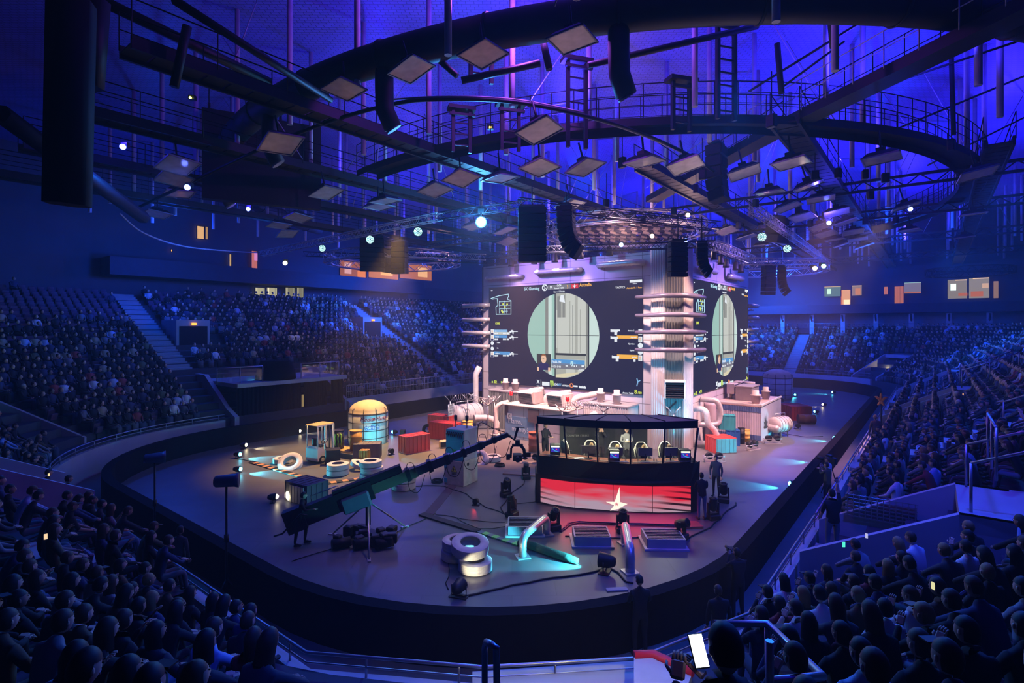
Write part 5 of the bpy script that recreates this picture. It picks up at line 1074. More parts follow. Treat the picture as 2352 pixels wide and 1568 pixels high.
# black followspots on stands outside the boards, left
def stand_lamp(p, h, label, rz):
    r = thing('followspot', label, 'stage light', p, rz); MB().cyl((0, 0, .3), (0, 0, h), .03, 8).build('pole', DARKM, r)
    for a in (0, 2.1, 4.2): MB().cyl((0, 0, .5), (.4*cos(a), .4*sin(a), .02), .02, 6).build('leg', DARKM, r)
    MB().lathe([(.1, -.3), (.15, -.25), (.17, .2), (.2, .3), (.18, .3)], 16, (0, 0, h+.15), R=Euler((0, pi/2, 0)).to_matrix()).build('housing', M('lamp_blue_black', (.05, .06, .12), .4), r); MB().cyl((0, 0, h*.5), (0, 0, h*.5+.2), .06, 8).build('knob', BLACK, r); return r
stand_lamp(Vector((-.5316*14.3, 14.3, 0)), 2.95, 'lamp on a tall stand outside the left boards, nearer the camera', .3); stand_lamp(Vector((-.665*17.4, 17.4, 0)), 2.8, 'lamp on a tall stand outside the left boards, farther one', .6)

# ================================================================ PLAYER BOOTH
BO = Vector((4.2, 21.6, 0)); bt = thing('player_booth', 'black glazed player booth with a curved front in the middle of the stage', 'booth', BO)
def L3(x, y, z): return Vector((x, y, z))-BO
ledc = [(1.15, 21.8), (2.48, 21.2), (3.92, 20.85), (5.4, 20.65), (6.9, 20.7)]
Bp = [(1.08, 21.9), (2.17, 21.4), (3.32, 20.8), (4.52, 20.5), (5.77, 20.57), (7.01, 20.7)]; Tp = [(.98, 21.3), (2.02, 20.8), (3.2, 20.4), (4.45, 20.2), (5.75, 20.2), (7.06, 20.4)]
BKp = [(2.75, 23.4), (3.43, 23.4), (4.13, 23.4), (4.9, 23.4), (5.65, 23.4), (6.37, 23.4)]
BB = M('booth_black', (.012, .012, .022), .45, spec=.3)
body = [(1.0, 23.2), (1.0, 21.95)]+[(x, y+.12) for x, y in ledc]+[(7.35, 21.0), (7.5, 21.9), (7.3, 23.6), (4.2, 24.2)]
MB().prism([(x-BO.x, y-BO.y) for x, y in body], 0, 1.2).build('plinth', BB, bt)
m = MB(); fr_ = [(.98, 22.0)]+Bp+[(7.35, 21.0)]; lo = [(1.05, 22.0)]+[(x, y+.13) for x, y in ledc]+[(7.3, 21.0)]
lo2 = [lo[0], lo[1], lo[2], ((lo[2][0]+lo[3][0])/2, (lo[2][1]+lo[3][1])/2), lo[3], lo[4], lo[5], lo[6]]
band(m, [L3(x, y, 1.1) for x, y in lo2], [L3(x, y, 1.95) for x, y in fr_]); m.build('front_cladding', BB, bt)
m = MB(); band(m, [L3(7.3, 21.0, 0), L3(7.5, 22.3, 0), L3(7.3, 23.6, 0)], [L3(7.2, 20.9, 1.95), L3(7.3, 22.3, 1.95), L3(7.0, 23.6, 1.95)]); band(m, [L3(1.0, 23.6, 0), L3(.95, 22, 0)], [L3(1.1, 23.6, 1.95), L3(1.0, 22, 1.95)]); m.build('side_cladding', BB, bt)
# led banner: curved screen made of four panels
lb_ = thing('led_banner', 'curved led banner with a red and white flag and a star below the booth windows', 'screen', Vector((*ledc[2], 0)))
def ledmat():
    m = bpy.data.materials.new('flag_graphic'); m.use_nodes = True; nt = m.node_tree
    for n in list(nt.nodes): nt.nodes.remove(n)
    N = lambda t: nt.nodes.new(t); out = N('ShaderNodeOutputMaterial'); em = N('ShaderNodeEmission'); em.inputs[1].default_value = .85; nt.links.new(em.outputs[0], out.inputs[0])
    uv = N('ShaderNodeUVMap'); sp = N('ShaderNodeSeparateXYZ'); nt.links.new(uv.outputs[0], sp.inputs[0])
    def mth(op, a, b=None, c=None):
        n = N('ShaderNodeMath'); n.operation = op
        for i, x in enumerate((a, b, c)):
            if x is None: continue
            if isinstance(x, (int, float)): n.inputs[i].default_value = x
            else: nt.links.new(x, n.inputs[i])
        return n.outputs[0]
    x, y = sp.outputs[0], sp.outputs[1]
    nz = N('ShaderNodeTexNoise'); nz.inputs['Scale'].default_value = 3; nt.links.new(uv.outputs[0], nz.inputs['Vector'])
    # sweeping folds
    w = N('ShaderNodeTexWave'); w.inputs['Scale'].default_value = .55; w.inputs['Distortion'].default_value = 3.2; w.inputs['Detail'].default_value = 1.5; w.bands_direction = 'Y'
    cb = N('ShaderNodeCombineXYZ'); nt.links.new(mth('MULTIPLY', x, 1.1), cb.inputs[0]); nt.links.new(mth('ADD', mth('MULTIPLY', y, 2.6), mth('MULTIPLY', x, 1.6)), cb.inputs[1]); nt.links.new(cb.outputs[0], w.inputs['Vector'])
    # white field: low band sagging in the middle
    cen = mth('ABSOLUTE', mth('SUBTRACT', x, .42)); edge = mth('SUBTRACT', .52, mth('MULTIPLY', cen, .35)); t = mth('ADD', mth('SUBTRACT', edge, y), mth('MULTIPLY', mth('SUBTRACT', nz.outputs['Fac'], .5), 1.3))
    ramp_ = N('ShaderNodeMapRange'); ramp_.inputs['From Min'].default_value = -.3; ramp_.inputs['From Max'].default_value = .32; nt.links.new(t, ramp_.inputs[0])
    mx = N('ShaderNodeMix'); mx.data_type = 'RGBA'; nt.links.new(ramp_.outputs[0], mx.inputs[0]); mx.inputs[6].default_value = (.86, .03, .06, 1); mx.inputs[7].default_value = (.50, .36, .46, 1)
    dk = N('ShaderNodeMapRange'); dk.inputs['From Min'].default_value = .12; dk.inputs['From Max'].default_value = .4; dk.inputs['To Min'].default_value = .04; nt.links.new(w.outputs['Fac'], dk.inputs[0])
    side = N('ShaderNodeMapRange'); side.inputs['From Min'].default_value = .28; side.inputs['From Max'].default_value = .5; nt.links.new(mth('ADD', cen, mth('MULTIPLY', mth('SUBTRACT', .5, y), .25)), side.inputs[0])
    f = mth('SUBTRACT', 1, mth('MULTIPLY', side.outputs[0], mth('SUBTRACT', 1, dk.outputs[0]))); vm = N('ShaderNodeVectorMath'); vm.operation = 'SCALE'; nt.links.new(mx.outputs[2], vm.inputs[0]); nt.links.new(f, vm.inputs['Scale']); nt.links.new(vm.outputs[0], em.inputs[0]); return m
FLG = ledmat(); lens_ = [0]
for i in range(4): lens_.append(lens_[-1]+hypot(ledc[i+1][0]-ledc[i][0], ledc[i+1][1]-ledc[i][1]))
for i in range(4):
    a, b = Vector((*ledc[i], 0))-lb_.location, Vector((*ledc[i+1], 0))-lb_.location; g = (b-a).normalized()*.012; a += g; b -= g; n_ = Vector((-g.y, g.x, 0)).normalized()*.07
    m = MB(); m.add([a+Vector((0, 0, .06)), b+Vector((0, 0, .06)), b+Vector((0, 0, 1.06)), a+Vector((0, 0, 1.06))], [(0, 1, 2, 3)], 0); m.add([p+n_ for p in (a+Vector((0, 0, .04)), b+Vector((0, 0, .04)), b+Vector((0, 0, 1.08)), a+Vector((0, 0, 1.08)))], [(3, 2, 1, 0)], 1)
    o = m.build('led_tile', [FLG, BLACK], lb_); uvl = o.data.uv_layers.new(name='UVMap'); us = [lens_[i]/lens_[-1], lens_[i+1]/lens_[-1]]
    for li, (uu, vv) in enumerate(((us[0], 0), (us[1], 0), (us[1], 1), (us[0], 1))): uvl.data[li].uv = (uu, vv)
sc_ = Vector((*ledc[2], 0))-lb_.location; m = MB()
def star_pt(x, z): return Vector((sc_.x+x, -.035+(-.0 if x < 0 else 0)-.24*min(0, x)*-0+(.0), z))
st_ = [(.22, .98), (.3, .42), (.62, .36), (.3, .22), (-.12, .1) if False else (.32, .1), (-.14, .02), (.0, .26), (-.3, .40), (.02, .42)]
gA = (Vector((*ledc[2], 0))-Vector((*ledc[1], 0))).normalized(); gB = (Vector((*ledc[3], 0))-Vector((*ledc[2], 0))).normalized()
def onled(x, z): return sc_+(gB if x > 0 else gA)*x+Vector((0, -.03, z))
out_ = [(.24, 1.0), (.27, .42), (.55, .36), (.27, .20), (.24, .16), (-.12, .06), (.03, .28), (-.28, .40), (.06, .42)]
m.add([onled(*p) for p in out_], [tuple(range(len(out_)-1, -1, -1))]); m.build('star_emblem', E('star_cream', (1, .82, .68), 1.25), lb_)
m = MB(); sm_ = [(.13+.085*(1 if i % 2 == 0 else .42)*sin(i*pi/5), .33+.085*(1 if i % 2 == 0 else .42)*cos(i*pi/5)) for i in range(10)]
m.add([onled(x, z)+Vector((0, -.01, 0)) for x, z in sm_], [tuple(range(9, -1, -1))]); m.build('small_star', E('star_rose', (.75, .25, .28), 1), lb_)
light('AREA', Vector((4.0, 20.3, .6)), (1, .04, .12), 60, Vector((4.0, 18.5, -1.5)), size=5, sy=.9, name='banner_glow')
# roof
m = MB(); T = [L3(x, y, 3.35) for x, y in Tp]; T2 = [L3(x, y-.02, 3.64) for x, y in Tp]; BK = [L3(x, y, 3.36) for x, y in BKp]; BK2 = [L3(x, y, 3.26) for x, y in BKp]
band(m, T, T2, 1); band(m, T2, BK, 0); band(m, BK, BK2, 1); band(m, BK2, T, 1); m.add([T[0], T2[0], BK[0], BK2[0]], [(3, 2, 1, 0)], 1); m.add([T[5], T2[5], BK[5], BK2[5]], [(0, 1, 2, 3)], 1)
m.build('roof', [M('roof_felt', (.30, .27, .21), .7), BB], bt)
for i in range(6): MB().tube([T2[i]+Vector((0, 0, .015)), BK[i]+Vector((0, 0, .015))], .022, 5).build('roof_seam', BB, bt)
# side wings of the roof reaching the back corners
m = MB(); m.add([T2[0], BK[0], L3(1.3, 23.0, 3.38)], [(0, 1, 2)]); m.add([T2[5], L3(7.0, 22.9, 3.38), BK[5]], [(0, 1, 2)]); m.build('roof_wing', MATS['roof_felt'], bt)
for i in range(6): MB().tube([L3(*Bp[i], 1.95), L3(*Tp[i], 3.36)], .045 if i in (0, 5) else .035, 4).build('mullion', BB, bt)
FRM = M('window_strip', (.5, .5, .42), .5)
for i in range(5):
    m = MB(); a, b, c, d = L3(*Bp[i], 2.0), L3(*Bp[i+1], 2.0), L3(*Tp[i+1], 3.33), L3(*Tp[i], 3.33); m.add([a, b, c, d], [(0, 1, 2, 3)]); gp = m.build('window_pane', glass('booth_glass', (.92, .95, .9), .06), bt)
    MB().tube([a+Vector((.05, -.02, .03)), b+Vector((-.05, -.02, .03))], .014, 4).tube([a+Vector((.06, -.02, .03)), d+Vector((.06, -.02, -.02))], .008, 4).build('pale_bead', FRM, gp)
# interior: floor, back wall, desk
MB().prism([(x-BO.x, y-BO.y) for x, y in [(1.1, 22.1)]+Bp[1:-1]+[(7.2, 21.0), (7.2, 23.3), (1.2, 23.4)]], 1.2, 1.25).build('inner_floor', M('booth_carpet', (.05, .05, .05), .9), bt)
m = MB(); band(m, [L3(2.1, 23.7, 1.2), L3(4.2, 24.1, 1.2), L3(6.0, 23.8, 1.2)], [L3(2.1, 23.7, 3.3), L3(4.2, 24.1, 3.3), L3(6.0, 23.8, 3.3)]); m.build('back_curtain', M('booth_curtain', (.035, .04, .04), .9, bump=.3), bt)
text('COUNTER STRIKE', .13, M('grey_print', (.25, .27, .25), .7), bt, L3(2.35, 23.7, 2.35), 'lettering')
dk = thing('player_desk', 'long curved brown desk behind the booth windows', 'desk', BO)
m = MB(); ins = [(x, y+.07) for x, y in Bp]; outb = [(x+(4.1-x)*.1, y+.85) for x, y in Bp]; n = 6
m.add([L3(x, y, z) for z in (1.9, 1.95) for x, y in ins+outb[::-1]], [tuple(range(11, -1, -1)), tuple(range(12, 24))]+[(i, (i+1) % 12, 12+(i+1) % 12, 12+i) for i in range(12)]); m.build('desk_top', M('desk_brown', (.16, .06, .04), .35), dk)
for i in (0, 2, 3, 5): MB().box(L3(outb[i][0], outb[i][1]-.1, 1.57), (.06, .06, .66)).build('leg', DARKM, dk)
for x, y in ((2.2, 22.2), (4.2, 21.6), (6.2, 21.9)): light('AREA', Vector((x, y, 3.2)), (1, .93, .72), 75, Vector((x, y-.1, 1)), size=.8, name='booth_lamp')
MB().box(L3(4.1, 22.0, 3.27), (3.4, .12, .04)).build('ceiling_strip', E('strip_light', (1, .95, .75), 2.5), bt)
# chairs
def gchair(x, y, rz, label, turned=0):
    r = thing('gaming_chair', label, 'chair', Vector((x, y, 1.25)), rz+turned, 'racing chairs in the booth'); CB_ = M('chair_black', (.02, .02, .02), .4); CWt = M('chair_white_piping', (.75, .73, .62), .4)
    MB().box((0, 0, .48), (.52, .5, .12), bev=.04).build('seat', CB_, r)
    pr = [(-.24, .5), (-.25, .7), (-.28, .95), (-.22, 1.08), (-.15, 1.19), (-.09, 1.22), (.09, 1.22), (.15, 1.19), (.22, 1.08), (.28, .95), (.25, .7), (.24, .5)]
    m = MB(); n = len(pr); m.add([(a, yy-(z-.5)*-.18, z) for yy in (.2, .3) for a, z in pr], [tuple(range(n-1, -1, -1)), tuple(range(n, 2*n))]+[(i, (i+1) % n, n+(i+1) % n, n+i) for i in range(n)]); bk = m.build('backrest', CB_, r)
    MB().tube([(a, .2+(z-.5)*.18-.02, z) for a, z in pr], .022, 6).build('white_piping', CWt, bk); MB().tube([(-.2, .2, .8), (-.22, .28, 1.1), (-.12, .31, 1.22)], .02, 5).tube([(.2, .2, .8), (.22, .28, 1.1), (.12, .31, 1.22)], .02, 5).build('white_piping', CWt, bk)
    for sx in (-.3, .3): MB().box((sx, 0, .68), (.07, .3, .04), bev=.01).box((sx, 0, .58), (.04, .06, .2)).build('armrest', CB_, r)
    MB().cyl((0, 0, .1), (0, 0, .44), .03, 8).build('gas_column', DARKM, r); m = MB()
    for i in range(5): a = i*2*pi/5; m.cyl((0, 0, .1), (.3*cos(a), .3*sin(a), .05), .025, 6)
    m.build('star_base', DARKM, r); return r
def inb(u, off, z=1.25):   # point in the booth along the ray column u, off metres behind the desk front
    x0 = (u-CX)/F; import bisect
    best = min(((abs((a[0]*(1-t)+b[0]*t)/(a[1]*(1-t)+b[1]*t)-x0), a[0]*(1-t)+b[0]*t, a[1]*(1-t)+b[1]*t) for a, b in zip(Bp[:-1], Bp[1:]) for t in [k/20 for k in range(21)]))
    y = best[2]+off; return Vector((x0*y, y, z))
CH = [(1313, 'empty racing chair turned sideways in the second booth pane', 1.9, 1.15), (1358, 'racing chair at the right edge of the second booth pane, player leaning in', 0, 1.15), (1416, 'racing chair in the middle booth pane', 0, 1.15), (1476, 'racing chair in the fourth booth pane', 0, 1.15), (1532, 'racing chair in the fifth booth pane', 0, 1.15)]
for u, lb, tn, off in CH: q = inb(u, off); gchair(q.x, q.y, 0, lb, tn)
# monitors, computers, small things on the desk
def monitor(u, label, off=.45):
    q = inb(u, off, 1.95); r = thing('monitor', label, 'monitor', q, 0, 'player monitors on the booth desk'); MB().box((0, 0, .36), (.56, .03, .32)).build('screen_back', M('monitor_grey', (.22, .22, .22), .4), r); MB().cyl((0, 0, .01), (0, 0, .3), .025, 8).build('stand', DARKM, r); MB().box((0, 0, .01), (.28, .2, .02)).build('foot', DARKM, r); return r
for u, lb in ((1352, 'flat monitor back seen in the second booth pane'), (1414, 'flat monitor back in the middle booth pane'), (1482, 'flat monitor back in the fourth booth pane'), (1540, 'flat monitor back in the fifth booth pane')): monitor(u, lb)
def pc(u, label, off=.28):
    q = inb(u, off, 1.95); r = thing('computer_tower', label, 'computer', q, -.05, 'computer towers on the booth desk'); MB().box((0, 0, .24), (.42, .34, .48), bev=.02).build('case', BLACK, r)
    MB().box((0, -.18, .3), (.34, .012, .22)).build('lit_side_panel', E('pc_violet', (.05, .03, .5), 1), r); m = MB(); m.tube([(-.12, -.19, .34), (-.04, -.19, .25), (.12, -.19, .2)], .012, 5); m.build('cyan_tube', E('pc_cyan', (.05, .6, .8), 1), r)
    MB().box((0, -.18, .41), (.34, .014, .06)).build('light_strip', E('pc_strip', (.9, 1, .6), 2), r); MB().box((.05, -.19, .3), (.05, .01, .04)).build('red_light', E('pc_red', (1, .05, .1), 1), r); return r
pc(1275, 'lit computer tower in the leftmost booth pane'); pc(1410, 'lit computer tower in the middle booth pane', .22); pc(1572, 'lit computer tower in the rightmost booth pane')
def bottle(u, off, label, h=.22, mat=None):
    o = MB().lathe([(.03, 0), (.035, .01), (.035, h*.6), (.015, h*.8), (.015, h), (.001, h)], 10).build('water_bottle', mat or glass('bottle_plastic', (.9, .95, 1), .3), None, inb(u, off, 1.95)); return tag(o, label, 'bottle')
bottle(1437, .25, 'clear bottle beside the computer in the middle booth pane'); bottle(1466, .18, 'clear bottle left of the fourth booth pane keyboard'); bottle(1502, .22, 'clear bottle in the fourth booth pane'); bottle(1508, .2, 'second clear bottle in the fourth booth pane', .15)
def slab(nm, u, off, d, mat, label, cat): return tag(MB().box((0, 0, d[2]/2), d, bev=.005).build(nm, mat, None, inb(u, off, 1.955), .1), label, cat)
slab('papers', 1330, .25, (.4, .25, .02), M('pale_paper', (.6, .6, .7), .6), 'pale sheets on the desk in the second booth pane', 'papers'); slab('mouse_pad', 1364, .3, (.36, .2, .012), M('red_pad', (.45, .02, .02), .6), 'red mouse pad in the second booth pane', 'mouse pad')
slab('keyboard', 1432, .3, (.3, .13, .02), M('keyboard_blue', (.08, .06, .3), .4), 'dark keyboard right of the middle computer', 'keyboard'); slab('keyboard', 1482, .3, (.4, .14, .02), BLACK, 'black keyboard in the fourth booth pane', 'keyboard'); slab('mouse_pad', 1545, .3, (.34, .2, .012), MATS['red_pad'], 'red mouse pad in the fifth booth pane', 'mouse pad')
# ================================================================ CEILING RIG
C0 = Vector((8.0, 41.0, 0)); RIG = M('rig_black', (.014, .014, .022), .55, .2); RIGB = M('rig_dark_blue', (.03, .03, .055), .55, .2)
POSTM = M('hanger_paint', (.5, .5, .6), .5, .1)
# posts between the roof and the grid
pb = MB().cyl((0, 0, 15.0), (0, 0, 21), .11, 8)
post0 = None
for i in range(19):
    for j in range(14):
        s, t = 11+i*4.0, -10.5+j*4.3+(i % 2)*.8; p = W(s, t, 0)
        if p.y < 8 or abs(p.x/p.y) > 1.02: continue
        lab = 'upright blue lit post under the roof, %s the camera' % ('closest to' if i < 3 else 'in the middle rows from' if i < 8 else 'among the rows far from'); g = 'roof hanger posts, '+('front' if i < 3 else 'middle' if i < 8 else 'back')+' rows'
        if post0 is None: post0 = pb.build('roof_hanger', POSTM, None, p); tag(post0, lab, 'post', g)
        else: o = post0.copy(); COL.objects.link(o); o.location = p; o['label'] = lab; o['group'] = g
# thin slanting tie rods
random.seed(12); tie = 0
for i in range(44):
    s, t = random.uniform(10, 60), random.uniform(-9, 34); a = W(s, t, 20.9); b = W(s+random.choice((-2.6, 2.6, 0)), t+random.choice((-2.6, 2.6)), 15.2)
    if a.y < 10 or abs(a.x/a.y) > 1: continue
    o = MB().cyl((0, 0, 0), b-a, .022, 5).build('tie_rod', POSTM, None, a); tag(o, 'thin slanting rod bracing the posts under the roof', 'rod', 'tie rods under the roof')
# long beams with walkway grating, along the hall
for k_, t in enumerate((-8.6, -2.1, 4.4, 10.9, 17.4, 23.9, 30.4, 36.9)):
    s0 = {4.4: 22, -2.1: 30, -8.6: 34, 10.9: 24}.get(t, 5); s1 = 84
    r = thing('roof_beam', 'long dark beam with walkway grating running along the hall, %s' % ('first above the right stand', 'second above the right stand', 'above the right rink boards', 'above the right tower face', 'above the middle of the tower', 'above the left tower face', 'above the left rink boards', 'farthest left above the far stand')[k_], 'beam', W(s0, t, 14.7), ALPHA)
    L = s1-s0; MB().box((L/2, -.45, .15), (L, .1, .36)).box((L/2, .45, .15), (L, .1, .36)).build('girder', RIG, r)
    m = MB()
    for i in range(int(L/.7)): m.box((i*.7+.3, 0, .1), (.62, .8, .04))
    tag(m.build('grating', RIG, r), kind='stuff')
    for y in (-.5, .5):
        m = MB(); m.tube([(0, y, 1.3), (L, y, 1.3)], .022, 5).tube([(0, y, .8), (L, y, .8)], .016, 5)
        for i in range(int(L/2.2)): m.cyl((i*2.2, y, .2), (i*2.2, y, 1.3), .018, 5)
        m.build('guard_rail', RIG, r)
for k_, s in enumerate((34, 43, 56, 70)):
    r = thing('cross_beam', 'thin dark cross beam under the roof, number %s from the camera' % ('one', 'two', 'three', 'four', 'five', 'six')[k_], 'beam', W(s, -12, 14.4), ALPHA+pi/2); L = 58
    m = MB(); m.box((L/2, 0, .5), (L, .12, .14)).box((L/2, 0, -.0), (L, .12, .14))
    for i in range(int(L/1.2)): m.cyl((i*1.2, 0, 0), (i*1.2+.6, 0, .5), .03, 4).cyl((i*1.2+.6, 0, .5), (i*1.2+1.2, 0, 0), .03, 4)
    m.build('lattice', RIG, r)
def arc(R, a0, a1, n, z, c=C0): return [c+Vector((R*cos(a0+(a1-a0)*i/n), R*sin(a0+(a1-a0)*i/n), z)) for i in range(n+1)]
# ring catwalk
rc_ = thing('ring_catwalk', 'round catwalk with guard rails circling above the stage', 'catwalk', C0+Vector((0, 0, 15))); Z0 = Vector((0, 0, 15))
def rel(pts): return [p-C0-Z0 for p in pts]
a0, a1 = radians(222), radians(385); m = MB(); i_, o_2 = arc(20.1, a0, a1, 70, 15), arc(21.2, a0, a1, 70, 15)
band(m, rel(i_), rel(o_2)); band(m, [p+Vector((0, 0, -.3)) for p in rel(i_)], rel(i_)); band(m, rel(o_2), [p+Vector((0, 0, -.3)) for p in rel(o_2)]); m.build('deck', RIG, rc_)
for R in (20.1, 21.2):
    m = MB(); q = arc(R, a0, a1, 70, 15)
    for h_ in (.45, .85, 1.25): m.tube([p+Vector((0, 0, h_)) for p in rel(q)], .022 if h_ > 1 else .015, 5)
    for p in rel(q): m.cyl(p, p+Vector((0, 0, 1.25)), .02, 5)
    m.build('guard_rail', RIG, rc_)
# radial catwalk to the upper right
def catwalk(p0, p1, label, w=.8, z=15):
    p0, p1 = Vector(p0), Vector(p1); d = p1-p0; L = d.length; rz = atan2(d.y, d.x); r = thing('catwalk', label, 'catwalk', (*p0.xy, z), rz, rot=(0, 0, rz)); MB().box((L/2, 0, 0), (L, w, .35)).build('deck', RIG, r)
    for y in (-w/2, w/2):
        m = MB(); m.tube([(0, y, 1.25), (L, y, 1.25)], .022, 5).tube([(0, y, .7), (L, y, .7)], .016, 5)
        for i in range(int(L/1.1)+1): m.cyl((i*1.1, y, .1), (i*1.1, y, 1.25), .02, 5)
        m.build('guard_rail', POSTM if y > 0 else RIG, r)
catwalk((13.9, 8.0), (10.75, 20.6), 'straight catwalk running up to the upper right corner'); catwalk((10.5, 21.5), (8.6, 33), 'straight catwalk from the ring towards the hall centre')
# big round duct ring with drop nozzles
DUCT = M('big_duct', (.035, .035, .05), .6, .1, bump=.2, scale=2)
du = thing('air_duct', 'thick dark air duct bending round the ceiling from upper centre to the left', 'duct', C0+Vector((0, 0, 16)))
th0, th1 = radians(-72), radians(-196)
q = [p-C0-Vector((0, 0, 16)) for p in arc(26.4, th0, th1, 60, 16)]; q = [q[0]+Vector((1.6, -.9, .6)), q[0]+Vector((.7, -.2, .1))]+q
MB().tube(q, .52, 18).build('main_tube', DUCT, du)
for i in range(4, len(q)-1, 4): d = (q[i+1]-q[i]).normalized(); MB().cyl(q[i]-d*.04, q[i]+d*.04, .56, 18).build('joint_band', DUCT, du)
for (u, lb_n) in ((1395, .42), (905, .5), (625, .5), (452, .45)):
    k = (u-CX)/F; best = min(q, key=lambda p: abs((p.x+C0.x)/(p.y+C0.y)-k)); h_ = 1.7
    nz = MB(); nz.tube([best, best+Vector((0, 0, -1.0)), best+Vector((.02, 0, -h_)), best+Vector((.25, .15, -h_-.55))], .3, 14); nz.build('drop_nozzle', DUCT, du); MB().cyl(best+Vector((.25, .15, -h_-.54)), best+Vector((.29, .17, -h_-.6)), .27, 14).build('nozzle_mouth', M('nozzle_metal', (.4, .33, .3), .4), du)
# sagging cable bundle
def cab3(pts, r, label, mat=RIG, k=6):
    P_ = [Vector(p) for p in pts]; q = []
    for i in range(len(P_)-1):
        p0, p1, p2, p3 = P_[max(i-1, 0)], P_[i], P_[i+1], P_[min(i+2, len(P_)-1)]
        for j in range(k): t = j/k; q.append(.5*((2*p1)+(p2-p0)*t+(2*p0-5*p1+4*p2-p3)*t*t+(3*p1-p0-3*p2+p3)*t**3))
    q.append(P_[-1]); return tag(MB().tube([x-P_[0] for x in q], r, 6).build('hanging_cable', mat, None, P_[0]), label, 'cable')
cab3([PD(300, 485, 26), PD(560, 360, 23), PD(740, 285, 20), PD(900, 240, 18.5), PD(1010, 228, 18), PD(1180, 234, 18), PD(1350, 268, 18.5), PD(1480, 310, 20), PD(1580, 355, 22), PD(1650, 400, 24)], .07, 'thick black cable bundle sagging across the whole ceiling')
cab3([PD(860, 232, 18.6), PD(1010, 222, 18), PD(1180, 228, 18), PD(1340, 258, 18.5)], .03, 'thin pale cable running along the black cable bundle', POSTM)
cab3([PD(275, 490, 30), PD(330, 535, 32), PD(420, 565, 36), PD(520, 576, 42), PD(590, 580, 48)], .05, 'long cable sagging down at the left behind the stands', POSTM)
# flood lamps
FLG_ = M('flood_glass', (.75, .70, .68), .15, .2, var=.45, scale=3)
def flood(p, rz, k, label, group):
    r = thing('flood_lamp', label, 'ceiling lamp', p, rz, group, rot=(radians(-8), 0, rz))
    m = MB(); m.add([(x*a, y*a, z) for z, a in ((0, .62), (.22, .4)) for x, y in ((-1, -1), (1, -1), (1, 1), (-1, 1))], [(4, 5, 6, 7), (0, 1, 5, 4), (1, 2, 6, 5), (2, 3, 7, 6), (3, 0, 4, 7)]); m.build('hood', RIG, r)
    MB().box((0, 0, .01), (1.16, 1.16, .03)).build('glass', FLG_, r)
    m = MB()
    for x in (-.6, .6): m.box((x, 0, 0), (.05, 1.25, .06)); m.box((0, x, 0), (1.25, .05, .06))
    m.build('frame', M('flood_frame', (.3, .3, .34), .5, .3), r); MB().cyl((0, 0, .2), (0, 0, 1.1), .04, 6).box((0, 0, .3), (.5, .3, .2)).build('hanger', RIG, r); r.scale = (k,)*3; return r
G1 = 'square flood lamps under the lighting grid'
FL = [(1110, 125), (1315, 92), (945, 160), (790, 205), (1240, 385), (1345, 385), (1480, 372), (1575, 380), (1710, 397), (1768, 442), (1810, 476), (1843, 499), (1818, 375), (1858, 427), (1885, 457), (1922, 488), (1945, 510), (1150, 410), (1060, 410), (1000, 437), (885, 462), (750, 443), (685, 500), (640, 518), (660, 537),
      (2025, 365), (2245, 400), (2080, 475), (2235, 492), (1885, 521), (1898, 538), (1918, 550), (1935, 562), (1960, 533), (1970, 550), (1985, 565), (2090, 530), (1670, 530), (1715, 545), (1750, 563), (408, 380), (400, 412), (410, 445), (645, 330), (360, 492), (1090, 520), (1160, 530), (870, 475), (1165, 555), (1310, 470), (2215, 545), (1240, 300)]
first = None
for i, (u, v) in enumerate(FL):
    zl = 14.2 if v < 230 else 13.6; Y = F*(zl-H)/(HY-v); p = Vector(((u-CX)/F*Y, Y, zl))
    side = 'left' if u < 900 else 'right' if u > 1650 else 'middle'; near_ = 'near' if Y < 18 else 'mid' if Y < 27 else 'far'
    lab = 'square flood lamp, %s part of the hall, %s' % (side, {'near': 'close overhead', 'mid': 'halfway to the tower', 'far': 'among the small distant ones'}[near_]); gp = '%s %s flood lamps' % (near_, side)
    if first is None: first = flood(p, ALPHA, .78, lab, gp)
    else:
        dd = dup(first, p, None, lab, gp); dd.rotation_euler = (radians(-10+7*sin(i*2.3)), radians(6*cos(i*1.7)), ALPHA+.15*sin(i)); dd.scale = (.78 if v < 230 else 1,)*3
for (p, e) in ((W(20, 8, 9.5), 160), (W(30, 4, 9.5), 160), (W(20, 20, 9), 70)): pass
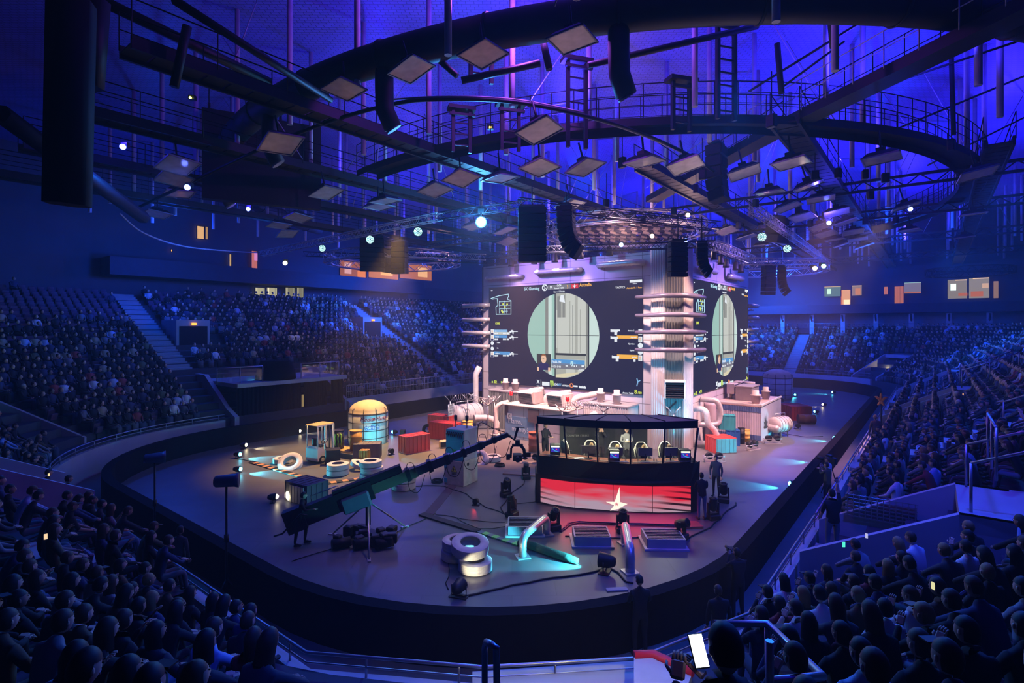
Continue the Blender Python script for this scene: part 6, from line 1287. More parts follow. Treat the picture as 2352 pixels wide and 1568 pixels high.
# truss builders
TRU = M('truss_aluminium', (.60, .56, .58), .35, .5)
def truss(p0, p1, label, w=.4, mat=TRU, nm='lighting_truss', stuff=False):
    p0, p1 = Vector(p0), Vector(p1); d = p1-p0; L = d.length; qq = d.to_track_quat('X', 'Z'); r = thing(nm, label, 'truss', p0); r.rotation_euler = qq.to_euler(); c = [(w/2, w/2), (-w/2, w/2), (-w/2, -w/2), (w/2, -w/2)]
    m = MB()
    for y, z in c: m.cyl((0, y, z), (L, y, z), .03, 6)
    m.build('chords', mat, r); m = MB(); n = max(2, int(L/w)); s_ = L/n
    for i in range(n):
        for j in range(4):
            (y0, z0), (y1, z1) = (c[j], c[(j+1) % 4]) if i % 2 else (c[(j+1) % 4], c[j]); m.cyl((i*s_, y0, z0), ((i+1)*s_, y1, z1), .016, 4)
    m.build('lacing', mat, r); return r
def ring_truss(c, R, label, h=.7, w=.6, n=40, mat=TRU):
    r = thing('ring_truss', label, 'truss', c); Q = []
    for k in range(4):
        rr = R+(w/2 if k % 2 else -w/2); z = h if k > 1 else 0; Q.append([Vector((rr*cos(2*pi*i/n), rr*sin(2*pi*i/n), z)) for i in range(n+1)])
    m = MB()
    for q in Q: m.tube(q, .045, 6)
    m.build('chords', mat, r); m = MB()
    for i in range(n):
        for a, b in ((0, 2), (1, 3), (0, 1), (2, 3)):
            A_, B_ = (Q[a][i], Q[b][i+1]) if i % 2 else (Q[b][i], Q[a][i+1]); m.cyl(A_, B_, .028, 4)
    m.build('lacing', mat, r); return r
RT = ring_truss(Vector((8.2, 39.4, 13.9)), 5.5, 'big circular lighting truss above the screen tower'); RT2 = ring_truss(Vector((-10.3, 46.8, 12.6)), 5.5, 'circular lighting truss over the far left stand'); RT3 = ring_truss(Vector((27, 56, 12.8)), 5.0, 'circular lighting truss far behind the right edge of the tower'); ring_truss(Vector((51, 60, 13)), 3.6, 'faint circular truss far back at the right', mat=RIGB)
# grid of dark cross members hanging inside the big ring, with small bars
r = thing('ring_fixture_grid', 'dense rows of dark fixture bars hung inside the circular truss above the tower', 'light bars', Vector((8.2, 39.4, 14.3)))
for i in range(11):
    y = -4.5+i*.9; hw = sqrt(max(0, 27-y*y)); m = MB(); m.box((0, y, 0), (hw*2, .08, .12)); 
    for j in range(int(hw*2/.8)): x = -hw+.4+j*.8; m.box((x, y, -.22), (.42, .12, .16), rot=Euler((0, .2, 0))).box((x, y, -.1), (.06, .06, .2))
    m.build('fixture_row', M('fixture_brass', (.30, .24, .18), .4, .4) if i % 2 else RIG, r)
truss(PD(600, 583, 45.7), PD(1010, 497, 30.5), 'long straight truss running down to the left behind the speakers'); truss(PD(1730, 478, 28.8), PD(1900, 602, 52), 'long straight truss receding to the right of the tower'); truss(PD(1010, 497, 30.5), PD(1200, 470, 30), 'short straight truss behind the leftmost speaker array', mat=RIGB)
truss(PD(1640, 562, 31), PD(1728, 596, 43), 'double truss above the right tower face', .5); truss(PD(1700, 600, 40), PD(1880, 600, 44), 'level truss at the right behind the tower', .5); truss(PD(1110, 590, 38), PD(960, 585, 46), 'thin truss left of the tower roof', .4); truss(PD(1150, 600, 40), PD(700, 583, 50), 'dim truss behind the left ring truss', .4, RIGB)
truss(PD(1190, 466, 27), PD(1650, 520, 29), 'straight truss that carries the speaker arrays before the tower', .45, RIGB); truss(PD(1195, 575, 31), PD(1640, 560, 30), 'low truss carrying the can lights over the tower edge', .35, RIGB)
# speaker arrays
def line_array(p, rz, n, label, w=1.4, h=.36, curve=.07, d=.7):
    r = thing('speaker_array', label, 'speaker', p, rz); MB().box((0, 0, .1), (w*.9, .5, .08)).cyl((0, 0, .1), (0, 0, 1.4), .03, 6).build('flying_frame', RIG, r); y = 0; z = 0; a = 0
    for i in range(n):
        m = MB(); m.box((0, y, z-h/2), (w, d, h*.93), rot=Euler((a, 0, 0)), bev=.03); m.box((0, y-d*.51*cos(a), z-h/2-d*.51*sin(a)), (w*.9, .03, h*.8), rot=Euler((a, 0, 0))); m.build('cabinet', M('speaker_black', (.012, .012, .016), .7), r)
        z -= h*cos(a); y += h*sin(a)*-1 if False else h*sin(a); a += curve*(i/n*2)
    return r
line_array(PD(1222, 478, 27), 0, 8, 'leftmost speaker array before the tower, a flat black column', 1.4, .34, 0.01, .8); line_array(PD(1300, 475, 27.6), 1.25, 9, 'curved speaker array just right of the leftmost one', 1.0, .29, -.16, .8)
line_array(PD(1557, 556, 27), .12, 7, 'small speaker array hanging over the tower corner column', .9, .25, 0.01, .5); line_array(PD(1612, 560, 27.5), 1.3, 8, 'small curved speaker array right of the tower corner column', .7, .21, -.18, .5)
line_array(PD(855, 548, 41), .2, 7, 'far speaker array in front of the left ring truss', 1.8, .36, .02, .8); line_array(PD(880, 545, 42), 1.2, 8, 'far curved speaker array in front of the left ring truss', 1.2, .33, -.15, .8); line_array(PD(918, 555, 40), -.2, 6, 'dark speaker array at the middle of the left ring truss', 1.1, .4, .02, .8)
line_array(PD(1765, 610, 44), .2, 8, 'small speaker array right of the tower', 1.0, .3, .02, .6); line_array(PD(1795, 612, 45), 1.2, 8, 'small curved speaker array right of the tower', 1.0, .3, -.15, .6); line_array(PD(1645, 335, 24), .9, 5, 'black speaker cluster under the cable bundle, upper right', .9, .5, -.1, .7); line_array(PD(1785, 500, 38), .5, 3, 'tilted dark box hanging right of the tower truss', 1.3, .6, .3, 1)
# moving lights with visible lenses in the rig
def rig_light(u, v, Y, label, col=cy, R=.28, s=8, power=0, aim=None, spot=14, honey=True):
    p = PD(u, v, Y); r = thing('rig_moving_light', label, 'stage light', p); to = (Vector((0, 0, H))-p).normalized(); qq = to.to_track_quat('Z', 'Y'); Rm = qq.to_matrix()
    MB().lathe([(R*.6, -.5), (R*1.05, -.35), (R*1.12, 0), (R*1.02, 0)], 18, R=Rm).build('head', BLACK, r); MB().box((0, 0, .62), (.35, .3, .2)).cyl((0, 0, .2), (0, 0, .6), .05, 8).build('bracket', BLACK, r)
    m = MB(); m.lathe([(.001, -.015), (R, -.015)], 18, R=Rm); m.build('lens_base', E('lens_dim_%s' % label[:3], tuple(c*.45 for c in col), 1.2), r)
    if honey:
        m = MB(); k = 0
        for ring_ in range(1, 4):
            for j in range(ring_*6): a = 2*pi*j/(ring_*6); m.lathe([(.001, .0), (R*.10, .0)], 6, Rm@Vector((R*.28*ring_*cos(a), R*.28*ring_*sin(a), .005)), R=Rm)
        m.build('led_cells', E('led_cell', (.5, 1, 1), s*.45), r)
    if power: light('SPOT', p+to*.1, col, power, aim if aim is not None else p+to*10, size=R*.5, spot=spot, blend=.3, name='rig_beam')
    return r
rig_light(960, 532, 34, 'cyan moving light at the right end of the left row of three', power=6000, aim=PD(700, 700, 45), spot=13); rig_light(850, 550, 37, 'cyan moving light in the middle of the left row of three', power=6000, aim=PD(600, 640, 50), spot=13); rig_light(740, 570, 41, 'cyan moving light at the left end of the left row of three', R=.26)
bl_ = rig_light(1105, 510, 30, 'brilliant pale blue moving light shining at the camera left of the tower', (.25, .75, 1), .3, 30, 0); MB().sphere((0, 0, 0), .24, 14).build('bulb', E('bright_bulb', (.55, .9, 1), 60), bl_, (0, -.1, 0)); light('SPOT', PD(1105, 510, 29.4), (.05, .3, 1), 7000, Vector((-1, 0, 8)), size=.25, spot=64, blend=.8, name='bright_lamp'); light('POINT', PD(1105, 510, 29.3), (.04, .4, 1), 1300, size=.25, name='bright_lamp')
rig_light(1750, 544, 34, 'cyan moving light right of the tower, nearer of two', power=1000, aim=PD(1980, 640, 45), spot=13); rig_light(1808, 571, 40, 'cyan moving light right of the tower, farther of two', power=1500, aim=PD(2000, 640, 60), spot=12)
for i, (u, v, c, lb) in enumerate(((282, 337, (.1, .15, 1), 'blue lamp high on the far left'), (570, 480, (.1, .15, 1), 'blue lamp under the hanging black screen'), (430, 430, (.1, .15, 1), 'small blue lamp left of the hanging black screen'), (2091, 480, (.3, .4, 1), 'blue lamp beside a flood lamp at the far right'), (1904, 512, (.3, .5, 1), 'blue lamp among the small flood lamps at the right'),
        (1427, 562, (.3, .5, 1), 'blue lamp under the circular truss over the tower'), (1575, 552, (.1, .15, 1), 'blue lamp at the right side of the circular truss'), (1498, 542, (1, .6, .4), 'warm lamp on the lower edge of the circular truss'), (1580, 494, (1, .75, .65), 'warm lamp on the right rim of the circular truss'), (1892, 611, (.3, 1, 1), 'green white lamp right of the far ring truss'), (1872, 616, (1, .7, .6), 'warm lamp on the far ring truss'), (655, 604, (1, .9, .5), 'yellowish lamp left of the left ring truss'), (1126, 292, (1, .5, .05), 'tiny orange light on a ceiling motor'), (437, 224, (.7, .8, .1), 'tiny yellow green light on the big duct'))):
    q = PD(u, v, 30 if v > 450 else 22); r = thing('rig_lamp', lb, 'lamp', q); R = .12 if i not in (12, 13) else .05; MB().sphere((0, 0, 0), R, 10).build('bulb', E('bulb_%d' % i, c, 12), r); MB().box((0, .15, R), (.25, .2, .18)).build('housing', RIG, r)
    if i in (0, 1, 3, 4): light('POINT', q+Vector((0, 0, .3)), BLUE, 220, size=.1, name='small_blue')
light('SPOT', PD(655, 600, 47), (1, .9, .5), 500, PD(680, 700, 47), size=.1, spot=26, blend=.4, name='yellow_beam'); light('SPOT', PD(1094, 630, 42), (1, .85, .6), 400, PD(1096, 700, 42), size=.1, spot=26, blend=.4, name='small_beam')
light('POINT', Vector((8.2, 37.5, 12.9)), (1, .55, .62), 650, size=.3, name='ring_glow'); light('POINT', Vector((6.2, 34.0, 12.6)), (1, .55, .62), 260, size=.3, name='ring_glow'); light('POINT', Vector((11.5, 34.5, 12.6)), (1, .6, .5), 260, size=.3, name='ring_glow')
light('POINT', W(14, 10, 17.2), (.40, .08, .9), 1500, size=.4, name='violet_uplight'); light('POINT', Vector((-10.3, 46.8, 12.9)), (1, .5, .6), 260, size=.3, name='ring_glow'); light('POINT', Vector((-5.6, 45, 13.2)), (1, .5, .6), 120, size=.3, name='ring_glow'); light('POINT', Vector((25.5, 53, 12.4)), (1, .55, .65), 300, size=.3, name='ring_glow')
# added unseen spots stand in for stage light bounced up at the flood lamps
for p, e in ((W(22, 6, 9.5), 150), (W(26, 16, 10.5), 220)): light('SPOT', p, (1, .72, .68), e*2.4, p+W(-4, 0, 9), size=.5, spot=120, blend=.9, name='added_bounce')
# hanging black screen and dark frames
hs = thing('hanging_screen', 'large black video screen hanging from the ceiling at the left', 'screen', PD(606, 372, 27), 0, rot=(0, 0, .5))
MB().box((0, 0, 0), (5.4, .5, 4.3)).build('panel', M('screen_black', (.006, .006, .01), .6), hs); m = MB()
for x in (-2.4, -.8, .8, 2.4): m.box((x, .35, .3), (.12, .2, 4.6)).cyl((x, .3, 2.1), (x, .3, 3.6), .03, 5)
m.build('frame', RIG, hs)
def frame_tower(p, h, label, w=.7, d=.5, rungs=True):
    r = thing('hoist_frame', label, 'frame', p, ALPHA-.6); m = MB()
    for x in (-w/2, w/2): m.box((x, 0, h/2), (.12, .14, h))
    m.build('uprights', RIG, r)
    for i in range(int(h/.45)): MB().box((0, 0, .3+i*.45), (w, .05, .05)).build('rung', RIG, r)
    m = MB(); m.box((0, 0, h), (w*1.6, .5, .14)).box((0, -.2, h-.3), (w*1.5, .1, .1)); m.build('head', RIG, r); return r
for (u, v0, v1, Y, lb) in ((1668, 50, 275, 18.8, 'ladder like black frame rising from the ring catwalk, upper right'), (1565, 185, 300, 19.5, 'short black hoist frame left of the ladder frame'), (1325, 140, 340, 19.5, 'black hoist frame with bent top in the upper middle'), (1172, 240, 345, 21, 'small black hoist frame left of the bent top frame'), (1060, 250, 350, 22, 'small black hoist frame above the bright blue lamp'), (1105, 110, 190, 17.5, 'black bracket frame beside the nearest flood lamp')):
    a, b = PD(u, v1, Y), PD(u, v0, Y); frame_tower(a, b.z-a.z, lb)
def bar(u0, v0, Y0, u1, v1, Y1, r, lb, mat=RIG): a, b = PD(u0, v0, Y0), PD(u1, v1, Y1); tag(MB().cyl((0, 0, 0), b-a, r, 6).build('ceiling_bar', mat, None, a), lb, 'bar')
bar(1060, 185, 17, 1240, 145, 17, .11, 'dark bar between the two nearest flood lamps'); bar(1350, 150, 17, 1740, 60, 18, .1, 'long dark bar rising right under the big duct'); bar(1245, 85, 17, 1262, 160, 17, .12, 'short dark stub bar below the big duct'); bar(1000, 130, 17, 1050, 175, 17, .1, 'short slanting bar left of the nearest flood lamp')
bar(1720, 210, 21, 2060, 0, 17, .045, 'thin dark rod slanting to the top edge at the right'); bar(1790, 205, 20, 1940, 95, 18, .04, 'thin rod with black blocks at the upper right'); bar(2050, 300, 24, 2352, 175, 22, .045, 'thin dark rod at the far right under the roof'); bar(1720, 300, 24, 2352, 90, 18, .04, 'long thin dark rod across the upper right'); bar(2130, 380, 26, 2352, 270, 24, .04, 'thin dark rod near the right edge of the ring catwalk')
bar(1785, 100, 19, 1795, 215, 19, .1, 'dark hanging post upper right'); bar(1905, 0, 17, 1915, 110, 17.5, .12, 'dark hanging post at the top edge, right'); bar(2185, 120, 20, 2190, 310, 20, .08, 'dark hanging post above the ring catwalk, far right')
bar(230, 0, 15, 620, 190, 19, .16, 'dark girder at the upper left', RIG); bar(400, 0, 12, 760, 230, 17, .1, 'second dark girder at the upper left', RIG); bar(430, 60, 15, 400, 200, 15, .12, 'dark upright at the upper left'); bar(220, 0, 13, 205, 200, 13, .3, 'thick dark column at the upper left corner'); bar(0, 260, 14, 330, 500, 22, .25, 'dark slanting girder along the left wall')
bar(165, 0, 11, 155, 470, 11.2, .42, 'broad black pillar at the left edge', M('pillar_black', (.01, .01, .014), .8))
# motors and cable drops
for i in range(26):
    s, t = 16+random.random()*30, -4+random.random()*26; p = W(s, t, 14.2)
    if abs(p.x/p.y) > .9: continue
    r = thing('chain_hoist', 'small black chain motor hanging under the grid', 'motor', p, random.random()*3, 'chain motors under the grid'); MB().box((0, 0, -.4), (.3, .22, .42), bev=.03).build('motor', RIG, r); MB().cyl((0, 0, -.2), (0, 0, 1.2), .018, 5).build('chain', RIG, r)
# ================================================================ PEOPLE
SKIN = M('skin_light', (.52, .32, .23), .55, var=.1); SKIN2 = M('skin_tan', (.38, .21, .14), .55, var=.1); EYE = M('eye_dark', (.02, .015, .01), .2); LIP = M('lip', (.40, .14, .12), .5)
SHOE = M('shoe_black', (.02, .02, .02), .5); HAIRS = [M('hair_black', (.012, .01, .009), .6), M('hair_brown', (.07, .035, .018), .6), M('hair_fair', (.28, .17, .07), .6)]
TROU = [M('jeans_blue', (.10, .15, .23), .85), M('trousers_black', (.015, .015, .02), .85), M('trousers_grey', (.10, .10, .11), .85)]
TOPS = [('black', M('top_black', (.018, .018, .022), .9)), ('dark blue', M('top_navy', (.03, .04, .10), .9)), ('grey', M('top_grey', (.20, .20, .21), .9)), ('white', M('top_white', (.62, .62, .64), .85)), ('dark red', M('top_red', (.22, .03, .03), .9)), ('pale blue', M('top_blue', (.28, .38, .58), .85)), ('olive', M('top_olive', (.09, .10, .05), .9)), ('black', M('top_black', (.018, .018, .022))), ('charcoal', M('top_charcoal', (.05, .05, .06), .9)), ('brown', M('top_brown', (.12, .07, .04), .9))]
HEADM = MB()
def head_geo(c, R3, mb, s=1.0):
    c = Vector(c); n, h = 20, 14; vs = []
    def shape(a, t):
        x, y, z = cos(a)*cos(t)*.076, cos(a)*sin(t)*.096, sin(a)*.116      # y forward
        if z < 0:
            k = 1-.24*(-z/.122)**1.5; x *= k; y = y*(1-.18*(-z/.122)) + .012*(-z/.122)
        if y > .05 and abs(x) < .05:
            if -.02 < z < .035: y -= .008*(1 if abs(x) > .014 else 0)      # eye sockets
            if abs(x) < .016 and -.045 < z < .03: y += .02*(1-(z+.035)/.075) if z > -.04 else .012  # nose
            if -.10 < z < -.075 and abs(x) < .03: y += .006                                   # chin
        return Vector((x, y, z))*s
    for j in range(1, h):
        a = -pi/2+pi*j/h
        for i in range(n): vs.append(c+R3@shape(a, 2*pi*i/n))
    vs += [c+R3@Vector((0, .01, -.12*s)), c+R3@Vector((0, 0, .122*s))]; b = (h-1)*n
    fs = [(j*n+i, j*n+(i+1) % n, (j+1)*n+(i+1) % n, (j+1)*n+i) for j in range(h-2) for i in range(n)]+[(b, (i+1) % n, i) for i in range(n)]+[(b+1, (h-2)*n+i, (h-2)*n+(i+1) % n) for i in range(n)]
    mb.add(vs, fs, 0, True)
    for sx in (-1, 1):
        mb._sph(c+R3@Vector((sx*.077, -.005, -.005))*s, .022*s, 6, 0, (.4, .8, 1.3)); mb._sph(c+R3@Vector((sx*.03, .087, .012))*s, .010*s, 6, 4, (1.2, .6, .8))
        mb.cyl(c+R3@Vector((sx*.016, .096, .034))*s, c+R3@Vector((sx*.046, .084, .036))*s, .005*s, 4, mi=4)
    mb.cyl(c+R3@Vector((-.022, .094, -.056))*s, c+R3@Vector((.022, .094, -.056))*s, .006*s, 5, mi=5)
def hand_geo(w, d, mb, curl=.6, side=1):
    """palm, four fingers of different lengths and a thumb at the side; w wrist, d direction"""
    w, d = Vector(w), Vector(d).normalized(); up = Vector((0, 0, 1)) if abs(d.z) < .85 else Vector((0, 1, 0)); x = d.cross(up).normalized(); nrm = x.cross(d).normalized()
    q = Matrix((x, d, nrm)).transposed(); mb.box(w+d*.05, (.078, .1, .028), rot=q.to_euler(), mi=0, bev=.012)
    for i, L in enumerate((.068, .078, .072, .056)):
        b = w+d*.095+x*((i-1.5)*.02); m_ = b+d*L*.5-nrm*L*.12*curl; e = m_+d*L*.42*(1-curl*.5)-nrm*L*.45*curl; mb.tube([b, m_, e], [.0095, .009, .007], 6, mi=0)
    b = w+d*.03-x*.036*side; mb.tube([b, b+d*.03-x*.028*side-nrm*.01, b+d*.058-x*.03*side-nrm*.025], [.011, .010, .008], 6, mi=0)
def figure(J, headc, headR=(0, 0, 0), curl=.6, name='body', hscale=1.0, sub=1):
    """one continuous skinned body from joints; returns mesh with slots skin/top/trousers/shoes/eye/lip"""
    seq = ['pelvis', 'waist', 'chest', 'neck0', 'neck', 'shL', 'elL', 'wrL', 'shR', 'elR', 'wrR', 'hipL', 'knL', 'anL', 'toL', 'hipR', 'knR', 'anR', 'toR']
    ed = [('pelvis', 'waist', 1), ('waist', 'chest', 1), ('chest', 'neck0', 1), ('neck0', 'neck', 0), ('chest', 'shL', 1), ('shL', 'elL', 1), ('elL', 'wrL', J.get('sleeve', 1)), ('chest', 'shR', 1), ('shR', 'elR', 1), ('elR', 'wrR', J.get('sleeve', 1)),
          ('pelvis', 'hipL', 2), ('hipL', 'knL', 2), ('knL', 'anL', 2), ('anL', 'toL', 3), ('pelvis', 'hipR', 2), ('hipR', 'knR', 2), ('knR', 'anR', 2), ('anR', 'toR', 3)]
    rad = dict(pelvis=(.155, .115), waist=(.145, .105), chest=(.17, .12), neck0=(.075, .07), neck=(.062, .06), shL=(.072, .07), shR=(.072, .07), elL=(.048, .048), elR=(.048, .048), wrL=(.032, .032), wrR=(.032, .032), hipL=(.095, .095), hipR=(.095, .095), knL=(.065, .065), knR=(.065, .065), anL=(.045, .045), anR=(.045, .045), toL=(.045, .035), toR=(.045, .035))
    me = bpy.data.meshes.new('t'); ix = {k: i for i, k in enumerate(seq)}; me.from_pydata([J[k] for k in seq], [(ix[a], ix[b]) for a, b, _ in ed], []); o = bpy.data.objects.new('t', me); COL.objects.link(o)
    sk = o.modifiers.new('s', 'SKIN'); sk.use_smooth_shade = True; ss = o.modifiers.new('u', 'SUBSURF'); ss.levels = ss.render_levels = sub
    for k, i in ix.items(): me.skin_vertices[0].data[i].radius = rad[k]; me.skin_vertices[0].data[i].use_root = (k == 'pelvis')
    bpy.context.view_layer.update(); ev = o.evaluated_get(bpy.context.evaluated_depsgraph_get()); m2 = bpy.data.meshes.new_from_object(ev)
    mb = MB(); P_ = {k: Vector(J[k]) for k in seq}; mis = []
    for p in m2.polygons:
        c = p.center; best = 9; mi = 1
        for a, b, mm in ed:
            A_, B_ = P_[a], P_[b]; d = B_-A_; t = max(0, min(1, (c-A_).dot(d)/max(1e-6, d.length_squared))); ds = (c-A_-d*t).length-(.05 if a in ('pelvis', 'waist', 'chest') and mm == 1 else 0)
            if ds < best: best = ds; mi = mm
        mis.append(mi)
    mb.v = [tuple(v.co) for v in m2.vertices]; mb.f = [tuple(p.vertices) for p in m2.polygons]; mb.m = mis; mb.sm = [True]*len(mb.f)
    bpy.data.objects.remove(o); bpy.data.meshes.remove(m2)
    R3 = Euler(headR).to_matrix(); head_geo(headc, R3, mb, hscale)
    for s_, sd in (('L', 1), ('R', -1)): hand_geo(J['wr'+s_], Vector(J['wr'+s_])-Vector(J['el'+s_]), mb, curl, sd)
    for s_ in 'LR': a, t = Vector(J['an'+s_]), Vector(J['to'+s_]); d = t-a; d.z = 0; mb.box((a+t)/2+Vector((0, 0, -.03))+d*.1, (.085, max(.24, d.length*1.3), .07), rz=atan2(d.y, d.x)-pi/2, mi=3, bev=.02)
    return mb
def hair_geo(c, headR, kind, s=1.0):
    R3 = Euler(headR).to_matrix(); c = Vector(c); mb = MB(); n, h = 18, 10; vs = []; ok = {}
    for j in range(h+1):
        a = -pi/2+pi*j/h
        for i in range(n):
            t = 2*pi*i/n; p = Vector((cos(a)*cos(t)*.084, cos(a)*sin(t)*.102-.008, sin(a)*.122+.006))
            if kind == 'long' and p.y < .03 and p.z < .02: p = Vector((p.x*1.15, p.y*1.05-.01, p.z*1.0)); p.z = p.z*1.55; p.x = max(-.1, min(.1, cos(t)*.092)); p.y = sin(t)*.1-.02
            vs.append(c+R3@p*s); ok[(j, i)] = (p.z > .05 + (.02 if p.y > .06 else 0)) or (p.y < -.012 and p.z > (-.06 if kind != 'long' else -.4))
    fs = [(j*n+i, j*n+(i+1) % n, (j+1)*n+(i+1) % n, (j+1)*n+i) for j in range(h) for i in range(n) if ok[(j, i)] or ok[(j+1, i)]]
    mb.add(vs, fs, 0, True)
    if kind == 'cap': mb.add([c+R3@Vector(q)*s for q in ((-.07, .07, .05), (.07, .07, .05), (.055, .17, .035), (-.055, .17, .035), (-.07, .07, .06), (.07, .07, .06), (.055, .17, .045), (-.055, .17, .045))], [(3, 2, 1, 0), (4, 5, 6, 7), (0, 1, 5, 4), (1, 2, 6, 5), (2, 3, 7, 6), (3, 0, 4, 7)])
    return mb
def sit(lean=0, el=(.24, .02, .74), wr=(.10, .30, .60), elR=None, wrR=None, knee=.42, spread=.12, dz=0, head=(0, 0, 0)):
    L = lean; J = dict(pelvis=(0, -.12, .52), waist=(0, -.12+L*.3, .70), chest=(0, -.11+L*.7, .93), neck0=(0, -.10+L, 1.07), neck=(0, -.08+L*1.1, 1.13), shL=(-.165, -.10+L*.9, 1.0), shR=(.165, -.10+L*.9, 1.0),
        elL=(-el[0], el[1]+L*.9, el[2]), wrL=(-wr[0], wr[1]+L*.6, wr[2]), hipL=(-.1, -.06, .5), knL=(-spread, knee-.08, .52), anL=(-spread, knee-.02, .12), toL=(-spread, knee+.12, .07), hipR=(.1, -.06, .5), knR=(spread, knee-.08, .52), anR=(spread, knee-.02, .12), toR=(spread, knee+.12, .07))
    e2, w2 = elR or el, wrR or wr; J['elR'] = (e2[0], e2[1]+L*.9, e2[2]); J['wrR'] = (w2[0], w2[1]+L*.6, w2[2]); return J, (0, -.05+L*1.2, 1.235), head
def stand_(el=(.24, 0, 1.12), wr=(.22, .08, .88), elR=None, wrR=None, lean=0, step=0, head=(0, 0, 0)):
    J = dict(pelvis=(0, 0, .95), waist=(0, lean*.3, 1.12), chest=(0, lean*.7, 1.34), neck0=(0, lean, 1.47), neck=(0, lean+.01, 1.53), shL=(-.175, lean*.8, 1.41), shR=(.175, lean*.8, 1.41), elL=(-el[0], el[1]+lean, el[2]), wrL=(-wr[0], wr[1]+lean, wr[2]),
        hipL=(-.1, 0, .9), knL=(-.11, .03+step, .5), anL=(-.12, -.02+step, .1), toL=(-.13, .12+step, .06), hipR=(.1, 0, .9), knR=(.11, .03-step, .5), anR=(.12, -.02-step, .1), toR=(.13, .12-step, .06))
    e2, w2 = elR or el, wrR or wr; J['elR'] = (e2[0], e2[1]+lean, e2[2]); J['wrR'] = (w2[0], w2[1]+lean, w2[2]); return J, (0, lean+.045, 1.635), head
PROTO = {}
def person(kind, pose, hair, top, hairmat, loc, rz, label, group=None, trou=1, skin=SKIN, cat='person', hm=None, sleeve=1):
    key = (kind, sleeve)
    if key not in PROTO:
        J, hc, hr = pose; J['sleeve'] = sleeve; mb = figure(J, hc, hr); o = mb.build('person', [SKIN, TOPS[0][1], TROU[1], SHOE, EYE, LIP], link=False); PROTO[key] = (o.data, hc, hr, {})
        for i in range(6): pass
    me, hc, hr, hd = PROTO[key]
    if hair not in hd: hd[hair] = hair_geo(hc, hr, hair).build('hair', HAIRS[0], link=False).data
    o = bpy.data.objects.new('person', me); COL.objects.link(o); o.location = loc; o.rotation_euler.z = rz
    for i, m in ((0, skin), (1, TOPS[top][1]), (2, TROU[trou])): o.material_slots[i].link = 'OBJECT'; o.material_slots[i].material = m
    h = bpy.data.objects.new('hair' if hair != 'cap' else 'cap', hd[hair]); COL.objects.link(h); h.parent = o; h.material_slots[0].link = 'OBJECT'; h.material_slots[0].material = hairmat
    return tag(o, label, cat, group)
POSES = {'sit_a': sit(), 'sit_b': sit(.12, (.26, .12, .78), (.08, .30, .74)), 'sit_c': sit(.04, (.22, .1, .78), (.06, .2, 1.0), (.24, .02, .74), (.12, .3, .6), head=(0, 0, .2)), 'sit_d': sit(-.04, (.25, .02, .74), (.1, .3, .62), knee=.46, head=(.1, 0, -.25)), 'sit_e': sit(.2, (.24, .25, .72), (.05, .40, .68), head=(-.25, 0, 0))}
PW = {'sit_a': 'hands on knees', 'sit_b': 'leaning forward a little', 'sit_c': 'one hand by the face', 'sit_d': 'sitting back', 'sit_e': 'bent forward'}
ORD = ['first', 'second', 'third', 'fourth', 'fifth', 'sixth', 'seventh', 'eighth', 'ninth', 'tenth', 'eleventh', 'twelfth', 'thirteenth', 'fourteenth', 'fifteenth', 'sixteenth', 'seventeenth', 'eighteenth', 'nineteenth', 'twentieth', 'last']
SNAME = {'A': 'left end stand', 'B': 'far left corner stand', 'C': 'far stand behind the tower', 'D': 'far corner stand', 'E': 'far end stand', 'F': 'far right corner stand', 'G': 'right hand stand', 'H': 'near corner stand'}
# ---- seat places
random.seed(21); seats = []
def blocked(s, t, a, e):
    for c, ang, w, L in VOMS:
        dx, dy = s-c[0], t-c[1]; x = dx*cos(ang)+dy*sin(ang); y = -dx*sin(ang)+dy*cos(ang)
        if -1 < x < L+1.2 and abs(y) < w/2+.5: return True
    for c, ang, w in AISLES:
        dx, dy = s-c[0], t-c[1]; y = -dx*sin(ang)+dy*cos(ang); x = dx*cos(ang)+dy*sin(ang)
        if x > -1 and abs(y) < w/2+.15: return True
    if 15.6 < s < 24.9 and t > 33 and e < 6.3: return True
    if (abs(s-17.5) < 2 and t > 43.5 and t < 47) or (abs(s-35.2) < 2 and 44 < t < 50): return True
    return False
for r_ in range(21):
    e = .55+.85*r_; z = zrow(e-.15)+0.0
    for s, t, a, k in ring(10.6+.85*r_+.5, 'ABCDEFG', step=.56)+ring(11.45+.85*r_+.5, 'H', step=.56):
        if k in 'DEFGH' and r_ > 12: continue
        p = W(s, t, 1.2+.47*(.4+.85*r_))
        if p.y < 1.6: continue
        u, v = CX+F*p.x/p.y, HY+F*(H-p.z-1.1)/p.y
        if not (-60 < u < 2420 and v < 1680): continue
        if blocked(s, t, a, e) or p.xy.length < 3.3: continue
        if v > 1090 and 930 < u < 1745: continue
        if k in 'HA' and 480 < u < 930 and v < (1365+(u-500)*.70 if u < 715 else 1545): continue
        if k == 'H' and u > 640 and p.y < 7 and u < 1800: continue
        # thin the crowd as in the photo: empty rows at the top of the left end stand
        occ = .93
        if k in 'AB': occ = .85 if r_ < 11 else .5 if r_ < 15 else .03
        if k == 'C' and s < 24: occ = .85 if r_ < 17 else .4
        if k == 'G' and r_ > 11: occ = .6
        seats.append((p.xy.length, p, a, k, r_, u, v, random.random() < occ))
seats.sort(key=lambda x: x[0]); taken = [x for x in seats if x[7]]; free = [x for x in seats if not x[7]]
NI = 262
def pick_top(u, v):
    return random.choices(range(len(TOPS)), (26, 14, 10, 7, 4, 6, 6, 20, 14, 5))[0]
HK = ['short', 'short', 'long', 'short', 'cap', 'short', 'long']
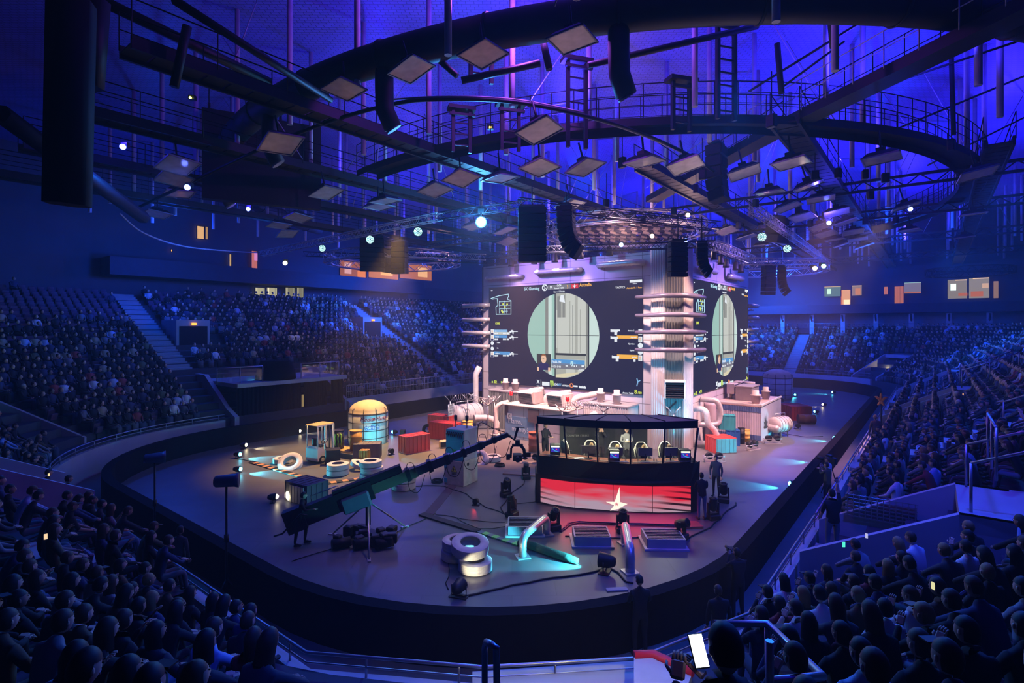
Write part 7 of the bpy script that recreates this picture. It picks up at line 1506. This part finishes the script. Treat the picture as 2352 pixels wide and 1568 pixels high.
for i, (d, p, a, k, r_, u, v, _) in enumerate(taken[:NI]):
    ps = random.choice(list(POSES)); tp_ = pick_top(u, v); hk = random.choice(HK); hi = random.choices((0, 1, 2), (5, 4, 1))[0]; sl = random.choices((0, 1), (1, 3))[0]; ang = ALPHA+a+pi/2+random.uniform(-.25, .25)
    # turn towards the tower
    tgt = atan2((C0.y-8-p.y), (C0.x-p.x))-pi/2; dlt = (tgt-ang+pi) % (2*pi)-pi; ang += dlt*.6; hname = ('black', 'brown', 'fair')[hi]
    hw = {'short': 'short %s hair' % hname, 'long': 'long %s hair' % hname, 'cap': '%s cap' % hname}[hk]; side = SNAME[k] if k != 'H' else ('near left corner stand' if u < 1000 else 'near right corner stand')
    person(ps, POSES[ps], hk, tp_, HAIRS[hi], p, ang, 'person with %s, %s top, %s, %s row, %s' % (hw, TOPS[tp_][0], PW[ps].replace(' a little', '').replace('one hand by the face', 'hand at face').replace('hands on knees', 'upright'), ORD[r_], side.replace(' stand', '').replace(' behind the tower', '')), 'audience in the '+side, random.choice((0, 1, 2)), random.choice((SKIN, SKIN, SKIN2)), sleeve=sl)
# ---- the rest of the audience, too many to count: one object
def crowd_proto():
    m = MB()
    m.add([(x*w, -.12+y, z) for z, w, d in ((.5, .17, .11), (.75, .17, .11), (1.0, .21, .11), (1.08, .10, .07)) for x, y in ((-1, -d), (1, -d), (1, d), (-1, d))], [(a*4+i, a*4+(i+1) % 4, a*4+4+(i+1) % 4, a*4+4+i) for a in range(3) for i in range(4)]+[(12, 13, 14, 15)], 1)
    m._sph((0, -.05, 1.25), .115, 8, 0, (.78, .9, 1.1)); m._sph((0, -.085, 1.295), .128, 8, 2, (.82, .85, .85))
    for sx in (-1, 1): m.cyl((sx*.21, -.1, 1.0), (sx*.24, .02, .74), .05, 5, caps=False, mi=1); m.cyl((sx*.24, .02, .74), (sx*.08, .26, .62), .04, 5, mi=1); m.box((sx*.11, .14, .5), (.14, .46, .14), mi=3); m._sph((sx*.08, .29, .63), .045, 4, 0, (1, 1, 1))
    m.box((0, .36, .27), (.36, .12, .48), mi=3); return m
def stuff_mesh(name, proto, places, colfn, mat):
    V = np.array(proto.v, np.float32); loops = [i for f in proto.f for i in f]; sizes = [len(f) for f in proto.f]; nv, nl, nf = len(V), len(loops), len(sizes); N = len(places)
    A_ = np.array([q[1] for q in places]); Pp = np.array([q[0] for q in places], np.float32); c, s = np.cos(A_), np.sin(A_); sc = np.random.RandomState(5).uniform(.93, 1.06, N)
    X = V[None, :, 0]*c[:, None]-V[None, :, 1]*s[:, None]; Y = V[None, :, 0]*s[:, None]+V[None, :, 1]*c[:, None]; Z = V[None, :, 2]*sc[:, None]
    co_ = np.stack([X, Y, Z], 2)+Pp[:, None, :]; L = (np.array(loops)[None, :]+np.arange(N)[:, None]*nv).ravel()
    st = np.concatenate([[0], np.cumsum(sizes)[:-1]]); LS = (st[None, :]+np.arange(N)[:, None]*nl).ravel()
    me = bpy.data.meshes.new(name); me.vertices.add(N*nv); me.vertices.foreach_set('co', co_.astype(np.float32).ravel()); me.loops.add(N*nl); me.loops.foreach_set('vertex_index', L.astype(np.int32)); me.polygons.add(N*nf); me.polygons.foreach_set('loop_start', LS.astype(np.int32)); me.update(calc_edges=True)
    col = np.zeros((N, nf, 4), np.float32); mi = np.array(proto.m)
    for i in range(N):
        cs = colfn(i, places[i])
        for k, cc in enumerate(cs): col[i, mi == k, :3] = cc
    col[:, :, 3] = 1; at = me.attributes.new('garb', 'FLOAT_COLOR', 'FACE'); at.data.foreach_set('color', col.ravel()); me.materials.append(mat)
    o = bpy.data.objects.new(name, me); COL.objects.link(o); return o
gm = bpy.data.materials.new('audience_clothes'); gm.use_nodes = True; an = gm.node_tree.nodes.new('ShaderNodeAttribute'); an.attribute_name = 'garb'; gm.node_tree.links.new(an.outputs['Color'], gm.node_tree.nodes['Principled BSDF'].inputs['Base Color']); gm.node_tree.nodes['Principled BSDF'].inputs['Roughness'].default_value = .85
CT_OPT = [(.012, .012, .016)]*16+[(.04, .05, .10)]*4+[(.15, .15, .17)]*2+[(.6, .6, .65)]*1+[(.4, .5, .7)]+[(.3, .05, .05)]+[(.35, .3, .2)]+[(.1, .12, .06)]
rnd = random.Random(3)
def ccol(i, q):
    return (rnd.choice(((.55, .36, .27), (.6, .42, .33), (.42, .27, .2))), rnd.choice(CT_OPT), rnd.choice(((.012, .01, .01), (.05, .03, .02), (.2, .13, .06), (.5, .5, .5) if rnd.random() < .15 else (.02, .02, .02))), rnd.choice(((.03, .04, .08), (.015, .015, .02), (.09, .09, .1))))
rest = [(tuple(p), ALPHA+a+pi/2+rnd.uniform(-.3, .3)) for (d, p, a, k, r_, u, v, _) in taken[NI:]]
o = stuff_mesh('audience', crowd_proto(), rest, ccol, gm); tag(o, 'dense distant audience sitting in rows round the whole bowl', 'audience', kind='stuff')
# empty folded seats
def seat_mb():
    m = MB(); m.box((0, -.34, .62), (.42, .05, .44), rot=Euler((-.12, 0, 0)), bev=.02, mi=0); m.box((0, -.2, .5), (.4, .1, .32), rot=Euler((-.25, 0, 0)), bev=.02, mi=0); m.box((0, -.33, .2), (.06, .06, .4), mi=1); m.box((0, -.3, .02), (.36, .12, .04), mi=1); return m
SEATM = M('seat_plastic', (.09, .05, .10), .45)
s_first = None; NS = 120
for i, (d, p, a, k, r_, u, v, _) in enumerate(free[:NS]):
    lb = 'empty folded stadium seat, %s row of the %s' % (ORD[r_], SNAME[k]); g = 'empty seats, %s row of the %s' % (ORD[r_], SNAME[k])
    if s_first is None: s_first = seat_mb().build('stadium_seat', [SEATM, DARKM], None, p, ALPHA+a+pi/2); tag(s_first, lb, 'seat', g)
    else: o = s_first.copy(); COL.objects.link(o); o.location = p; o.rotation_euler.z = ALPHA+a+pi/2; o['label'] = lb; o['group'] = g
if len(free) > NS:
    o = stuff_mesh('stadium_seats', seat_mb(), [(tuple(p), ALPHA+a+pi/2) for (d, p, a, k, r_, u, v, _) in free[NS:]], lambda i, q: ((.10, .06, .11), (.05, .05, .06)), gm); tag(o, 'rows of empty folded seats high in the left and far stands', 'seats', kind='stuff')
print('SEATS', len(seats), len(taken), len(free))
# ---- crew and people one can point at
def face(p, q): return atan2(q[1]-p[1], q[0]-p[0])-pi/2
S_arms_front = stand_((.23, .12, 1.15), (.08, .34, 1.18)); S_relax = stand_(step=.04); S_pocket = stand_((.26, -.05, 1.15), (.2, .1, .95)); S_raise = stand_((.24, .05, 1.14), (.2, .2, 1.0), (.22, .16, 1.62), (.2, .18, 1.88)); S_cam = stand_((.2, .16, 1.28), (.08, .24, 1.52)); S_phone = stand_((.24, .06, 1.16), (.1, .3, 1.22), head=(-.5, 0, 0)); S_walk = stand_((.24, -.08, 1.15), (.22, .02, .9), (.24, .12, 1.15), (.2, .3, 1.0), step=.16, lean=.04)
def crew(kind, pose, hair, top, hi, p, tgt, label, trou=1, sleeve=1, skin=SKIN): p = Vector(p); return person(kind, pose, hair, top, HAIRS[hi], p, face(p, tgt), label, None, trou, skin, sleeve=sleeve)
crew('s_arms', S_arms_front, 'short', 0, 0, P(1612, 1193), (7.0, 24), 'man in black t-shirt and light jeans standing right of the booth, back to camera', 0, 0)
crew('s_relax', S_relax, 'short', 1, 0, P(1645, 1140), P(1600, 1193), 'man in dark shirt and trousers standing right of the booth, seen from the side')
crew('s_walk', stand_((.24, .1, 1.2), (.15, .35, 1.2), lean=.06, step=.14), 'short', 0, 0, P(690, 1252), (-4.9, 18.3), 'crane operator in black standing at the tail of the camera crane')
ph = crew('s_cam', S_cam, 'short', 0, 0, (5.55, 13.2, 0), (4, 22), 'photographer in black with a camera, standing outside the front right boards')
m = MB(); m.box((0, .34, 1.6), (.15, .08, .1)).cyl((0, .38, 1.6), (0, .52, 1.6), .04, 12); t_ = m.build('photo_camera', BLACK, None, ph.location, ph.rotation_euler.z); tag(t_, 'black photo camera held by the photographer at the front right boards', 'camera'); MB().box((0, .31, 1.6), (.07, .01, .05)).build('lit_display', E('cam_screen', (.8, .6, 1), 3), t_)
crew('s_relax', S_relax, 'short', 0, 1, (4.35, 11.3, 0), (4, 20), 'man in black with a pale collar standing on the walkway at the bottom right')
q = crew('s_phone', S_phone, 'short', 0, 0, (2.8, 11.75, 0), (2.4, 16), 'person in black standing by the front boards below the right duct arch')
tag(MB().box((0, 0, 0), (.5, .16, .05), bev=.01).build('tablet', M('tablet_body', (.25, .25, .3), .3), None, (2.4, 12.3, 1.18), .1), 'pale flat device lying on the front boards beside a standing person', 'tablet')
crew('s_raise', S_raise, 'short', 0, 0, W(16.2, 2.1, 1.2), W(22, 6), 'man in black raising one arm at the railing on the right', 0, 0)
tag(MB().box((0, 0, .6), (1.6, 2.0, 1.2)).build('landing', PLAT, None, W(16.15, 1.6, 0), ALPHA), kind='structure')
crew('s_phone', S_phone, 'short', 3, 1, W(25.8, 3.5), W(27, 8), 'camera man in white shirt on the walkway right of the stage', 0, 0)
crew('s_cam', S_cam, 'short', 6, 0, W(24.8, 3.4), W(27, 8), 'person in olive top beside the white shirted camera man on the right walkway')
tv = thing('broadcast_camera', 'black broadcast camera on a tripod at the right boards', 'camera', W(26.4, 3.5), ALPHA+1.2); MB().box((0, 0, 1.5), (.5, .22, .28), bev=.03).box((.05, 0, 1.68), (.2, .16, .1)).build('body', BLACK, tv); MB().cyl((.25, 0, 1.5), (.55, 0, 1.5), .07, 12).build('camera_lens', BLACK, tv)
for a in (0, 2.1, 4.2): MB().cyl((0, 0, 1.35), (.4*cos(a), .4*sin(a), 0), .02, 6).build('tripod_leg', BLACK, tv)
crew('s_relax', S_relax, 'short', 8, 0, W(5.9, 16.2), W(12, 20), 'crew member with a pale hood collar outside the left boards'); crew('s_arms', S_arms_front, 'short', 0, 0, W(4.5, 20.9, .9), W(20, 20), 'dark figure standing in the left entrance, nearer the camera'); crew('s_relax', S_relax, 'short', 0, 0, W(4.3, 22.3, .9), W(20, 22), 'dark figure standing in the left entrance, farther from the camera')
tag(MB().box((0, 0, .45), (3.2, 2.2, .9)).build('landing', PLAT, None, W(4.1, 21.6, 0), ALPHA), kind='structure')
crew('s_relax', S_relax, 'short', 0, 0, W(71.4, 5.4, .1), W(60, 10), 'lone dark figure in the yellow lit entrance at the far right'); light('POINT', W(73.5, 4.2, 2.6), (1, .8, .3), 160, size=.2, name='entrance_lamp')
mg = crew('s_relax', S_relax, 'short', 9, 2, W(30.5, 2.2, .0)+Vector((0, 0, 1.3)), W(40, 8), 'tall person in brown standing at the railing nearer than the orange emblem')
fx = thing('orange_emblem', 'small orange three pronged emblem at the railing of the right stand', 'emblem', W(36.8, 2.4, 3.0), ALPHA-pi/2); m = MB()
for (x, z) in ((0, .45), (-.3, .28), (.3, .28), (-.18, -.3), (.18, -.3)): m.tube([(0, 0, 0), (x*.7, 0, z*.75), (x, 0, z*.8 if x else z)], [.09, .07, .03], 6)
m.build('prongs', M('orange_cloth', (.8, .28, .06), .7), fx); MB().cyl((0, 0, -1.7), (0, 0, 0), .03, 6).build('pole', DARKM, fx)
# foreground man with a phone
fm = crew('s_phone2', stand_((.26, .08, 1.15), (.16, .28, 1.33), (.22, .1, 1.15), (-.0, .30, 1.33), head=(-.35, 0, 0)), 'short', 8, 0, (1.06, 2.62, 3.97), (.8, 9), 'man in dark jacket looking at a glowing phone, closest to the camera', 1)
hp = thing('mobile_phone', 'glowing white phone held by the man closest to the camera', 'phone', (1.03, 2.97, 5.41), 0, rot=(radians(-35), 0, .15)); MB().box((0, 0, 0), (.085, .012, .17), bev=.004).build('case', BLACK, hp); MB().box((0, -.008, 0), (.075, .003, .155)).build('lit_display', E('phone_white', (.9, .95, 1), 7), hp)
light('AREA', (1.03, 2.95, 5.44), (.8, .9, 1), .4, (1.04, 2.6, 5.75), size=.1, name='phone_glow')
# booth crew and players
def pl(u, off, top, hi, label, kind='sit_e', hair='short', sk=SKIN): q = inb(u, off, 1.12); return person(kind, POSES[kind], hair, top, HAIRS[hi], q, pi, label, None, 1, sk, sleeve=0)
pl(1357, 1.2, 0, 2, 'player leaning in behind the monitor in the second booth pane'); pl(1416, 1.2, 0, 2, 'player in the middle booth pane'); pl(1476, 1.2, 0, 2, 'player in the fourth booth pane with both arms on the desk'); pl(1534, 1.2, 0, 1, 'player in the fifth booth pane')
def bs(u, off, top, hi, label, kind, pose, rz=pi, z=1.25, tr=1, hair='short'): q = inb(u, off, z); return person(kind, pose, hair, top, HAIRS[hi], q, rz, label, None, tr, SKIN, sleeve=1)
bs(1379, 2.1, 0, 1, 'person in black filming from the back of the booth, middle pane', 's_cam', S_cam); b_ = bs(1439, 1.95, 2, 1, 'man in grey hoodie with a badge standing in the booth', 's_phone', S_phone)
MB().box((0, .15, 1.22), (.09, .01, .12)).build('badge', M('badge_white', (.7, .75, .8), .5), b_)
q = inb(1555, 3.6, 0); q.z = 0; person('s_relax', S_relax, 'short', 3, HAIRS[2], q, pi, 'fair haired person in white behind the right end of the booth', None, 0, SKIN)
bs(1252, 1.7, 0, 1, 'person in black shirt in the leftmost booth pane', 's_arms', S_arms_front, -2.4)
# phones glowing in the crowd
for i, (u, v, Y, c) in enumerate(((1938, 1250, 8.8, (.1, .9, .7)), (1610, 1500, 3, None), (105, 1232, 8.5, (1, .7, .4)), (112, 1090, 17, (1, .8, .4)), (2143, 1345, 6.5, (.8, .75, .4)), (2212, 905, 26, (1, .5, .2)), (1990, 1230, 10, (.5, .5, .8)), (470, 700, 45, None))):
    if c: tag(MB().box((0, 0, 0), (.045, .01, .085)).build('mobile_phone', E('phone_%d' % i, c, 1.0), None, PD(u, v, Y), .4*i, ), 'small glowing phone in the dark crowd, %s' % ('lower right, turquoise', '', 'lower left, warm', 'by the left entrance, warm', 'far lower right, dull yellow', 'upper right, orange', 'right of the walkway, bluish')[i], 'phone')
# ================================================================ FOREGROUND
BEI = M('beige_concrete', (.62, .60, .46), .8, scale=1)
# pale parapet blocks and the stair railing just below the camera
m = MB(); v_ = [P(1085, 1542, 1.45), P(1470, 1516, 1.45), P(1470, 1600, 1.45), P(1085, 1600, 1.45)]
m.add([v for v in v_]+[v+Vector((0, 0, -1.4)) for v in v_], [(0, 3, 2, 1), (0, 1, 5, 4), (4, 5, 6, 7), (1, 2, 6, 5), (2, 3, 7, 6), (3, 0, 4, 7)]); struct(m.build('parapet_block', BEI))
m = MB(); v_ = [P(1456, 1506, 1.9), P(1500, 1504, 1.9), P(1590, 1545, 1.9), P(1570, 1600, 1.9), P(1456, 1600, 1.9)]
m.add(v_+[v+Vector((0, 0, -1.8)) for v in v_], [(4, 3, 2, 1, 0)]+[(i, (i+1) % 5, 5+(i+1) % 5, 5+i) for i in range(5)]); struct(m.build('parapet_block', M('white_parapet', (.55, .55, .55), .8)))
tag(MB().tube([v+Vector((0, 0, .02)) for v in (P(1456, 1507, 1.9), P(1500, 1505, 1.9), P(1592, 1548, 1.9))], .07, 6).build('red_light_coping', M('painted_red_light', (.75, .03, .06), .5)), 'coping coloured for red light on the white parapet left of the phone man', 'coping')  # the red colour stands for red light falling on the block top
m = MB(); v_ = [P(1520, 1545, 2.4), P(1640, 1552, 2.4), P(1640, 1640, 2.4), P(1330, 1640, 2.4), P(1330, 1566, 2.4)]
light('SPOT', Vector((2.4, 5.0, 5.6)), (1, .85, .42), 420, P(1290, 1560, 1.4), size=.2, spot=50, blend=.8, name='stair_light')
def fg_rail(pts, r, label, posts=(), mat=STEEL):
    root = thing('stair_railing', label, 'railing', pts[0]); b = Vector(pts[0]); MB().tube([Vector(p)-b for p in pts], r, 10).build('handrail', mat, root)
    for p, h in posts: MB().cyl(Vector(p)-b, Vector(p)-b-Vector((0, 0, h)), r*.85, 8).build('post', mat, root)
    return root
fg_rail([PD(1142, 1640, 3.6), PD(1140, 1486, 3.6), PD(1130, 1480, 3.62), PD(1117, 1474, 3.9), PD(1113, 1490, 4.0), PD(1114, 1640, 4.0)], .024, 'bent steel handrail end rising at the bottom centre')
gr = thing('glass_landing_rail', 'steel framed glass railing beside the man with the phone', 'railing', PD(1763, 1430, 5.2)); b = gr.location.copy(); K = [PD(1640, 1432, 5.1), PD(1763, 1432, 5.2), PD(1890, 1552, 4.3), PD(1768, 1566, 3.9)]
MB().tube([k-b for k in K], .035, 8).build('handrail', STEEL, gr); MB().cyl(K[1]-b, K[1]-b-Vector((0, 0, 1.1)), .03, 8).build('post', STEEL, gr); MB().cyl(K[3]-b+Vector((0, 0, .3)), K[3]-b-Vector((0, 0, .9)), .03, 8).build('post', STEEL, gr)
m = MB(); m.add([K[0]-b-Vector((0, 0, .1)), K[1]-b-Vector((0, 0, .1)), K[1]-b-Vector((0, 0, .9)), K[0]-b-Vector((0, 0, .9))], [(0, 1, 2, 3)]); m.add([K[1]-b-Vector((0, 0, .1)), K[2]-b-Vector((0, 0, .1)), K[2]-b-Vector((0, 0, .9)), K[1]-b-Vector((0, 0, .9))], [(0, 1, 2, 3)]); m.build('glass_pane', GL, gr)

# haze in the hall
if 1:
    m = MB(); m.box((30, 40, 10.4), (110, 90, 20.6)); hz = m.build('haze', None if False else BLACK); hz.data.materials.clear()
    hm = bpy.data.materials.new('haze_volume'); hm.use_nodes = True; nt = hm.node_tree
    for n in list(nt.nodes): nt.nodes.remove(n)
    o_ = nt.nodes.new('ShaderNodeOutputMaterial'); vs = nt.nodes.new('ShaderNodeVolumeScatter'); vs.inputs['Color'].default_value = (1, 1, 1, 1); vs.inputs['Density'].default_value = .0019; vs.inputs['Anisotropy'].default_value = .2; nt.links.new(vs.outputs[0], o_.inputs['Volume']); hz.data.materials.append(hm); tag(hz, 'thin blue haze hanging in the whole hall', 'haze', kind='stuff')
